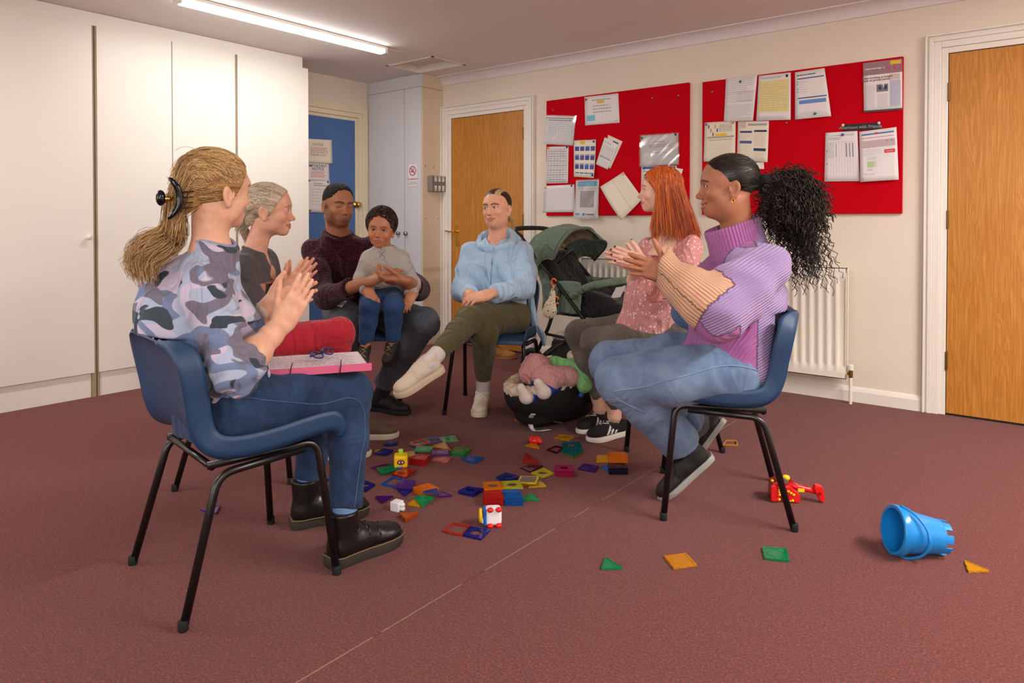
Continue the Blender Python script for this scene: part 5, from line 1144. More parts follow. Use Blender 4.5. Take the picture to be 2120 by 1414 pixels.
# ============================================================ man in burgundy jumper
def person_man():
    root = empty('person', (0, 0, 0), 0, 'man in burgundy jumper and grey jeans with a child on his lap', 'person'); skin = (170,114,84)
    pel = D(738, 640, 4.10); f, r = CF('p3'); hR, hL = pel-camdir(1, 0)*.09+V(0, 0, -.015), pel+camdir(1, 0)*.09+V(0, 0, -.015)
    kR, kL = D(722, 676, 3.70), D(878, 668, 3.78); aL = G(786, 852)+V(0, 0, .11); aR = D(712, 838, 3.72)
    neck = D(703, 486, 3.99); shR, shL = D(646, 516, 3.99), D(772, 508, 4.02); chest = (shR+shL)/2*.55+pel*.45+V(0, 0, .07); fw = camdir(.12, -1)
    elR, wrR = D(674, 616, 3.80), D(764, 582, 3.60); elL, wrL = D(868, 600, 3.88), D(838, 582, 3.58)
    Mh = hframe(D(700, 424, 3.93), camdir(.60, -.78, -.10), camdir(.02, .06, 1)); sc = 1.04
    def paint(P, C):
        w = np.clip((P[:, 2]-.005)/.03, 0, 1)*np.clip((.025-P[:, 1])/.02, 0, 1)*np.clip((np.abs(P[:, 0])-.045)/.015, 0, 1)
        return mixc(C, .75*w, lin((44,30,24)))
    ho = dict(scale=sc, jaw=1.10, full=1.0, smile=.15, eyes=0.0, lipcol=(150,92,78), browcol=(28,18,14), browth=.0040, nose=1.15, lips=1.15, stubble=((42,28,22), .42), liner=.9, blush=(1.0, .92, .9), paint=paint)
    def ex(S, s_):
        nb = inv_pt(Mh, neck-V(0, 0, .05))/sc; S.cone((0, -.02, -.06), nb, .058, .062, k=.03)
        for s in (shR, shL): S.cone(nb, inv_pt(Mh, s*.4+neck*.6-V(0, 0, .03))/sc, .046, .046, k=.04)
    hd = make_head(Mh, ho, skin, ex, .0030)
    h1 = make_hand(elR, wrR, camdir(.90, -.05, .36), camdir(-.30, -.35, .88), 1, ((8, 10, 8), (6, 8, 6), (6, 8, 6), (8, 10, 8)), (4, 1, -2, -6), (50, -25, -6), skin=skin, s=1.05, re=.039, rw=.029)
    h2 = make_hand(elL, wrL, camdir(-.92, -.20, .05), camdir(.10, -.30, -.95), -1, ((28, 40, 25),)*4, (4, 1, -1, -4), (30, 30, 10), skin=skin, s=1.05, re=.044, rw=.030)
    hid = Soft(); torso(hid, pel, chest, neck-V(0, 0, .06), shR, shL, fw, w=(.13, .12, .14, .07), d=(.09, .085, .09, .05), sh=.045)
    for a, b, c in ((hR, kR, aR), (hL, kL, aL)): hid.chain([a, b, c], [.065, .045, .034], k=.03)
    for a, b in ((shR, elR), (shL, elL)): hid.cone(a, b, .042, .036)
    body = figure_body(root, [hd[:3], h1[:3], h2[:3]], hid)
    S = Soft(); torso(S, pel+V(0, 0, .02), chest, neck-V(0, 0, .052), shR, shL, fw, w=(.170, .160, .178, .105), d=(.130, .125, .130, .094), sh=.064)
    for sh, el, wr, e in ((shR, elR, wrR, .62), (shL, elL, wrL, .5)): S.chain([sh, sh*.5+el*.5, el], [.058, .060, .055], k=.028, kj=.022); S.cone(el, el+(wr-el)*e, .060, .053, k=.03); S.cuff(el+(wr-el)*(e-.04), wr-el)
    up = nrm(D(705, 465, 3.96)-neck); neckhole(S, neck+up*.012, up, .064)
    S.wave(.0045, 34, 5)
    t = NT('burgundy_knit'); co = t.coord(); n = t.noise(co, 10, 3)
    ck = t.node('ShaderNodeTexVoronoi'); ck.inputs['Scale'].default_value = 135; t.l(co, ck.inputs['Vector'])
    t.base(t.mix(t.ramp(ck.outputs['Distance'], [(0.1, (1,1,1)), (0.6, (0,0,0))]), lin((38,12,22)), lin((98,30,50)))); t.bump2(t.folds(co, 8.0), .5, .022, t.math('SUBTRACT', 1.0, ck.outputs['Distance']), .8, .006); t.set(rough=.95, spec=.1, sheen=.2)
    jm = soft_obj('burgundy_jumper', S, .0076, t.m, root); neckband(jm, neck+up*.012, up, .070, t.m, .010)
    S = Soft(); trousers(S, pel, ((hR, kR, aR+V(0, 0, .03)), (hL, kL, aL+(kL-aL)*.10)), nrm(hL-hR), w=(.172, .15), rad=(.102, .094, .080, .072, .062)); S.wave(.0032, 46, 8)
    j = soft_obj('grey_jeans', S, .0076, m_denim('grey_denim', (62,66,76), (104,110,122)), root)
    S = Soft(); S.chain([aL-V(0, 0, .03), aL+(kL-aL)*.22], [.042, .044]); soft_obj('black_sock', S, .008, mat('black_cotton', (22,22,26), .95, bump=.2), root)
    mb = (mat('black_trainer', (20,20,22), .6, var=.1, bump=.15), mat('black_rubber_sole', (24,24,26), .7, var=.05))
    dL = nrm(G(834, 857)-G(786, 850)); shoe_part(root, G(782, 850)-dL*.06, dL, (0, 0, 1), .285, mb, shaft=.11, rshaft=.047, side=-1, wide=1.05, laces=mb[0], name='trainer')
    dR = camdir(.25, -.97); shoe_part(root, G(712, 856)-dR*.06, dR, (0, 0, 1), .285, mb, shaft=.11, rshaft=.047, side=1, wide=1.05, laces=mb[0], name='trainer')
    hm = m_hair('short_black_hair', (8,7,7), (16,13,12), (30,25,23), .95)
    hair_cap(Mh, sc, root, hm, [((0, .062, .062), nrm((0, .95, -.32))), ((0, -.01, .014), nrm((0, .42, -1)))], (1.045, 1.05, 1.08), vox=.0035, wave=(.0016, 420, 3), lo=.1, hi=.9, freq=90)
    return root
person_man()
# ============================================================ the child
def person_child():
    root = empty('person', (0, 0, 0), 0, 'curly haired toddler in grey sweatshirt and jeans sitting on the man', 'person'); skin = (190,128,94)
    dp = 3.62; pel = D(790, 612, 3.78); hR, hL = D(772, 615, 3.74), D(806, 615, 3.74); kR, kL = D(766, 634, 3.58), D(815, 632, 3.58); aR, aL = D(757, 712, 3.60), D(813, 706, 3.62)
    neck = D(796, 518, 3.74); shR, shL = D(764, 534, 3.74), D(830, 534, 3.76); chest = D(796, 557, 3.75); fw = camdir(-.03, -1)
    elR, wrR = D(748, 578, 3.72), D(764, 606, 3.58); elL, wrL = D(853, 585, 3.74), D(851, 614, 3.64)
    Mh = hframe(D(789, 474, 3.72), camdir(.0, -1, -.06), camdir(.07, 0, 1)); sc = .86
    ho = dict(scale=sc, jaw=.92, full=1.10, smile=-.5, eyes=1.25, eyegap=1.03, lipcol=(160,96,82), browcol=(60,38,26), browth=.0030, nose=.95, lips=1.0, iris=(36,22,16), gaze=(-.02, 1, -.02), blush=(1.08, .85, .78), liner=.9)
    def ex(S, s_):
        S.ell((0, -.01, .045), (.080, .100, .082), k=.02)
        nb = inv_pt(Mh, neck-V(0, 0, .03))/sc; S.cone((0, -.015, -.06), nb, .044, .050, k=.03)
        for s in (shR, shL): S.cone(nb, inv_pt(Mh, s*.4+neck*.6-V(0, 0, .02))/sc, .036, .036, k=.03)
    hd = make_head(Mh, ho, skin, ex, .0030)
    h1 = make_hand(elR, wrR, camdir(.45, -.5, -.6), camdir(-.1, -.75, .6), 1, ((55, 75, 40),)*4, (2, 0, 0, -2), (22, 25, 14), s=.60, re=.030, rw=.020, skin=skin, vox=.0030)
    h2 = make_hand(elL, wrL, camdir(-.25, -.55, -.65), camdir(.1, -.75, .65), -1, ((20, 30, 20),)*4, (8, 3, -3, -8), (40, 10, 8), s=.60, re=.030, rw=.020, skin=skin, vox=.0030)
    hid = Soft(); torso(hid, pel, chest, neck-V(0, 0, .03), shR, shL, fw, w=(.085, .08, .085, .04), d=(.06, .06, .06, .035), sh=.026, k=.03)
    for a, b, c in ((hR, kR, aR), (hL, kL, aL)): hid.chain([a, b, c], [.04, .03, .024], k=.02)
    body = figure_body(root, [hd[:3], h1[:3], h2[:3]], hid); eyeballs(Mh, ho, body)
    S = Soft(); torso(S, pel+V(0, 0, .02), chest, neck-V(0, 0, .028), shR, shL, fw, w=(.118, .115, .110, .066), d=(.088, .085, .080, .062), sh=.040, k=.03)
    for sh, el, wr in ((shR, elR, wrR), (shL, elL, wrL)): S.chain([sh, el], [.047, .042], k=.03); S.cone(el, el+(wr-el)*.95, .041, .036, k=.02); S.cuff(el+(wr-el)*.86, wr-el)
    neckhole(S, neck+V(0, 0, .006)+fw*.006, V(0, 0, 1), .044, .10); S.cut(pel-V(0, 0, .010), (0, 0, -1), .006, pel-.16, pel+.16)
    S.wave(.0035, 50, 2)
    m = m_cloth('pale_grey_sweat', (178,172,166), .9, amt=.2, var=.03); sw = soft_obj('grey_sweatshirt', S, .0050, m, root); neckband(sw, neck+V(0, 0, .006)+fw*.006, V(0, 0, 1), .049, m, .0055)
    st = mat('dark_stitching', (70,66,66), .9, var=0)
    for a, b in (((783, 519), (797, 533)), ((797, 519), (785, 533))): MB().tube([D(*a, 3.655), D(*b, 3.645)], .0011, 5).build('stitched_cross', st, sw)
    S = Soft(); trousers(S, pel-V(0, 0, .01), ((hR, kR, aR), (hL, kL, aL)), camdir(1, 0), w=(.105, .10), d=(.085, .08), rad=(.062, .058, .050, .044, .038), kj=.02, creases=False); S.wave(.002, 70, 3)
    soft_obj('blue_jeans', S, .0052, m_denim('dark_blue_denim', (22,46,86), (58,92,140)), root)
    mb = (mat('black_brown_trainer', (40,34,30), .8, var=.3, vscale=40), mat('dark_sole', (34,30,28), .7)); la = mat('tan_lace', (168,140,104), .8, var=.05)
    for a, dd, s in ((aR, camdir(.05, -.90, -.42), 1), (aL, camdir(-.20, -.85, -.48), -1)):
        u = nrm(V(0, 0, 1)-dd*dd[2]); S = Soft(); S.cone(a+V(0, 0, .0), a-V(0, 0, .03), .026, .026); soft_obj('ankle', S, .006, M_SKIN, root, lambda P: {'Col': np.tile(lin(skin), (len(P), 1))})
        shoe_part(root, a-V(0, 0, .03)-u*.035-dd*.03, dd, u, .155, mb, shaft=.062, rshaft=.029, side=s, wide=1.15, sole_h=.016, laces=la, name='trainer')
    hm = m_hair('brown_curls', (26,17,13), (52,36,28), (84,60,46), .7)
    hair_cap(Mh, sc, root, hm, [((0, .072, .058), nrm((0, .95, -.42))), ((0, -.005, -.004), nrm((0, .30, -1)))], (1.22, 1.16, 1.20), vox=.0045, wave=(.004, 170, 3), lo=0, hi=.6)
    rg = np.random.default_rng(5); N = 620; n = 16; Pn = np.zeros((N, n, 3)); i = 0; tt = np.linspace(0, 2*math.pi*1.6, n)
    while i < N:
        v = nrm(rg.normal(size=3)); p = SKC+V(0, 0, .006)+v*SKR*np.array([1.20, 1.14, 1.20])
        if p[1] > .074+(p[2]-.075)*.8 or p[2] < (-.025 if p[1] < .02 else .035+(p[1]-.02)*.35): continue
        a1 = nrm(np.cross(v, rg.normal(size=3))); a2 = np.cross(v, a1); rr = rg.uniform(.005, .009); Pn[i] = p+(a1*np.cos(tt)[:, None]+a2*np.sin(tt)[:, None])*rr+v*(np.linspace(0, .010, n))[:, None]; i += 1
    strands('curls', hx(Mh, sc, Pn.reshape(-1, 3)).reshape(N, n, 3), np.full((1, n), .0017), hm, root, 3)
    return root
person_child()
# ============================================================ woman in the pale blue hoodie
def person_blue():
    root = empty('person', (0, 0, 0), 0, 'woman in pale blue hoodie and olive leggings with legs crossed', 'person'); skin = (226,170,140)
    pel = CL('p4', .0, -.05, .535); hR, hL = CL('p4', .09, -.05, .52), CL('p4', -.09, -.05, .525)
    kR, kL = D(1003, 690, 3.70), D(972, 662, 3.64); aR = G(1001, 838)+V(0, 0, .105)-camdir(0, 1)*.06; aL = D(905, 733, 3.34)
    neck = D(1027, 500, 4.12); shR, shL = D(972, 520, 4.13), D(1083, 520, 4.08); chest = (shR+shL)/2*.55+pel*.45+V(0, 0, .06); fw = camdir(-.12, -1)
    elR, wrR = D(960, 600, 4.0), D(974, 612, 3.76); elL, wrL = D(1088, 598, 3.93), D(1012, 609, 3.71)
    Mh = hframe(D(1029, 431, 4.09), camdir(-.44, -.9, .02), camdir(-.05, 0, 1)); sc = .99
    ho = dict(scale=sc, jaw=1.06, full=1.06, smile=.7, eyes=.75, lipcol=(184,108,100), browcol=(72,48,36), browth=.0042, nose=1.0, iris=(88,104,112), gaze=(.35, 1, .02), liner=.9)
    def ex(S, s_):
        nb = inv_pt(Mh, neck-V(0, 0, .05))/sc; S.cone((0, -.02, -.06), nb, .050, .058, k=.03); S.ell((0, .02, -.085), (.045, .045, .03), k=.03)
        for s in (shR, shL): S.cone(nb, inv_pt(Mh, s*.4+neck*.6-V(0, 0, .03))/sc, .044, .044, k=.04)
    hd = make_head(Mh, ho, skin, ex, .0030)
    h1 = make_hand(elR, wrR, camdir(.30, -.45, -.80), camdir(.05, -.80, .45), 1, ((10, 18, 12), (8, 16, 12), (8, 16, 12), (10, 16, 12)), (6, 2, -2, -8), (36, 8, 6), skin=skin, s=.95)
    h2 = make_hand(elL, wrL, camdir(-.93, -.25, -.20), camdir(-.10, -.55, .82), -1, ((18, 22, 14), (20, 24, 16), (22, 26, 16), (24, 28, 18)), (6, 2, -2, -6), (40, 14, 8), skin=skin, s=.95)
    hid = Soft(); torso(hid, pel, chest, neck-V(0, 0, .06), shR, shL, fw, w=(.13, .12, .13, .07), d=(.09, .085, .09, .05), sh=.042)
    for a, b, c in ((hR, kR, aR), (hL, kL, aL)): hid.chain([a, b, c], [.065, .045, .032], k=.03)
    for a, b in ((shR, elR), (shL, elL)): hid.cone(a, b, .038, .034)
    body = figure_body(root, [hd[:3], h1[:3], h2[:3]], hid); eyeballs(Mh, ho, body)
    S = Soft(); torso(S, pel+V(0, 0, .0), chest, neck-V(0, 0, .05), shR, shL, fw, w=(.190, .168, .172, .092), d=(.142, .132, .132, .08), sh=.066, bust=.085)
    for sh, el, wr in ((shR, elR, wrR), (shL, elL, wrL)): S.chain([sh, sh*.5+el*.5, el], [.058, .064, .060], k=.028, kj=.022); S.cone(el, el+(wr-el)*.95, .060, .053, k=.03); S.cuff(el+(wr-el)*.86, wr-el)
    S.cut(pel-V(0, 0, .035), (0, 0, -1), .01, pel-.30, pel+.30)
    neckhole(S, neck, V(0, 0, 1), .064)
    S.wave(.005, 30, 7); S.wave(.0028, 70, 9)
    hm_ = m_cloth('pale_blue_fleece', (176,208,236), .92, amt=.15, var=.03); hd_ = soft_obj('hoodie', S, .0076, hm_, root)
    # hood lying round the neck, cords, zip
    S = Soft(); pts = []; si = nrm(shL-shR)
    for a in np.linspace(0, 2*math.pi, 17): pts.append(neck+V(0, 0, -.008)+si*.098*math.cos(a)+fw*.092*math.sin(a)+V(0, 0, -.045*math.sin(a)+.012))
    S.chain(pts, [.024+.012*max(0, -math.sin(a))+.004*math.cos(a) for a in np.linspace(0, 2*math.pi, 17)], k=.012); S.ell(neck-fw*.11-V(0, 0, .005)+si*.045, (.10, .09, .055), k=.03); S.cone(neck+V(0, 0, .09), neck-V(0, 0, .03), .082, .070, k=.01, mode='sub'); S.wave(.005, 40, 4)
    soft_obj('hood', S, .006, hm_, hd_)
    cm = mat('blue_cord', (150,190,222), .8, var=.03)
    for px in (1004, 1019): MB().tube([D(px, 498, 3.955), D(px+1, 520, 3.925), D(px-1, 548, 3.90), D(px+1, 572 if px == 1004 else 545, 3.90)], .0028, 6).build('drawstring', cm, hd_, True)
    MB().tube([D(1021, 512, 3.945), D(1018, 545, 3.915), D(1015, 600, 3.90)], .0028, 6).build('zip', mat('zip_blue', (120,160,200), .4), hd_, True)
    # trailing hem of the hoodie beside the chair
    S = Soft(); S.cone(CL('p4', -.20, -.10, .50), CL('p4', -.275, -.06, .40), .03, .05, k=.02, flat=(CL('p4', -1, -.3, 0)-CL('p4', 0, 0, 0), .25)); S.cone(CL('p4', -.19, -.12, .60), CL('p4', -.215, -.10, .48), .05, .05, k=.03, flat=(CL('p4', -1, -.3, 0)-CL('p4', 0, 0, 0), .4)); soft_obj('hoodie_hem', S, .006, hm_, hd_)
    S = Soft(); trousers(S, pel, ((hR, kR, aR+(kR-aR)*.16, V(0, 0, -1)), (hL, kL, aL)), nrm(hR-hL), w=(.185, .165), d=(.140, .12), rad=(.106, .096, .070, .058, .042), kk='p4', creases=False); S.wave(.0018, 45, 3)
    soft_obj('olive_leggings', S, .0076, m_cloth('olive_jersey', (92,86,54), .75, var=.05, amt=.12), root)
    sk = mat('white_sock', (222,216,214), .95, var=.02, bump=.35, bscale=260)
    dl = camdir(-.80, -.42, -.42); ul = nrm(V(.0, 0, 1)-dl*dl[2]+camdir(.3, 0)*.2)
    for a, b in ((aR+(kR-aR)*.30, aR-V(0, 0, .03)), (aL, aL+nrm(aL-kL)*.085)):
        S = Soft(); S.cone(a, b, .041, .040); soft_obj('sock', S, .006, sk, root)
    mb = (mat('cream_trainer', (226,214,194), .6, var=.06, vscale=30, bump=.1, bscale=90), mat('cream_sole', (222,208,180), .6, var=.04)); la = mat('cream_lace', (236,228,212), .8, var=.02)
    dr = nrm(G(990, 866)-G(1001, 840)); shoe_part(root, G(1001, 841)-dr*.0, dr, (0, 0, 1), .265, mb, shaft=.10, rshaft=.043, side=1, wide=1.08, sole_h=.032, laces=la, name='trainer')
    hl = aL+nrm(aL-kL)*.075-ul*.075-dl*.065; shoe_part(root, hl, dl, ul, .265, mb, shaft=.105, rshaft=.043, side=-1, wide=1.08, sole_h=.032, laces=la, name='trainer')
    hm = m_hair('dark_hair_with_blonde', (36,24,19), (74,52,38), (226,190,132)); pole = V(0, -.112, -.045)
    def rf(R): return np.where((R[:, 0] < -.018) & (R[:, 0] > -.052) & (R[:, 2] > .055), .85, .12)
    cuts = [((0, .060, .045), nrm((0, .82, -.42))), ((0, -.03, -.06), (0, .2, -1))]; ok0 = hair_ok(cuts); ok = ok0
    hair_cap(Mh, sc, root, hm, cuts, (1.035, 1.05, 1.04), pole=pole, lo=0, hi=.35, blend=lambda P, r: np.where((P[:, 0] < -.018) & (P[:, 0] > -.05) & (P[:, 2] > .06), .8, r))
    hair_swept(Mh, sc, root, hm, pole, 2000, ok, (1.04, 1.07), (.008, .006, .012), (.0011, .0007), 31, .02, rndf=rf, start=1.042)
    pw = hx(Mh, sc, pole[None])[0]; hair_tail(root, hm, [pw, D(1062, 462, 4.16), D(1062, 480, 4.18)], [.008, .012, .007], 200, 9, rnd=np.full(200, .8), core=False)
    rg = MB(); Mr = h2[3]; rg.lathe([(.0094, -.0014), (.0104, -.0014), (.0104, .0014), (.0094, .0014)], 16, Mr @ Matrix.Translation((-.0095*.95*1, .105, -.004)) @ Matrix.Rotation(math.radians(72), 4, 'X')); rg.build('ring', M_STEEL, root, True)
    return root
person_blue()
# ============================================================ pregnant woman with orange hair
def person_orange():
    root = empty('person', (0, 0, 0), 0, 'pregnant woman with long orange hair in a pink floral dress', 'person'); skin = (236,190,168)
    pel = CL('p5', 0, -.05, .535); hR, hL = CL('p5', .09, -.05, .52), CL('p5', -.09, -.05, .52)
    kR, kL = D(1198, 690, 3.66), D(1232, 708, 3.42); heR, heL = G(1256, 880), G(1290, 899); dR, dL = nrm(G(1203, 898)-heR), nrm(G(1226, 914)-heL); aR, aL = heR+dR*.06+V(0, 0, .10), heL+dL*.06+V(0, 0, .10)
    neck = D(1388, 492, 3.47); shR, shL = D(1342, 512, 3.60), D(1432, 508, 3.38); chest = (shR+shL)/2*.55+pel*.45+V(0, 0, .06); fw = camdir(-.70, -.70)
    elR, wrR = D(1316, 600, 3.52), D(1318, 548, 3.32); elL, wrL = D(1405, 605, 3.22), D(1335, 548, 3.16)
    Mh = hframe(D(1367, 393, 3.47), camdir(-.97, .16, .02), camdir(.02, 0, 1)); sc = .98
    ho = dict(scale=sc, jaw=.95, full=.97, smile=.4, lipcol=(206,120,112), browcol=(150,84,50), browth=.0028, lo=V(-.3, -.3, -.33), liner=.9, nose=.92, iris=(80,100,90))
    def ex(S, s_):
        nb = inv_pt(Mh, neck-V(0, 0, .04))/sc; S.cone((0, -.02, -.06), nb, .044, .050, k=.03); S.cone(nb, inv_pt(Mh, chest+fw*.075+V(0, 0, .06))/sc, .058, .078, k=.04)
        for s in (shR, shL): S.cone(nb, inv_pt(Mh, s*.75+neck*.25-V(0, 0, .012))/sc, .042, .046, k=.04)
    hd = make_head(Mh, ho, skin, ex, .0034)
    st = ((4, 8, 6), (3, 6, 5), (3, 6, 5), (4, 8, 6)); nl = (92,16,30)
    h1 = make_hand(elR, wrR, camdir(-.93, -.12, .34), camdir(-.1, .90, .40), 1, st, (5, 1, -3, -9), (44, 6, 6), skin=skin, s=.98, nail=nl, re=.040)
    h2 = make_hand(elL, wrL, camdir(-.92, .10, .36), camdir(-.1, -.92, .3), -1, st, (4, 1, -2, -7), (44, 4, 6), skin=skin, s=.98, nail=nl, re=.040)
    hid = Soft(); torso(hid, pel, chest, neck-V(0, 0, .07), shR, shL, fw, w=(.12, .11, .115, .06), d=(.09, .085, .075, .04), sh=.036)
    for a, b, c in ((hR, kR, aR), (hL, kL, aL)): hid.chain([a, b, c], [.06, .042, .03], k=.03)
    hid.cone(shR, elR, .040, .036); hid.cone(shL, elL, .040, .036)
    Pu = Soft(); Pu.cone(shR, elR, .046, .041); Pu.cone(shL, elL, .046, .041); pp, pq = Pu.mesh(.005)
    body = figure_body(root, [hd[:3], h1[:3], h2[:3], (pp, pq, np.tile(lin(skin), (len(pp), 1)))], hid); eyeballs(Mh, ho, body)
    bel = D(1352, 618, 3.42)
    S = Soft(); torso(S, pel+V(0, 0, .0), chest, neck-V(0, 0, .06), shR, shL, fw, w=(.175, .150, .155, .085), d=(.135, .125, .120, .065), sh=.058, bust=.078)
    S.ell(bel, (.135, .135, .150), k=.06); S.cone(pel+V(0, 0, -.01), D(1330, 680, 3.45), .15, .13, k=.06)
    for sh, el in ((shR, elR), (shL, elL)): S.chain([sh, sh*.45+el*.55], [.048, .058], k=.03); S.cut(sh*.48+el*.52, el-sh, .004, sh*.4+el*.6-.13, sh*.4+el*.6+.13)
    neckhole(S, neck-V(0, 0, .015), V(0, 0, 1), .062); vp = D(1376, 565, 3.30); S.cone(neck+fw*.05+V(0, 0, .06), vp+fw*.05, .080, .012, k=.008, mode='sub');
    S.cut((0, 0, .475), (0, 0, -1), .01); sit_cut(S, 'p5'); S.wave(.0034, 44, 2)
    t = NT('pink_floral_jersey'); co = t.coord(); vo = t.node('ShaderNodeTexVoronoi'); vo.inputs['Scale'].default_value = 62; t.l(t.mapping(co, (1, 1, .8)), vo.inputs['Vector']); n = t.noise(co, 160, 2, .6)
    sp = t.ramp(t.math('ADD', vo.outputs['Distance'], t.math('MULTIPLY', n, .55)), [(.50, (1,1,1)), (.57, (0,0,0))]); t.base(t.mix(sp, lin((216,148,146)), lin((248,226,220)))); t.bump2(t.folds(co, 9.0, (1, 1, .35)), .6, .022, n, .15, .002); t.set(rough=.9, spec=.15, sheen=.15)
    soft_obj('floral_dress', S, .0076, t.m, root)
    S = Soft(); trousers(S, pel, ((hR, kR, aR+V(0, 0, .05)), (hL, kL, aL+V(0, 0, .05))), nrm(hR-hL), rad=(.096, .088, .068, .058, .042), kk='p5'); S.wave(.0025, 50, 6)
    soft_obj('grey_jeans', S, .0076, m_denim('faded_grey_denim', (82,76,72), (132,124,116)), root)
    for a in (aR, aL): S = Soft(); S.cone(a+V(0, 0, .06), a, .034, .036); soft_obj('ankle', S, .006, M_SKIN, root, lambda P: {'Col': np.tile(lin(skin), (len(P), 1))})
    mb = (mat('black_suede', (22,21,22), .9, var=.1, bump=.2, bscale=500), mat('white_rubber_sole', (232,226,216), .5, var=.02)); wh = mat('white_leather', (236,232,226), .5, var=.02)
    for he, dd, s, a in ((heR, dR, 1, aR), (heL, dL, -1, aL)):
        sh, Ms = shoe_part(root, he-dd*.02, dd, (0, 0, 1), .26, mb, shaft=.075, rshaft=.040, side=s, wide=1.05, sole_h=.026, laces=wh, stripes=wh, name='trainer')
        S = Soft(); S.cone((0, .095, .085), (0, .075, .145), .026, .030, k=.01, flat=((0, 1, 0), .35)); P, Q = S.mesh(.005); tg = mesh_np('tongue', xform(Ms, P), [Q], wh, sh, True)
        tr = MB()
        for ang, r_ in ((-38, .013), (0, .016), (38, .013)):
            Mt = Ms @ Matrix.Translation((0, .098, .112)) @ Matrix.Rotation(math.radians(-18), 4, 'X') @ Matrix.Rotation(math.radians(ang), 4, 'Y'); tr.add([tuple(Mt @ Vector((x_*r_*.32, .0045, .004+z_*r_))) for x_, z_ in ((0, 0), (.8, .45), (0, 1), (-.8, .45))], [(0, 1, 2, 3)])
        for zz in (-.003, .000): Mt = Ms @ Matrix.Translation((0, .098, .112)) @ Matrix.Rotation(math.radians(-18), 4, 'X'); tr.add([tuple(Mt @ Vector((x_, .0045, zz+z_))) for x_, z_ in ((-.009, 0), (.009, 0), (.009, .0016), (-.009, .0016))], [(0, 1, 2, 3)])
        tr.build('trefoil_mark', flat_mat((24,24,26)), sh)
    hm = m_hair('orange_hair', (150,52,8), (206,86,18), (240,140,58), .35); rg = np.random.default_rng(41); N = 2700; n = 12; Pn = np.zeros((N, n, 3)); i = 0; t = np.linspace(0, 1, n)
    hair_cap(Mh, sc, root, hm, [((0, .052, .03), nrm((0, .80, -.38))), ((0, 0, -.035), (0, .0, -1))], (1.07, 1.08, 1.06), pole=V(0, .02, .2), lo=.2, hi=.6)
    while i < N:
        v = nrm(rg.normal(size=3)); p = SKC+v*SKR*1.04
        if p[2] < .028 or p[1] > .078: continue
        s = 1 if p[0] > 0 else -1; yb = np.clip(p[1], -.09, .07); fr = (yb+.09)/.16
        ang = float(np.clip(math.atan2(p[0], -(p[1]+.012)), -1.95, 1.95)); a2 = V(.096*math.sin(ang), -.012-.112*math.cos(ang), rg.normal()*.008); fr = (1-math.cos(ang))/1.37
        e = V(a2[0]*1.0+.008*s+rg.normal()*.008, a2[1]-.050*(1.2-fr)+rg.normal()*.010, -.205-.03*(1-fr)+rg.normal()*.022)
        c1 = np.concatenate([[p+(a2-p)*u+V(s*.0, 0, .0) for u in np.linspace(0, 1, 6)]]); q = (c1-SKC)/SKR; l = np.linalg.norm(q, axis=1, keepdims=True); g_ = 1.06+.05*rg.random(); c1 = push_out(SKC+q/l*SKR*g_, FMC, FMR*g_)
        c2 = np.array([c1[-1]*(1-u)+e*u+V(s*.006, -.004, 0)*math.sin(u*math.pi) for u in np.linspace(0, 1, 7)[1:]]); Pn[i] = np.concatenate([c1, c2]); i += 1
    for _ in range(4): Pn[:, 1:-1] = (Pn[:, :-2]+2*Pn[:, 1:-1]+Pn[:, 2:])/4
    strands('hair', hx(Mh, sc, Pn.reshape(-1, 3)).reshape(N, n, 3), np.linspace(.0015, .0008, n)[None], hm, root, 3)
    nk = mat('brown_cord', (92,58,40), .7, var=0); MB().tube([D(1368, 470, 3.36), D(1370, 490, 3.325), D(1371, 510, 3.29), D(1383, 492, 3.33), D(1396, 470, 3.37)], .0012, 5).build('necklace', nk, root)
    Mw = h2[3]; MB().lathe([(.028, -.008), (.0295, -.008), (.0295, .008), (.028, .008)], 24, Mw @ Matrix.Translation((0, -.025, 0)) @ Matrix.Rotation(math.pi/2, 4, 'X') @ Matrix.Diagonal((1.02, .82, 1, 1))).build('bracelet', mat('silver_white', (226,226,230), .3), root, True)
    return root
person_orange()
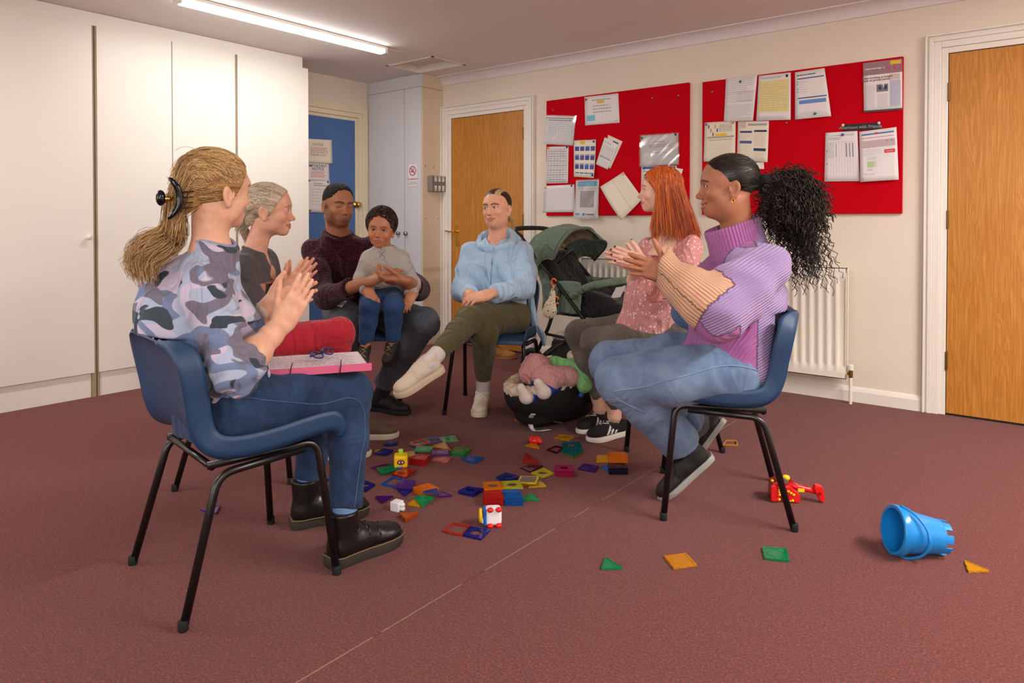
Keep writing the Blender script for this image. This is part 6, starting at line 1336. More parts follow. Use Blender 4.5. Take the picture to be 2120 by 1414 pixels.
# ============================================================ woman in the lilac jumper (right)
def person_lilac():
    root = empty('person', (0, 0, 0), 0, 'woman with curly dark ponytail in a lilac ribbed jumper and pale jeans', 'person'); skin = (176,118,88)
    pel = CL('p6', 0, -.05, .535); hR, hL = CL('p6', .09, -.05, .525), CL('p6', -.125, -.05, .52)
    kR, kL = D(1266, 752, 2.86), D(1284, 786, 2.59); aR, aL = D(1432, 892, 2.88), D(1412, 920, 2.72)
    neck = D(1532, 500, 2.66); shR, shL = D(1535, 545, 2.83), D(1582, 552, 2.52); chest = (shR+shL)/2*.55+pel*.45+V(0, 0, .06); fw = camdir(-.96, -.1)
    elL, wrL = D(1484, 648, 2.38), D(1386, 566, 2.48); elR, wrR = D(1436, 640, 2.86), D(1384, 568, 2.585)
    Mh = hframe(D(1507, 385, 2.63), camdir(-.985, .14, -.02), camdir(-.02, 0, 1)); sc = 1.04
    ho = dict(scale=sc, jaw=1.08, full=1.05, smile=.8, open=.0045, lipcol=(150,78,72), browcol=(44,28,22), browth=.0036, nose=1.12, lips=1.2, iris=(46,30,22), liner=.95, blush=(1.05, .85, .8))
    def ex(S, s_):
        nb = inv_pt(Mh, neck-V(0, 0, .05))/sc; S.cone((0, -.02, -.06), nb, .054, .060, k=.03); S.ell((0, .015, -.088), (.046, .045, .03), k=.03)
        for s in (shR, shL): S.cone(nb, inv_pt(Mh, s*.4+neck*.6-V(0, 0, .03))/sc, .046, .046, k=.04)
    hd = make_head(Mh, ho, skin, ex, .0032)
    st = ((5, 8, 6), (4, 7, 5), (4, 7, 5), (6, 9, 6))
    h1 = make_hand(elR, wrR, camdir(-.95, .02, .26), camdir(-.05, .96, .1), 1, st, (4, 1, -2, -6), (52, 0, 0), skin=skin, s=.98)
    h2 = make_hand(elL, wrL, camdir(-.95, .05, .24), camdir(-.05, -.97, .05), -1, st, (5, 1, -3, -8), (50, 0, 0), skin=skin, s=.98)
    hid = Soft(); torso(hid, pel, chest, neck-V(0, 0, .06), shR, shL, fw, w=(.13, .12, .13, .07), d=(.09, .085, .09, .05), sh=.042)
    for a, b, c in ((hR, kR, aR), (hL, kL, aL)): hid.chain([a, b, c], [.065, .045, .034], k=.03)
    for a, b in ((shR, elR), (shL, elL)): hid.cone(a, b, .038, .034)
    body = figure_body(root, [hd[:3], h1[:3], h2[:3]], hid); eyeballs(Mh, ho, body)
    # oversized ribbed jumper with colour blocks
    S = Soft(); torso(S, pel+V(0, 0, .02), chest, neck-V(0, 0, .055), shR, shL, fw, w=(.195, .190, .185, .10), d=(.165, .165, .155, .085), sh=.075, bust=.085, k=.07)
    S.cone(neck-V(0, 0, .05), shL-V(0, 0, .01), .07, .078, k=.05); S.cone(neck-V(0, 0, .05), shR-V(0, 0, .01), .07, .078, k=.05); S.chain([shL, shL*.5+elL*.5, elL], [.080, .096, .086], k=.05, kj=.04); S.cone(elL, elL*.35+wrL*.65, .086, .070, k=.05); S.cone(elL*.35+wrL*.65, wrL+(wrL-elL)*.26, .068, .064, k=.03)
    S.chain([shR, shR*.5+elR*.5, elR], [.09, .095, .08], k=.05, kj=.04); S.cone(elR, elR*.2+wrR*.8, .078, .058, k=.04)
    S.cone(CL('p6', -.10, -.09, .55), CL('p6', -.16, .05, .52), .12, .07, k=.06); S.cone(CL('p6', 0, -.02, .56), CL('p6', -.02, .10, .55), .13, .06, k=.05)
    cd = nrm(D(1330, 570, 2.47)-D(1386, 566, 2.48)); S.cut(wrL+(wrL-elL)*.17, nrm(nrm(wrL-elL)+cd*.5), .005, wrL-.16, wrL+.16); S.cut(elR*.12+wrR*.88, wrR-elR, .005, wrR-.09, wrR+.09)
    neckhole(S, neck, V(0, 0, 1), .066)
    sit_cut(S, 'p6', back=-.195); S.wave(.006, 24, 2); S.wave(.0035, 55, 6)
    fwd, rgt = CF('p6')
    def att(P):
        def along(a, b):
            ba = b-a; tt = ((P-a)@ba)/(ba@ba); d = np.linalg.norm(P-a-np.clip(tt, 0, 1)[:, None]*ba, axis=1); return tt, d
        tL, dL = along(elL, wrL); uL, eL = along(shL, elL); tR, dR = along(elR, wrR); uR, eR = along(shR, elR)
        side = (P-pel)@rgt; front = (P-(shL+shR)/2)@fwd
        axL = nrm(wrL-elL); r1 = nrm(np.cross(axL, V(0, 0, 1))); r2 = np.cross(r1, axL); ang = np.arctan2((P-elL)@r2, (P-elL)@r1)*.075
        blk = np.zeros(len(P)); rib = P[:, 2]*1.0+((P-shL)@fwd)*.55                      # back and shoulder: lilac
        m = (front > .005) & (side > -.40); blk[m] = 1; rib[m] = (side*.8+(P[:, 2]-.8)*.35+((P-pel)@fwd)*.5)[m]
        m = (eL < .125) & (side < -.115) & (uL > .0) & (uL < 1.05); blk[m] = 0; rib[m] = (P[:, 2]*1.0+((P-shL)@fwd)*.55)[m]
        m = (tL > .06) & (dL < .115) & (side < .02); blk[m] = 2; rib[m] = ang[m]
        m = ((tR > .0) & (dR < .10)) | ((uR > .55) & (eR < .11)); m = m & ~((tL > .0) & (dL < .105)); blk[m] = 3; rib[m] = P[m][:, 2]
        return {'blk': blk, 'rib': rib}
    t = NT('ribbed_colour_block_knit'); b = t.attr('blk'); r = t.attr('rib'); co = t.coord()
    col = t.ramp(t.math('DIVIDE', b, 3.0), [(0, lin((178,150,206))), (.167, lin((184,112,176))), (.5, lin((226,176,142))), (.834, lin((74,116,176)))], 'CONSTANT')
    w = t.math('SINE', t.math('MULTIPLY', r, 2*math.pi/.0105)); fn = t.noise(co, 700, 2)
    t.base(t.mix(t.math('MULTIPLY', fn, .35), col, t.mix(1.0, col, (.62, .60, .66), 'MULTIPLY'))); t.bump(t.math('ADD', t.math('MULTIPLY', w, .5), t.math('MULTIPLY', fn, .25)), 1.0, .0045); t.set(rough=.95, spec=.08, sheen=.25)
    jm = soft_obj('ribbed_jumper', S, .0076, t.m, root, att)
    # roll collar
    up = nrm(camdir(-.28, 0, 1)); c0 = neck-up*.03; R_ = nrm(np.cross(up, V(0, .2, 1))); U_ = np.cross(R_, up); vs = []; rb = []
    rows = [(-.02, .098), (.025, .095), (.065, .092), (.098, .094), (.107, .089), (.098, .083), (.06, .077), (.0, .073)]; nn = 60
    for hh, rr in rows:
        for q in range(nn):
            a = 2*math.pi*q/nn; dirv = R_*math.cos(a)+U_*math.sin(a); fr = max(0, dirv@camdir(-1, 0)); vs.append(c0+up*(hh*(1.0+.15*fr)-.025*fr)+dirv*(rr+.028*fr)+camdir(1, 0)*.0); rb.append(a*.09)
    fs = [(i*nn+q, i*nn+(q+1) % nn, (i+1)*nn+(q+1) % nn, (i+1)*nn+q) for i in range(len(rows)-1) for q in range(nn)]
    vs = np.array(vs); mesh_np('roll_collar', vs, [np.array(fs)], t.m, jm, True, {'blk': np.where((vs-c0)@camdir(1, 0) > .035, 0.0, 1.0), 'rib': np.array(rb)})
    S = Soft(); trousers(S, pel, ((hR, kR, aR), (hL, kL, aL)), nrm(hR-hL), w=(.19, .17), d=(.145, .12), rad=(.112, .108, .086, .078, .080), kk='p6', half=.19); S.wave(.0035, 40, 5)
    j = soft_obj('pale_jeans', S, .0076, m_denim('pale_blue_denim', (88,112,150), (142,166,198)), root)
    f_, r_ = CF('p6'); sm = smooth_path([CL('p6', -.235, -.16, .545), CL('p6', -.238, -.02, .565), kL*.45+hL*.55-r_*.105+V(0, 0, .02), kL*.8+hL*.2-r_*.088+V(0, 0, -.01), kL-r_*.083+f_*.02-V(0, 0, .03), kL*.6+aL*.4-r_*.080], 5)
    MB().tube(snap([j], sm, .0012), .0022, 6).build('side_seam', mat('pale_seam', (128,150,184), .9, var=.1), j, True)
    mb = (mat('black_mesh_trainer', (17,17,19), .65, var=.15, vscale=60, bump=.25, bscale=300), mat('grey_white_sole', (150,148,144), .6, var=.1, vscale=40)); la = mat('black_lace', (14,14,16), .8, var=0)
    for hp, tp, s in ((D(1474, 940, 2.69), G(1366, 1032), -1), (D(1498, 868, 2.90), D(1428, 965, 2.96), 1)):
        dd = nrm(tp-hp); uu = nrm(V(0, 0, 1)-dd*dd[2]+camdir(-.5, 0)*.0); hh = hp-uu*.015; sh, Ms = shoe_part(root, hh, dd, uu, .275, mb, shaft=.085, rshaft=.044, side=s, wide=1.05, sole_h=.022, laces=la, name='trainer')
        if s == -1:
            n_ = MB(); Z = [(-.018, 0), (-.010, 0), (-.010, .026), (.006, 0), (.016, 0), (.016, .036), (.008, .036), (.008, .012), (-.006, .036), (-.018, .036)]
            vs_, fs_ = textmesh('N', .055, .003); n_.add([tuple(Ms @ Vector((.036, .115-(p[0])*1.0, .034+p[1]*.9))) for p in vs_], fs_); o_ = n_.build('letter_mark', mat('dark_grey_vinyl', (48,48,52), .4, var=0), sh); md = o_.modifiers.new('s', 'SOLIDIFY'); md.thickness = .012; md.offset = 0
        S = Soft(); S.cone(hh+uu*.07+dd*.05, (aL if s == -1 else aR), .040, .042); soft_obj('sock', S, .007, mat('dark_sock', (70,72,80), .9), root)
    hm = m_hair('black_brown_hair', (12,9,8), (28,21,18), (60,46,38), .35); pole = V(0, -.108, .010)
    cuts = [((0, .056, .042), nrm((0, .82, -.42))), ((0, -.03, -.055), (0, .2, -1))]; ok0 = hair_ok(cuts); ok = lambda p: ok0(p) and not (abs(p[0]+.030) < .003 and p[1] > -.02 and p[2] > .03)
    hair_cap(Mh, sc, root, hm, cuts, (1.04, 1.05, 1.05), pole=pole, lo=0, hi=.5)
    hair_swept(Mh, sc, root, hm, pole, 2200, ok, (1.045, 1.07), (.006, .004, .010), (.0011, .0007), 51, .02, start=1.048)
    rg = np.random.default_rng(6); N = 1250; n = 26; Pn = np.zeros((N, n, 3)); tie = hx(Mh, sc, V(0, -.118, .012)[None])[0]; tt = np.linspace(0, 1, n); ctr = tie+camdir(1, 0)*.085-V(0, 0, .055)
    for i in range(N):
        v = nrm(rg.normal(size=3)); far = i < 160
        p0 = ctr+v*np.array([.075, .075, .085])*rg.uniform(.75, 1.0) if not far else ctr+camdir(1, 0)*rg.uniform(.0, .07)-V(0, 0, rg.uniform(.02, .09))+rg.normal(size=3)*.03
        L = rg.uniform(.05, .11) if not far else rg.uniform(.12, .20); d0 = nrm(v*1.0+camdir(.35, 0, -.12)+rg.normal(size=3)*.3) if not far else nrm(camdir(.30, 0, -1)+rg.normal(size=3)*.2)
        c = p0[None]+d0[None]*(L*tt)[:, None]+V(0, 0, -1)[None]*(L*.45*tt**2)[:, None]
        a1 = nrm(np.cross(d0, rg.normal(size=3))); a2 = nrm(np.cross(d0, a1)); rr = rg.uniform(.005, .009); ph = tt*L/rg.uniform(.018, .026)*2*math.pi+rg.uniform(0, 6)
        Pn[i] = c+(a1[None]*np.cos(ph)[:, None]+a2[None]*np.sin(ph)[:, None])*rr
    strands('curly_ponytail', Pn, np.linspace(.0022, .0014, n)[None], m_hair('curly_brown_hair', (12,9,8), (34,25,21), (66,50,42), .6), root, 3)
    S = Soft(); S.ell(ctr, (.068, .068, .075), k=.03); S.cone(ctr, ctr+camdir(.5, 0, -.9)*.10, .06, .035, k=.04); S.cone(tie, ctr, .03, .05); S.wave(.008, 130, 3); soft_obj('ponytail_core', S, .006, mat('dark_hair_core', (16,12,11), .95, var=.2, vscale=200), root)
    e = hx(Mh, sc, V(-.083, -.004, -.055)[None])[0]; a1, a2 = np.array(Mh)[:3, 1], np.array(Mh)[:3, 2]
    MB().tube([e+a1*.006*math.cos(a)+a2*.008*math.sin(a) for a in np.linspace(0, 2*math.pi, 16, endpoint=False)], .0016, 6, closed=True).build('hoop_earring', mat('gold', (230,180,90), .2, 1.0), root, True)
    return root
person_lilac()
# ============================================================ MAGNETIC TILES AND TOYS ON THE CARPET
def m_tile(rgb):
    k = 'tile_%d_%d_%d' % rgb
    if k in MATS: return MATS[k]
    t = NT(k); c = lin(rgb); co = t.coord(); t.base(t.mix(t.noise(co, 40, 2), tuple(x*.85 for x in c), tuple(min(1, x*1.1) for x in c))); t.set(rough=.16, trans=.45, ior=1.35, spec=.5, coat=.2); MATS[k] = t.m; return t.m
TH = .0072
def tile(poly, rgb, label, kind='sq', z=0.0, n=1, tilt=0.0):
    """one translucent tile (or a stack of n) whose upper outline is given by its corner pixels"""
    out = []
    for j in range(n):
        zt = z+TH*(j+1); P = [G(px, py, z+TH*n) for px, py in poly]; c = sum(P)/len(P); a = Vector((c[0], c[1], zt-TH)); K = len(P)
        Q = [(p[0]-c[0], p[1]-c[1]) for p in P]
        area2 = sum(Q[i][0]*Q[(i+1) % K][1]-Q[(i+1) % K][0]*Q[i][1] for i in range(K))
        if area2 < 0: Q = Q[::-1]
        root = empty('magnetic_tile', tuple(a), 0, label if n == 1 else label+', %s in its stack' % ('bottom one' if j == 0 else 'top one' if j == n-1 else ('second', 'third', 'fourth', 'fifth', 'sixth')[j-1]+' from the bottom'), 'tile', 'magnetic building tiles on the carpet')
        if j and n > 1: root.location.x += random.uniform(-.0012, .0012); root.location.y += random.uniform(-.0012, .0012); root.rotation_euler = (0, 0, random.uniform(-.02, .02))
        m = m_tile(rgb); fr = MB(); inn = [(x*.84, y*.84) for x, y in Q]
        def ringstrip(mb, A, B, z0, z1):
            k = len(A); vs = [(x, y, z0) for x, y in A]+[(x, y, z1) for x, y in A]+[(x, y, z1) for x, y in B]+[(x, y, z0) for x, y in B]; fs = []
            for i in range(k):
                i2 = (i+1) % k; fs += [(i, i2, k+i2, k+i), (k+i, k+i2, 2*k+i2, 2*k+i), (2*k+i, 2*k+i2, 3*k+i2, 3*k+i), (3*k+i, 3*k+i2, i2, i)]
            mb.add(vs, fs)
        ringstrip(fr, Q, inn, 0.0005, TH)
        for i in range(K):        # feet along the edge
            for t in (.3, .7):
                x = Q[i][0]*(1-t)+Q[(i+1) % K][0]*t; y = Q[i][1]*(1-t)+Q[(i+1) % K][1]*t; ex = nrm((Q[(i+1) % K][0]-Q[i][0], Q[(i+1) % K][1]-Q[i][1], 0)); M = frame((x*.985, y*.985, 0), ex, (-ex[1], ex[0], 0), (0, 0, 1)); fr.box((-.006, -.0025, .0018), (.006, .0025, TH-.0018), M)
        fr.build('frame', m, root)
        if kind != 'win':
            pn = MB()
            if kind == 'ring':
                N = 24; B = []
                ins = min(math.hypot((inn[i][0]+inn[(i+1) % K][0])/2, (inn[i][1]+inn[(i+1) % K][1])/2) for i in range(K))*.66
                cut = [(ins*math.cos(2*math.pi*q/N), ins*math.sin(2*math.pi*q/N)) for q in range(N)]
                def edge(ang):
                    d = (math.cos(ang), math.sin(ang)); best = 9
                    for i in range(K):
                        (x1, y1), (x2, y2) = inn[i], inn[(i+1) % K]; den = d[0]*(y2-y1)-d[1]*(x2-x1)
                        if abs(den) < 1e-9: continue
                        t = (x1*(y2-y1)-y1*(x2-x1))/den; u = (x1*d[1]-y1*d[0])/den
                        if t > 0 and -1e-6 <= u <= 1+1e-6: best = min(best, t)
                    return (d[0]*best, d[1]*best)
                ringstrip(pn, [edge(2*math.pi*q/N) for q in range(N)], cut, .002, TH-.0012)
            else:
                pn.prism(inn, .0022, TH-.0016)
                if kind == 'sq' and K == 4:
                    for i in range(4): a0 = inn[i]; b0 = inn[(i+1) % 4]; mx, my = (a0[0]+b0[0])/2, (a0[1]+b0[1])/2; c0 = inn[(i+2) % 4]; nx_, ny_ = (b0[0]+c0[0])/2, (b0[1]+c0[1])/2; ex = nrm((nx_-mx, ny_-my, 0)); M = frame(((mx+nx_)/2, (my+ny_)/2, 0), ex, (-ex[1], ex[0], 0), (0, 0, 1)); L = math.hypot(nx_-mx, ny_-my)/2; pn.box((-L, -.0012, .002), (L, .0012, TH-.0006), M)
            pn.build('panel', m, root)
        if kind == 'plate': MB().prism([(x*.78, y*.78) for x, y in Q], TH-.001, TH+.0006).build('silver_plate', M_STEEL, root)
        out.append(root)
    return out
RD, NV, GN, PU_, AM, OR, YE, BL, MR, TE, MG = (206,38,34), (36,40,140), (24,150,84), (92,36,134), (232,160,36), (244,128,26), (214,206,40), (28,104,196), (96,20,38), (20,118,128), (172,28,88)
T = tile
T([(776,937),(793,928),(815,931),(801,940)], NV, 'navy tile lying on amber tile beside the brown boot', z=TH)
T([(776,930),(804,929),(805,936),(778,939)], AM, 'amber tile under navy tile beside the brown boot')
T([(793,915),(823,913),(822,920),(797,922)], NV, 'navy tile nearest the brown boot toe', 'sq', z=TH*.0)
T([(848,916),(877,908),(891,916),(861,922)], (214,84,60), 'red window tile at the back of the left pile', 'win', z=TH*2)
T([(846,919),(874,911),(890,919),(861,926)], TE, 'teal tile under the red window tile', z=0)
T([(880,907),(909,905),(916,912),(891,915)], (84,124,196), 'pale blue window tile between red window tile and pale green tile', 'win')
T([(911,905),(941,901),(949,911),(917,914)], (96,190,130), 'pale green tile at the far edge of the left pile')
T([(895,923),(920,914),(933,931)], (232,156,64), 'orange triangle tile behind the purple tile', 'tri', z=TH)
T([(865,922),(897,924),(891,934),(858,933)], (44,166,100), 'green tile lying on the red stack in the left pile', z=TH*4)
T([(895,932),(927,929),(928,939),(893,940)], (124,70,152), 'lilac tile between the two green tiles', z=0, n=2)
T([(931,936),(945,925),(976,928),(961,940)], GN, 'green square tile right of the lilac stack', n=2)
T([(955,949),(976,941),(1003,948),(979,958)], BL, 'blue tile lying alone right of the left pile')
T([(891,952),(907,944),(937,946),(925,957)], (200,98,96), 'pinkish tile in front of the lilac stack')
T([(847,949),(863,940),(891,941),(880,952)], RD, 'red tile beside the yellow toy', n=4)
T([(840,935),(857,933),(859,942),(842,944)], (222,186,40), 'yellow tile behind the yellow toy', z=0)
T([(811,980),(832,967),(863,971),(838,988)], (190,28,32), 'dark red tile in front of the yellow toy', z=TH)
T([(767,966),(799,960),(813,963),(784,972)], (112,40,112), 'purple window tile under the green tile at the left edge', 'win')
T([(780,970),(817,961),(827,968),(792,980)], (26,158,98), 'green tile lying on purple window tile', z=TH)
T([(789,1001),(813,986),(840,991),(820,1007)], (34,108,204), 'bright blue window tile behind the purple tile', 'win')
T([(825,995),(861,993),(855,1010),(820,1009)], (104,52,154), 'purple square tile overlapping the blue window tile', z=TH)
T([(822,1011),(853,1013),(837,1025)], (48,50,150), 'navy triangle tile under the purple square', 'tri')
T([(733,1003),(755,994),(777,1002),(756,1016)], NV, 'navy ring tile beside the knee of the jeans', 'ring')
T([(855,1008),(887,1000),(909,1010),(876,1021)], OR, 'orange tile in the stack near the white block', n=3)
T([(875,1017),(905,1010),(907,1022)], (44,66,160), 'blue triangle tile leaning on the orange stack', 'tri', z=TH*3)
T([(858,1029),(874,1023),(897,1028),(872,1044)], (28,170,100), 'green tile in front of the orange stack', z=0, n=2)
T([(908,1027),(913,1016),(936,1025)], (110,40,142), 'purple triangle tile right of the orange stack', 'tri')
T([(843,1043),(858,1033),(870,1047)], (240,182,30), 'amber triangle tile touching the white block', 'tri')
T([(777,1027),(814,1026),(791,1040)], (88,30,128), 'purple triangle tile left of the white block', 'tri')
T([(826,1061),(865,1060),(839,1074)], (206,92,20), 'burnt orange triangle tile in front of the white block', 'tri', n=2)
T([(949,1015),(970,1006),(1001,1011),(979,1022)], NV, 'navy ring tile left of the orange and red stack', 'ring', n=2)
T([(1027,987),(1047,978),(1077,985),(1055,995)], NV, 'navy ring tile behind the orange and red stack', 'ring', z=TH)
T([(1030,990),(1048,981),(1074,988),(1055,998)], TE, 'teal tile under the navy ring tile', z=0)
T([(1000,1016),(1036,1014),(1043,1028),(1003,1030)], RD, 'red tile under the orange ring tile', n=5)
T([(999,998),(1035,996),(1043,1010),(1003,1012)], (232,132,30), 'orange ring tile on top of the red stack', 'ring', z=TH*5)
T([(1039,1014),(1076,1012),(1083,1028),(1044,1028)], (24,98,182), 'blue tile under the yellow green ring tile', n=5)
T([(1038,996),(1075,994),(1083,1009),(1043,1009)], (192,192,40), 'yellow green ring tile on top of the blue stack', 'ring', z=TH*5)
T([(1077,985),(1116,986),(1110,1000),(1072,998)], (236,214,40), 'yellow tile with a silver plate beside the stacks', 'plate', z=TH*2)
T([(1094,1007),(1119,995),(1131,1005)], (232,190,30), 'yellow triangle tile under the silver plated tile', 'tri', n=1)
T([(1080,990),(1110,989),(1112,1002),(1078,1003)], AM, 'amber tile supporting the silver plated tile', z=0)
T([(1077,967),(1096,961),(1124,963),(1098,976)], MR, 'maroon ring tile behind the yellow ring tile', 'ring')
T([(1099,978),(1126,968),(1148,979),(1122,987)], YE, 'yellow ring tile beside the magenta stack', 'ring')
T([(1150,962),(1187,962),(1188,974),(1149,973)], MG, 'magenta ring tile', 'ring', n=4)
T([(1078,1033),(1101,1020),(1117,1034)], (28,170,90), 'green triangle tile beside the blue stack', 'tri')
T([(916,1098),(937,1081),(976,1088),(957,1107)], (204,62,40), 'red window tile next to the white toy cart', 'win')
T([(957,1106),(973,1089),(1015,1095),(996,1115)], NV, 'navy ring tile next to the red window tile in front', 'ring')
T([(1147,905),(1160,898),(1189,903),(1179,911)], (224,164,40), 'amber tile behind the teal tiles')
T([(1087,921),(1108,915),(1117,927)], (240,166,40), 'amber triangle tile in front of the red rubber toy', 'tri')
T([(1081,957),(1089,936),(1116,957)], (198,48,40), 'red triangle tile lying alone behind the maroon ring tile', 'tri')
T([(1132,930),(1151,922),(1166,926),(1153,937)], MR, 'maroon window tile left of the teal tiles', 'win')
T([(1165,915),(1199,914),(1205,926),(1166,927)], TE, 'teal ring tile, farther of the two teal tiles', 'ring')
T([(1162,931),(1176,923),(1209,931),(1186,942)], TE, 'teal square tile, nearer of the two teal tiles', z=TH)
T([(1164,934),(1178,926),(1208,934),(1186,945)], (96,160,40), 'green tile under the nearer teal tile', z=0)
T([(1235,942),(1257,942),(1259,955),(1235,955)], (240,178,30), 'amber tile touching the orange and navy stack')
T([(1259,958),(1295,958),(1300,969),(1261,969)], (30,30,60), 'dark navy tile under the orange tiles', n=4)
T([(1259,935),(1295,935),(1300,945),(1261,945)], OR, 'orange tile on the dark navy tiles', n=4, z=TH*4)
T([(1244,966),(1263,961),(1272,963),(1262,975)], (20,110,206), 'blue tile in front of the orange and navy stack')
T([(1196,969),(1208,959),(1240,964),(1231,976)], (82,30,132), 'purple square tile right of the magenta stack')
T([(415,1054),(455,1045),(447,1062)], (104,56,150), 'purple triangle tile under the nearest chair', 'tri')
T([(658,1001),(678,990),(698,995),(682,1009)], BL, 'blue window tile behind the black boots', 'win')
T([(1496,920),(1504,910),(1525,911),(1528,921)], AM, 'amber window tile behind the right chair', 'win')
T([(1245,1176),(1253,1152),(1289,1174)], (24,160,100), 'green triangle tile alone in the foreground', 'tri')
T([(1375,1150),(1420,1144),(1443,1168),(1395,1175)], (232,156,40), 'amber square tile alone in the foreground')
T([(1578,1131),(1628,1134),(1635,1160),(1583,1155)], (24,154,96), 'green square tile alone in the foreground')
T([(1997,1159),(2048,1180),(2005,1182)], (232,166,36), 'amber triangle tile in front of the blue bucket', 'tri')
T([(1064,868),(1086,856),(1100,862),(1078,874)], OR, 'orange tile at the foot of the car seat')
# yellow bus toy
def plastic(name, rgb, rough=.28): return mat(name, rgb, rough, var=.02, spec=.5)
MY, MRD, MWH, MBL = plastic('yellow_plastic', (244,204,20)), plastic('red_plastic', (222,30,30)), plastic('white_plastic', (238,238,242)), plastic('blue_plastic', (36,96,190))
b = G(830, 965, .012); o = empty('toy_bus', tuple(b), YAW+.15, 'yellow toy bus with brown window standing on the tiles', 'toy')
MB().box((-.029, -.030, 0), (.029, .030, .052)).build('cab', MY, o, bevel=.009, seg=3)
MB().ball((0, -.029, .026), (.018, .004, .012), 16).build('window', plastic('brown_window', (120,58,24)), o, True)
for s in (-1, 1): MB().ball((s*.007, -.033, .026), (.003, .0015, .004), 8).build('eye', MWH, o, True)
MB().box((-.010, -.010, .051), (.010, .010, .074)).build('lime_knob', plastic('lime_plastic', (170,214,40)), o, bevel=.004)
MB().box((-.018, -.031, .004), (.010, -.028, .009)).build('number_plate', plastic('sky_plastic', (70,150,210)), o)
# white block with pegs
b = G(822, 1056); o = empty('toy_block', tuple(b), YAW-.5, 'white plastic block with two round pegs beside amber triangle', 'toy')
MB().box((-.018, -.018, 0), (.018, .018, .034)).build('cube', MWH, o, bevel=.002); 
for z_ in (.010, .024): MB().lathe([(.0085, 0), (.0085, .012), (.007, .0145), (.001, .0145)], 14, Matrix.Translation((.018, 0, z_)) @ Matrix.Rotation(math.pi/2, 4, 'Y')).build('peg', MWH, o, True)
# white cart lying on its side, wheels towards the camera
b = G(1022, 1092); o = empty('toy_cart', tuple(b), YAW+.12, 'white toy cart with four red wheels lying on its side', 'toy')
S = Soft(); S.box((0, .022, .034), (.030, .022, .032), r=.014, k=.01); P, Q = S.mesh(.003); mesh_np('cart_body', P, [Q], MWH, o, True)
S = Soft(); S.box((-.030, .022, .034), (.006, .023, .030), r=.006); P, Q = S.mesh(.003); mesh_np('blue_band', P, [Q], MBL, o, True)
for x in (-.012, .018):
    for z in (.006, .062):
        MB().ball((x, -.001, z), (.012, .010, .009), 14).build('wheel', MRD, o, True)
MB().tube([(-.044, .020+.014*math.cos(a), .036+.020*math.sin(a)) for a in np.linspace(0, 2*math.pi, 18, endpoint=False)], .006, 8, closed=True).build('yellow_ring', MY, o, True)
MB().ball((-.040, .020, .036), (.008, .010, .015), 12).build('red_hub', MRD, o, True)
MB().ball((-.036, .018, .02), (.010, .014, .012), 12).build('white_nose', MWH, o, True)
# red rubber toy
b = G(1108, 921); o = empty('rubber_toy', tuple(b), YAW, 'small shiny red rubber toy behind the amber triangle', 'toy')
S = Soft(); S.ell((0, .015, .018), (.030, .022, .018), k=.01); S.ell((-.018, .012, .020), (.014, .014, .016), k=.008); S.ell((.014, .010, .026), (.014, .012, .012), k=.006); S.ell((.024, .004, .012), (.010, .010, .010), k=.006); P, Q = S.mesh(.003); mesh_np('toy_body', P, [Q], MRD, o, True)
for x in (-.012, .004): MB().ball((x, -.004, .026), .004, 8).build('eye', plastic('dark_red', (130,12,16)), o, True)
# red and yellow robot dinosaur toy
b = G(1640, 1040); o = empty('robot_toy', tuple(b), YAW-.10, 'red and yellow robot toy with a claw arm behind the right chair', 'toy'); MDR = plastic('dark_red_plastic', (150,16,22)); MGR = plastic('grey_brown_plastic', (110,96,88))
MB().prism([(-.075, 0), (-.012, -.004), (.0, .0), (-.004, .062), (-.040, .078), (-.072, .066)], -.030, .030, Matrix(((1,0,0,0),(0,0,-1,.03),(0,1,0,0.003),(0,0,0,1)))).build('chest', MDR, o, bevel=.003)
for x0, x1 in ((-.080, -.046), (-.030, .028)):
    MB().prism([(x0, .004), (x1-.004, 0.0), (x1, .012), (x1-.004, .034), (x0+.014, .066), (x0, .060)], 0, .014, Matrix(((1,0,0,0),(0,0,-1,.002),(0,1,0,0.002),(0,0,0,1)))).build('armour_plate', MRD, o, bevel=.003)
for x, z in ((-.050, .060), (-.050, .050), (-.050, .042), (-.050, .032), (-.051, .014), (-.018, .046), (-.008, .040), (.002, .034), (-.002, .012)): MB().ball((x, -.014, z), (.0055, .004, .0048), 8).build('yellow_stud', MY, o, True)
MB().box((-.022, -.0145, .008), (-.002, -.012, .012)).build('yellow_strip', MY, o)
MB().prism([(-.056, .070), (-.020, .064), (-.010, .078), (-.024, .090), (-.054, .086)], -.012, .018, Matrix(((1,0,0,0),(0,0,-1,.02),(0,1,0,0),(0,0,0,1)))).build('helmet', MGR, o, bevel=.003)
MB().ball((-.050, .012, .096), (.009, .006, .005), 10).build('red_crest', MRD, o, True); MB().ball((-.018, .02, .086), (.016, .012, .012), 10).build('yellow_crest', MY, o, True); MB().ball((-.074, .0, .080), (.006, .005, .005), 8).build('yellow_ear', MY, o, True)
MB().tube([(-.012, .02, .062), (.030, .018, .052), (.062, .016, .046), (.090, .014, .040)], [.014, .012, .011, .010], 10).build('arm', MRD, o, True); MB().tube([(-.006, .02, .078), (.020, .018, .062), (.060, .016, .054)], .006, 8).build('arm_rod', MDR, o, True)
MB().box((.022, .002, .040), (.046, .008, .052)).build('yellow_band', MY, o)
MB().prism([(.080, .052), (.086, .066), (.112, .062), (.120, .020), (.118, 0.0), (.104, .004), (.090, .030)], -.012, .016, Matrix(((1,0,0,0),(0,0,-1,.014),(0,1,0,0.002),(0,0,0,1)))).build('claw', MRD, o, bevel=.004)
MB().lathe([(.006, -.002), (.006, .002), (.001, .002)], 10, Matrix.Translation((.100, -.003, .038)) @ Matrix.Rotation(math.pi/2, 4, 'X')).build('claw_pin', MDR, o)
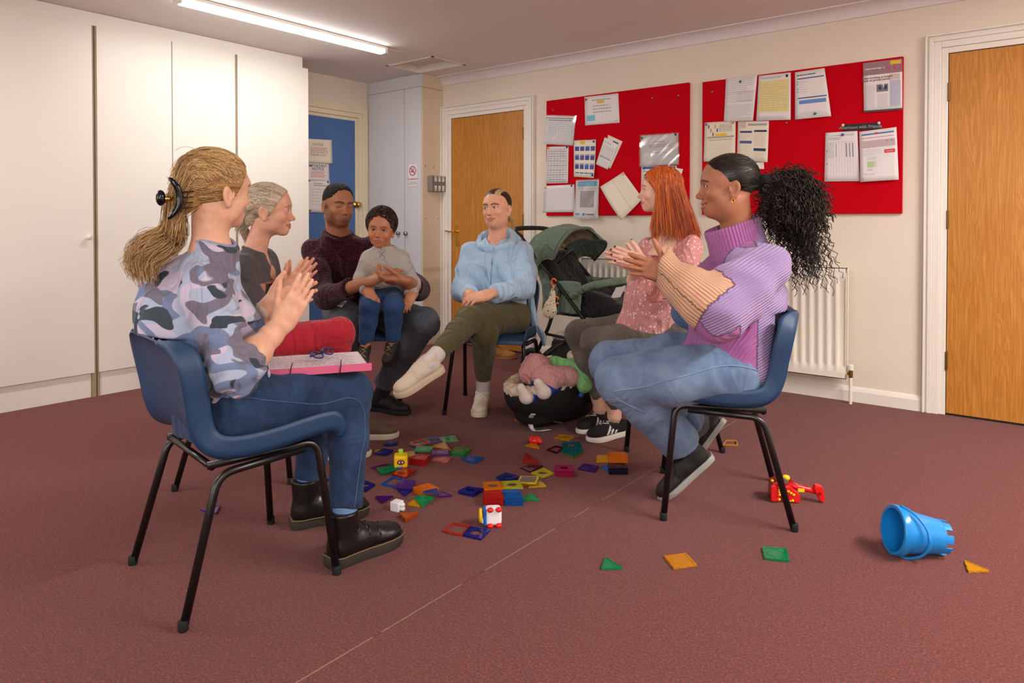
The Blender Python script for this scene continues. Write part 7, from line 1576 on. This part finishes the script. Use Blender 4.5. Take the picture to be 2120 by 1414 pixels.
# blue seaside bucket on its side
ax = nrm(camdir(-.985, .02, 0)); mouth = D(1848, 1080, 2.25); mouth[2] = .078; Lb = .165; bm_ = plastic('sky_blue_plastic', (24,136,214), .25)
mouth = mouth+V(0, 0, 0); axz = nrm(ax+V(0, 0, .024/Lb)); sx_ = nrm(np.cross(axz, V(0, 0, 1))); sy_ = np.cross(sx_, axz)
Mb = frame(mouth-axz*Lb, sx_, -sy_ if False else np.cross(axz, sx_), axz); o = empty('toy_bucket', (0, 0, 0), 0, 'bright blue toy castle bucket lying on its side', 'bucket'); o.matrix_world = Mb
w = MB(); N = 48; r0, r1 = .053, .070
prof = [(.001, .022), (r0-.004, .022), (r0+.002, .06), (r0+.006, .09), (r0+.007, .092), (r1-.006, .135), (r1-.003, .162), (r1-.0035, .165), (r1+.006, .165), (r1+.008, .160), (r1+.007, .142), (r1-.001, .140), (r0+.012, .10), (r0+.010, .095), (r0+.004, .05), (r0, .020), (.001, .020)]
w.lathe(prof, N); w.build('bucket_body', bm_, o, True, auto=40)
for q in range(8):
    a0 = 2*math.pi*q/8; seg = MB(); pts = [a0+2*math.pi/8*.62*t/5 for t in range(6)]; vs = []
    for a in pts:
        for (rr, zz) in ((r0-.005, .0), (r0, .0), (r0+.001, .024), (r0-.005, .024)): vs.append((rr*math.cos(a), rr*math.sin(a), zz))
    fs = [(0, 1, 2, 3), (20, 23, 22, 21)]+[(4*i+j, 4*i+4+j, 4*i+4+(j+1) % 4, 4*i+(j+1) % 4) for i in range(5) for j in range(4)]; seg.add(vs, fs).build('battlement', bm_, o)
hd = MB(); pts = []
for a in np.linspace(-math.pi/2, math.pi/2, 25): pts.append(V(-.082*math.cos(a), .079*math.sin(a), .152-.060*math.cos(a)))
hd.tube(pts, [.0042]*10+[.0058]*5+[.0042]*10, 8).build('handle', bm_, o, True)
# ============================================================ FOLDER, GLASSES, CARD
zf = .592; c = [G(539, 783, zf), G(763, 767, zf), G(684, 724, zf), G(562, 742, zf)]; cen = sum(c)/4
ux = nrm(c[1]-c[0]); uy = nrm((c[3]+c[2]-c[0]-c[1])-ux*((c[3]+c[2]-c[0]-c[1])@ux)); Wf, Hf = .335, .245; org = c[0]
Mf = frame(org, ux, uy, (0, 0, 1)); fo = empty('document_folder', (0, 0, 0), 0, 'pink plastic document folder full of papers on the lap of the woman in jeans', 'folder'); fo.matrix_world = Mf
tp = NT('pink_polypropylene'); tp.base(lin((236,120,160))); tp.set(rough=.25, trans=.25, ior=1.2, spec=.5)
MB().box((0, 0, 0), (Wf, Hf, .002)).build('back_cover', tp.m, fo); MB().box((0, -.002, 0), (Wf, .0, .024)).build('spine', tp.m, fo)
m = MB(); m.box((.004, .002, .003), (Wf-.012, Hf-.008, .020)); m.build('paper_stack', M_PAPER, fo)
cl = NT('clear_pink_cover'); tr = cl.node('ShaderNodeBsdfTransparent'); tr.inputs[0].default_value = (1, .93, .95, 1); gl = cl.node('ShaderNodeBsdfGlossy'); gl.inputs['Roughness'].default_value = .1; mx = cl.node('ShaderNodeMixShader'); mx.inputs[0].default_value = .10; cl.l(tr.outputs[0], mx.inputs[1]); cl.l(gl.outputs[0], mx.inputs[2]); cl.l(mx.outputs[0], cl.out.inputs['Surface'])
g = MB(); n = 14; vs = []
for j in range(n):
    for i in range(n): s, t = i/(n-1), j/(n-1); vs.append((s*Wf, t*Hf, .0245+.0025*math.sin(s*9+t*4)*math.sin(t*5)))
g.add(vs, [(j*n+i, j*n+i+1, (j+1)*n+i+1, (j+1)*n+i) for j in range(n-1) for i in range(n-1)]).build('clear_cover', cl.m, fo, True)
pg = MB(); rs = random.Random(4)
for r_ in range(12):
    x = .03; y = Hf-.03-r_*.016
    while x < Wf-.06: L = rs.uniform(.01, .03); pg.box((x, y, .0201), (x+L, y+.0022, .0204)); x += L+.006
pg.build('writing', flat_mat((150,146,170)), fo)
MB().box((Wf-.085, .004, .0208), (Wf-.03, .03, .0212)).build('white_label', M_PAPER, fo)
for x in (.085, .235): MB().tube([(x, -.0045, -.002), (x+.002, -.0045, .012), (x+.004, -.003, .026), (x+.006, .02, .028), (x+.012, .06, .028)], .0016, 6).build('elastic_strap', mat('black_elastic', (20,20,22), .8, var=0), fo, True)
# glasses
gm = plastic('navy_acetate', (32,36,110), .2); gq = G(668, 738, .622); gx = nrm(G(700, 722, .622)-G(630, 748, .622)); o = empty('reading_glasses', (0, 0, 0), 0, 'navy framed reading glasses lying on the pink folder', 'glasses'); o.matrix_world = frame(gq+V(0, 0, .0), gx, np.cross(V(0, 0, 1), gx), (0, 0, 1))
for s in (-1, 1):
    MB().tube([(s*.034+.026*math.cos(a), .015*math.sin(a), .011+.008*math.sin(a)) for a in np.linspace(0, 2*math.pi, 24, endpoint=False)], .0026, 6, closed=True).build('rim', gm, o, True)
    gt = MATS.get('lens_glass') or NT('lens_glass').m; MATS['lens_glass'] = gt; gb = gt.node_tree.nodes['Principled BSDF']; gb.inputs['Transmission Weight'].default_value = 1; gb.inputs['Roughness'].default_value = 0; gb.inputs['IOR'].default_value = 1.05
    MB().lathe([(.001, 0), (.024, 0), (.024, .001), (.001, .001)], 20, Matrix.Translation((s*.034, 0, .011)) @ Matrix.Rotation(math.radians(28), 4, 'X') @ Matrix.Diagonal((1, .66, 1, 1))).build('lens', gt, o)
    MB().tube([(s*.061, 0, .016), (s*.060, .012, .014), (s*.030, .018, .008), (-s*.035, .022+.004*s, .004)], .0022, 6).build('temple', gm, o, True)
MB().tube([(-.010, 0, .018), (0, -.002, .021), (.010, 0, .018)], .0024, 6).build('bridge', gm, o, True)
# small card on the man's lap
p = D(697, 624, 3.80); o = MB().box((-.045, -.03, 0), (.045, .03, .0015)).build('paper_card', M_PAPER); o.matrix_world = frame(p, camdir(.85, -.2, -.35), camdir(.15, .85, .5), nrm(np.cross(camdir(.85, -.2, -.35), camdir(.15, .85, .5)))); tag(o, 'small white printed card lying on the lap of the man', 'card')
MB().box((-.035, -.02, .0016), (-.005, .01, .0019)).build('print', flat_mat((150,160,150)), o); MB().box((.002, -.018, .0016), (.035, -.012, .0019)).build('print', flat_mat((150,150,160)), o)
# tan sheepskin boot by the door
bp_ = G(1018, 741); mb = (mat('tan_suede', (176,118,62), .95, var=.1, vscale=30, bump=.2, bscale=400), mat('tan_sole', (150,108,66), .8, var=.05)); o = empty('sheepskin_boot', (0, 0, 0), 0, 'tan sheepskin boot with fluffy cuff standing by the oak door', 'boot')
shoe_part(o, bp_-camdir(1, -.1)*.06, camdir(1, -.15), (0, 0, 1), .265, mb, shaft=.165, rshaft=.068, side=1, wide=1.25, sole_h=.018, name='boot_upper')
S = Soft(); cp = bp_-camdir(1, -.1)*.008+V(0, 0, .172)
for a in np.linspace(0, 2*math.pi, 14, endpoint=False): S.ell(cp+camdir(1, 0)*.058*math.cos(a)+camdir(0, 1)*.058*math.sin(a), (.024, .024, .024), k=.02)
S.wave(.004, 220, 3); soft_obj('fluffy_cuff', S, .004, mat('sheepskin_cuff', (206,160,104), 1.0, var=.15, vscale=120, bump=.5, bscale=500), o)
# ============================================================ PUSHCHAIR
def pushchair():
    fx = camdir(.78, -.62); rt = V(fx[1], -fx[0], 0); base = D(1222, 600, 4.86); base[2] = 0; M = frame(base, rt, fx, (0, 0, 1)); o = empty('pushchair', (0, 0, 0), 0, 'green and black pushchair parked behind the woman in blue', 'pushchair'); o.matrix_world = M
    gm = m_cloth('sage_green_canvas', (104,122,106), .85, amt=.2, var=.06); bk = m_cloth('black_padding', (30,29,31), .85, amt=.2, var=.1); be = m_cloth('beige_lining', (196,176,142), .9, fold=14.0); fr = mat('black_alloy', (18,18,19), .4, var=.02)
    w = .22
    for s in (-1, 1):
        MB().tube(smooth_path([(s*w, -.44, .97), (s*w, -.34, .86), (s*w, .02, .50), (s*w, .33, .13)], 5), .014, 10).build('frame_tube', fr, o, True)
        MB().tube([(s*w, -.10, .60), (s*w, -.20, .34), (s*w, -.32, .11)], .013, 10).build('rear_leg', fr, o, True); MB().tube([(s*w, -.22, .30), (s*w, .20, .27)], .010, 8).build('chassis_rail', fr, o, True)
        for y, r in ((-.32, .098), (.35, .080)):
            wh = MB(); wh.lathe([(r*.62, -.012), (r*.80, -.018), (r*.94, -.017), (r, -.008), (r, .008), (r*.94, .017), (r*.80, .018), (r*.62, .012), (r*.62, -.012)], 28, Matrix.Translation((s*(w+.015), y, r)) @ Matrix.Rotation(math.pi/2, 4, 'Y')); wo = wh.build('wheel', mat('tyre_rubber', (34,33,33), .8, var=.05), o, True)
            h = MB(); h.lathe([(.001, -.02), (.018, -.018), (.018, .018), (.001, .02)], 12, Matrix.Translation((s*(w+.015), y, r)) @ Matrix.Rotation(math.pi/2, 4, 'Y'))
            for q in range(5): a = q*2*math.pi/5; h.tube([(s*(w+.015), y, r), (s*(w+.015), y+r*.66*math.cos(a), r+r*.66*math.sin(a))], .007, 6)
            h.build('spokes', fr, wo)
    MB().tube(smooth_path([(-w, -.43, .96), (-w, -.49, 1.0), (-w*.6, -.52, 1.02), (w*.6, -.52, 1.02), (w, -.49, 1.0), (w, -.43, .96)], 5), .017, 10).build('handle_bar', mat('foam_grip', (36,34,34), .85), o, True)
    MB().tube([(-w, -.32, .12), (w, -.32, .12)], .009, 8).build('axle', fr, o, True)
    # seat: back, base, leg rest
    S = Soft(); S.box((0, -.17, .66), (.19, .03, .23), np.array([[1, 0, 0], [0, math.cos(.5), -math.sin(.5)], [0, math.sin(.5), math.cos(.5)]]), r=.03); S.box((0, .06, .46), (.19, .16, .03), r=.03, k=.03); S.box((0, .26, .40), (.18, .03, .11), np.array([[1, 0, 0], [0, math.cos(.5), -math.sin(.5)], [0, math.sin(.5), math.cos(.5)]]), r=.03, k=.03); S.wave(.004, 40, 2); P, Q = S.mesh(.008); mesh_np('seat', P, [Q], bk, o, True)
    S = Soft(); S.box((0, -.24, .64), (.215, .035, .24), np.array([[1, 0, 0], [0, math.cos(.5), -math.sin(.5)], [0, math.sin(.5), math.cos(.5)]]), r=.03); S.box((-.205, -.10, .56), (.012, .16, .11), r=.01, k=.02); S.box((.205, -.10, .56), (.012, .16, .11), r=.01, k=.02); S.wave(.005, 34, 4); P, Q = S.mesh(.008); mesh_np('seat_shell', P, [Q], gm, o, True)
    S = Soft(); S.box((0, .20, .52), (.20, .14, .06), np.array([[1, 0, 0], [0, math.cos(-.35), -math.sin(-.35)], [0, math.sin(-.35), math.cos(-.35)]]), r=.05); S.ell((0, .08, .585), (.17, .10, .05), k=.04); S.wave(.007, 34, 5); P, Q = S.mesh(.008); mesh_np('footmuff', P, [Q], bk, o, True)
    MB().tube(smooth_path([(-w-.01, .00, .57), (-w-.01, .12, .64), (-w*.7, .23, .67), (w*.7, .23, .67), (w+.01, .12, .64), (w+.01, .0, .57)], 5), .024, 12).build('bumper_bar', gm, o, True)
    # canopy: bows from side to side turned about the hinge
    def bow(th, t, R=.33): # t -1..1 across
        q = (1-abs(t)**2.6)**(1/2.6); return V(t*.235, -.19+R*math.sin(th)*(.30+.70*q)*1.0, .72+R*math.cos(th)*(.30+.70*q))
    for nm, m_, R, t0, t1 in (('canopy', gm, .33, -1.35, .42), ('canopy_lining', be, .318, -1.33, .40)):
        A, B = 14, 22; vs = []
        for i in range(A):
            th = t0+(t1-t0)*i/(A-1); R2 = R*(1-.018*(1 if (i % 5) else 0))
            for j in range(B): vs.append(bow(th, -1+2*j/(B-1), R2))
        c_ = MB().add(vs, [(i*B+j, i*B+j+1, (i+1)*B+j+1, (i+1)*B+j) for i in range(A-1) for j in range(B-1)]).build(nm, m_, o, True)
        if nm == 'canopy': md = c_.modifiers.new('s', 'SOLIDIFY'); md.thickness = .008; md.offset = 0
    MB().tube([bow(.42, t, .335) for t in np.linspace(-1, 1, 24)], .010, 8).build('canopy_rim', gm, o, True)
    MB().tube([bow(.85, t, .335) for t in np.linspace(-1, 1, 24)], .007, 8).build('canopy_visor_bow', fr, o, True)
    A, B = 5, 22; vs = [bow(.42+.43*i/(A-1), -1+2*j/(B-1), .332) for i in range(A) for j in range(B) if True]
    vs = [bow(.42+.43*i/(A-1), -1+2*j/21, .332) for i in range(A) for j in range(9)]; v_ = MB().add(vs, [(i*9+j, i*9+j+1, (i+1)*9+j+1, (i+1)*9+j) for i in range(A-1) for j in range(8)]).build('canopy_visor', gm, o, True); md = v_.modifiers.new('s', 'SOLIDIFY'); md.thickness = .006
    S = Soft(); S.box((0, .0, .19), (.19, .22, .07), r=.05); S.wave(.010, 30, 3); P, Q = S.mesh(.008); mesh_np('shopping_basket', P, [Q], bk, o, True)
    S = Soft(); S.ell((.08, -.16, .27), (.08, .07, .045)); S.wave(.008, 45, 2); P, Q = S.mesh(.006); ck = mesh_np('beige_blanket', P, [Q], m_cloth('pale_muslin', (196,186,168), .95), o, True)
    oc = plastic('orange_plastic', (240,104,40)); 
    for (y, z) in ((-.13, .66), (-.11, .54)): MB().tube([(w+.03, y+.020*math.cos(a), z+.024*math.sin(a)) for a in np.linspace(.3, 5.6, 14)], .006, 8).build('orange_clip', oc, o, True)
    t = NT('snake_print_cotton'); co = t.coord(); vo = t.node('ShaderNodeTexVoronoi'); vo.inputs['Scale'].default_value = 55; t.l(co, vo.inputs['Vector']); t.base(t.mix(t.ramp(t.math('ADD', vo.outputs['Distance'], t.math('MULTIPLY', t.noise(co, 40, 2), .4)), [(.40, (0,0,0)), (.46, (1,1,1))]), lin((60,50,44)), lin((222,204,176)))); t.set(rough=.9)
    S = Soft(); S.cone((w+.035, -.13, .63), (w+.04, -.16, .47), .012, .055, k=.02, flat=((1, 0, 0), .3)); S.wave(.006, 60, 4); P, Q = S.mesh(.005); mesh_np('snake_print_bib', P, [Q], t.m, o, True)
    MB().box((-.06, -.05, .60), (.06, -.045, .70), Matrix.Translation((.06, -.02, -.0)) @ Matrix.Rotation(-.5, 4, 'X')).build('care_label', M_PAPER, o)
    MB().tube([(w+.03, -.40+.02*math.cos(a), .88+.02*math.sin(a)) for a in np.linspace(0, 5.5, 12)], .004, 6).build('yellow_strap', plastic('lime_strap', (210,200,50)), o, True)
    return o
pushchair()
# ============================================================ CAR SEAT WITH DOLL AND CLOTHES
def car_seat():
    fx = camdir(-.72, -.70); rt = V(fx[1], -fx[0], 0); base = G(1150, 868); M = frame(base, rt, fx, (0, 0, 1)); o = empty('baby_car_seat', (0, 0, 0), 0, 'black baby car seat on the carpet with sheepskin liner', 'car seat'); o.matrix_world = M
    bk = mat('black_seat_fabric', (18,18,20), .7, var=.1, bump=.2, bscale=300)
    S = Soft(); S.ell((0, 0, .17), (.205, .33, .165), k=.02); S.cone((0, -.10, .06), (0, .16, .05), .13, .10, k=.05, flat=((0, 0, 1), .5)); S.cone((-.17, -.26, .28), (.17, -.26, .28), .07, .07, k=.06)
    S.ell((0, .0, .25), (.155, .285, .165), k=.02, mode='sub'); S.cut((0, 0, .245), nrm((0, .18, 1)), .012); S.cut((0, 0, .004), (0, 0, -1), .004)
    P, Q = S.mesh(.007); mesh_np('shell', P, [Q], bk, o, True)
    S = Soft()
    rg = np.random.default_rng(3)
    for a in np.linspace(0, 2*math.pi, 30, endpoint=False): S.ell((.158*math.cos(a), .015+.285*math.sin(a), .225-.020*math.sin(a)), (.036, .040, .028), k=.02)
    S.ell((0, .0, .13), (.13, .25, .05), k=.03); S.ell((0, .20, .16), (.12, .08, .05), k=.03); S.wave(.0034, 190, 3); S.wave(.0022, 420, 5); P, Q = S.mesh(.0062); mesh_np('sheepskin_liner', P, [Q], mat('cream_fleece', (226,212,188), 1.0, var=.08, vscale=90, bump=.6, bscale=420), o, True)
    MB().tube(smooth_path([(-.215, -.02, .20), (-.225, -.16, .30), (-.20, -.32, .36), (0, -.38, .38), (.20, -.32, .36), (.225, -.16, .30), (.215, -.02, .20)], 5), .014, 10).build('carry_handle', mat('black_gloss', (14,14,16), .3), o, True)
    MB().tube(smooth_path([(-.222, .06, .17), (-.228, .0, .235), (-.228, -.06, .245), (-.226, -.13, .20)], 5), .013, 10).build('blue_grip', plastic('blue_gloss', (30,90,180), .2), o, True)
    MB().lathe([(.05, 0), (.055, .012), (.03, .018), (.001, .018)], 20, Matrix.Translation((-.205, -.03, .18)) @ Matrix.Rotation(-math.pi/2, 4, 'Y')).build('handle_hub', mat('black_gloss', (14,14,16), .3), o, True)
    iM = M.inverted(); L = lambda px, py, z: tuple(iM @ Vector(G(px, py, z)))
    st = smooth_path([L(1104, 858, .10), L(1098, 868, .06), L(1100, 885, .015), L(1112, 893, .006), L(1137, 890, .006)], 5); m = MB(); vs = []
    for p in st: vs += [(p[0]-.011, p[1]-.006, p[2]+.001), (p[0]+.011, p[1]+.006, p[2]+.001)]
    m.add(vs, [(2*i, 2*i+1, 2*i+3, 2*i+2) for i in range(len(st)-1)]); so = m.build('strap', mat('white_webbing', (206,204,204), .8, var=.03), o, True); md = so.modifiers.new('s', 'SOLIDIFY'); md.thickness = .003
    MB().tube([L(1112, 866, .04), L(1165, 876, .04)], .003, 6).build('metal_rod', M_STEEL, o)
    # doll
    d = empty('baby_doll', (0, 0, 0), 0, 'baby doll with white feet and shiny blue trousers lying in the car seat', 'doll')
    fm = mat('white_doll_cloth', (226,214,204), .85, var=.04, bump=.2, bscale=260); bm2 = mat('shiny_blue_satin', (30,66,168), .35, var=.1, vscale=25)
    fa, fb = D(1090, 822, 3.52), D(1126, 812, 3.50); ha, hb = D(1140, 800, 3.72), D(1168, 798, 3.70)
    for f_, h_, px in ((fa, ha, -1), (fb, hb, 1)):
        S = Soft(); ax_ = nrm(f_-h_); S.ell(f_-V(0, 0, .002), (.034, .034, .030), k=.02); S.cone(f_, f_+V(0, 0, .048)-camdir(.35, .1)*.03, .031, .023, k=.02); soft_obj('foot', S, .0045, fm, d)
        MB().tube([f_+V(0, 0, .022)+camdir(-.4, -1)*.030+camdir(1, 0)*.022*math.sin(q)-V(0, 0, .004)*math.cos(2*q) for q in np.linspace(-1.2, 1.2, 7)], .0014, 5).build('seam', mat('rust_thread', (176,96,76), .8, var=0), d)
        S = Soft(); S.chain([f_-ax_*.02, f_*.5+h_*.5+V(0, 0, .012), h_], [.036, .046, .060], k=.02); S.cut(f_-ax_*.015, ax_, .004); S.wave(.0035, 60, 2); soft_obj('trouser_leg', S, .005, bm2, d)
    S = Soft(); S.ell((ha+hb)/2+camdir(.6, .7)*.04, (.08, .08, .055)); soft_obj('trousers_waist', S, .006, bm2, d)
    # pink fleece jacket and green top lying on it
    pf = mat('pink_teddy_fleece', (214,160,158), 1.0, var=.14, vscale=140, bump=.8, bscale=330); j = empty('fleece_jacket', (0, 0, 0), 0, 'pink teddy fleece jacket heaped on the car seat', 'jacket')
    S = Soft(); S.ell(D(1110, 757, 3.68), (.075, .07, .062), k=.03); S.ell(D(1094, 775, 3.66), (.055, .05, .05), k=.03); S.ell(D(1127, 752, 3.70), (.03, .03, .03), k=.02); S.cone(D(1108, 772, 3.64), D(1130, 782, 3.60), .036, .034, k=.02); S.wave(.0022, 300, 3); S.wave(.002, 45, 4); soft_obj('hood', S, .0045, pf, j)
    S = Soft(); S.cone(D(1135, 775, 3.60), D(1180, 782, 3.62), .050, .050, k=.03); S.cone(D(1150, 788, 3.58), D(1138, 798, 3.55), .042, .038, k=.03); S.cone(D(1112, 778, 3.60), D(1138, 784, 3.57), .034, .036, k=.02); S.ell(D(1165, 778, 3.66), (.08, .06, .05), k=.03); S.wave(.0022, 300, 5); S.wave(.003, 40, 2); soft_obj('body_and_sleeve', S, .0045, pf, j)
    MB().tube(smooth_path([D(1096, 790, 3.62), D(1086, 784, 3.60), D(1084, 778, 3.60), D(1090, 781, 3.60), D(1098, 795, 3.60)], 4), .008, 6).build('binding_loop', mat('pink_binding', (206,140,142), .8, var=.03), j, True)
    gt = m_cloth('mint_green_jersey', (140,214,136), .85, fold=16.0, var=.04); g_ = empty('green_top', (0, 0, 0), 0, 'mint green baby top lying across the car seat', 'clothes')
    S = Soft(); S.ell(D(1175, 762, 3.78), (.10, .09, .045), k=.03); S.cone(D(1150, 752, 3.74), D(1205, 768, 3.70), .035, .055, k=.03); S.cone(D(1195, 770, 3.68), D(1212, 797, 3.60), .05, .038, k=.03); S.wave(.005, 45, 2); soft_obj('shirt', S, .005, gt, g_)
    S = Soft(); S.cone(D(1186, 738, 3.80), D(1196, 750, 3.80), .032, .036, k=.02); S.wave(.003, 200, 2); soft_obj('cream_cuff', S, .005, mat('cream_fleece', (226,212,188), 1.0), g_)
car_seat()
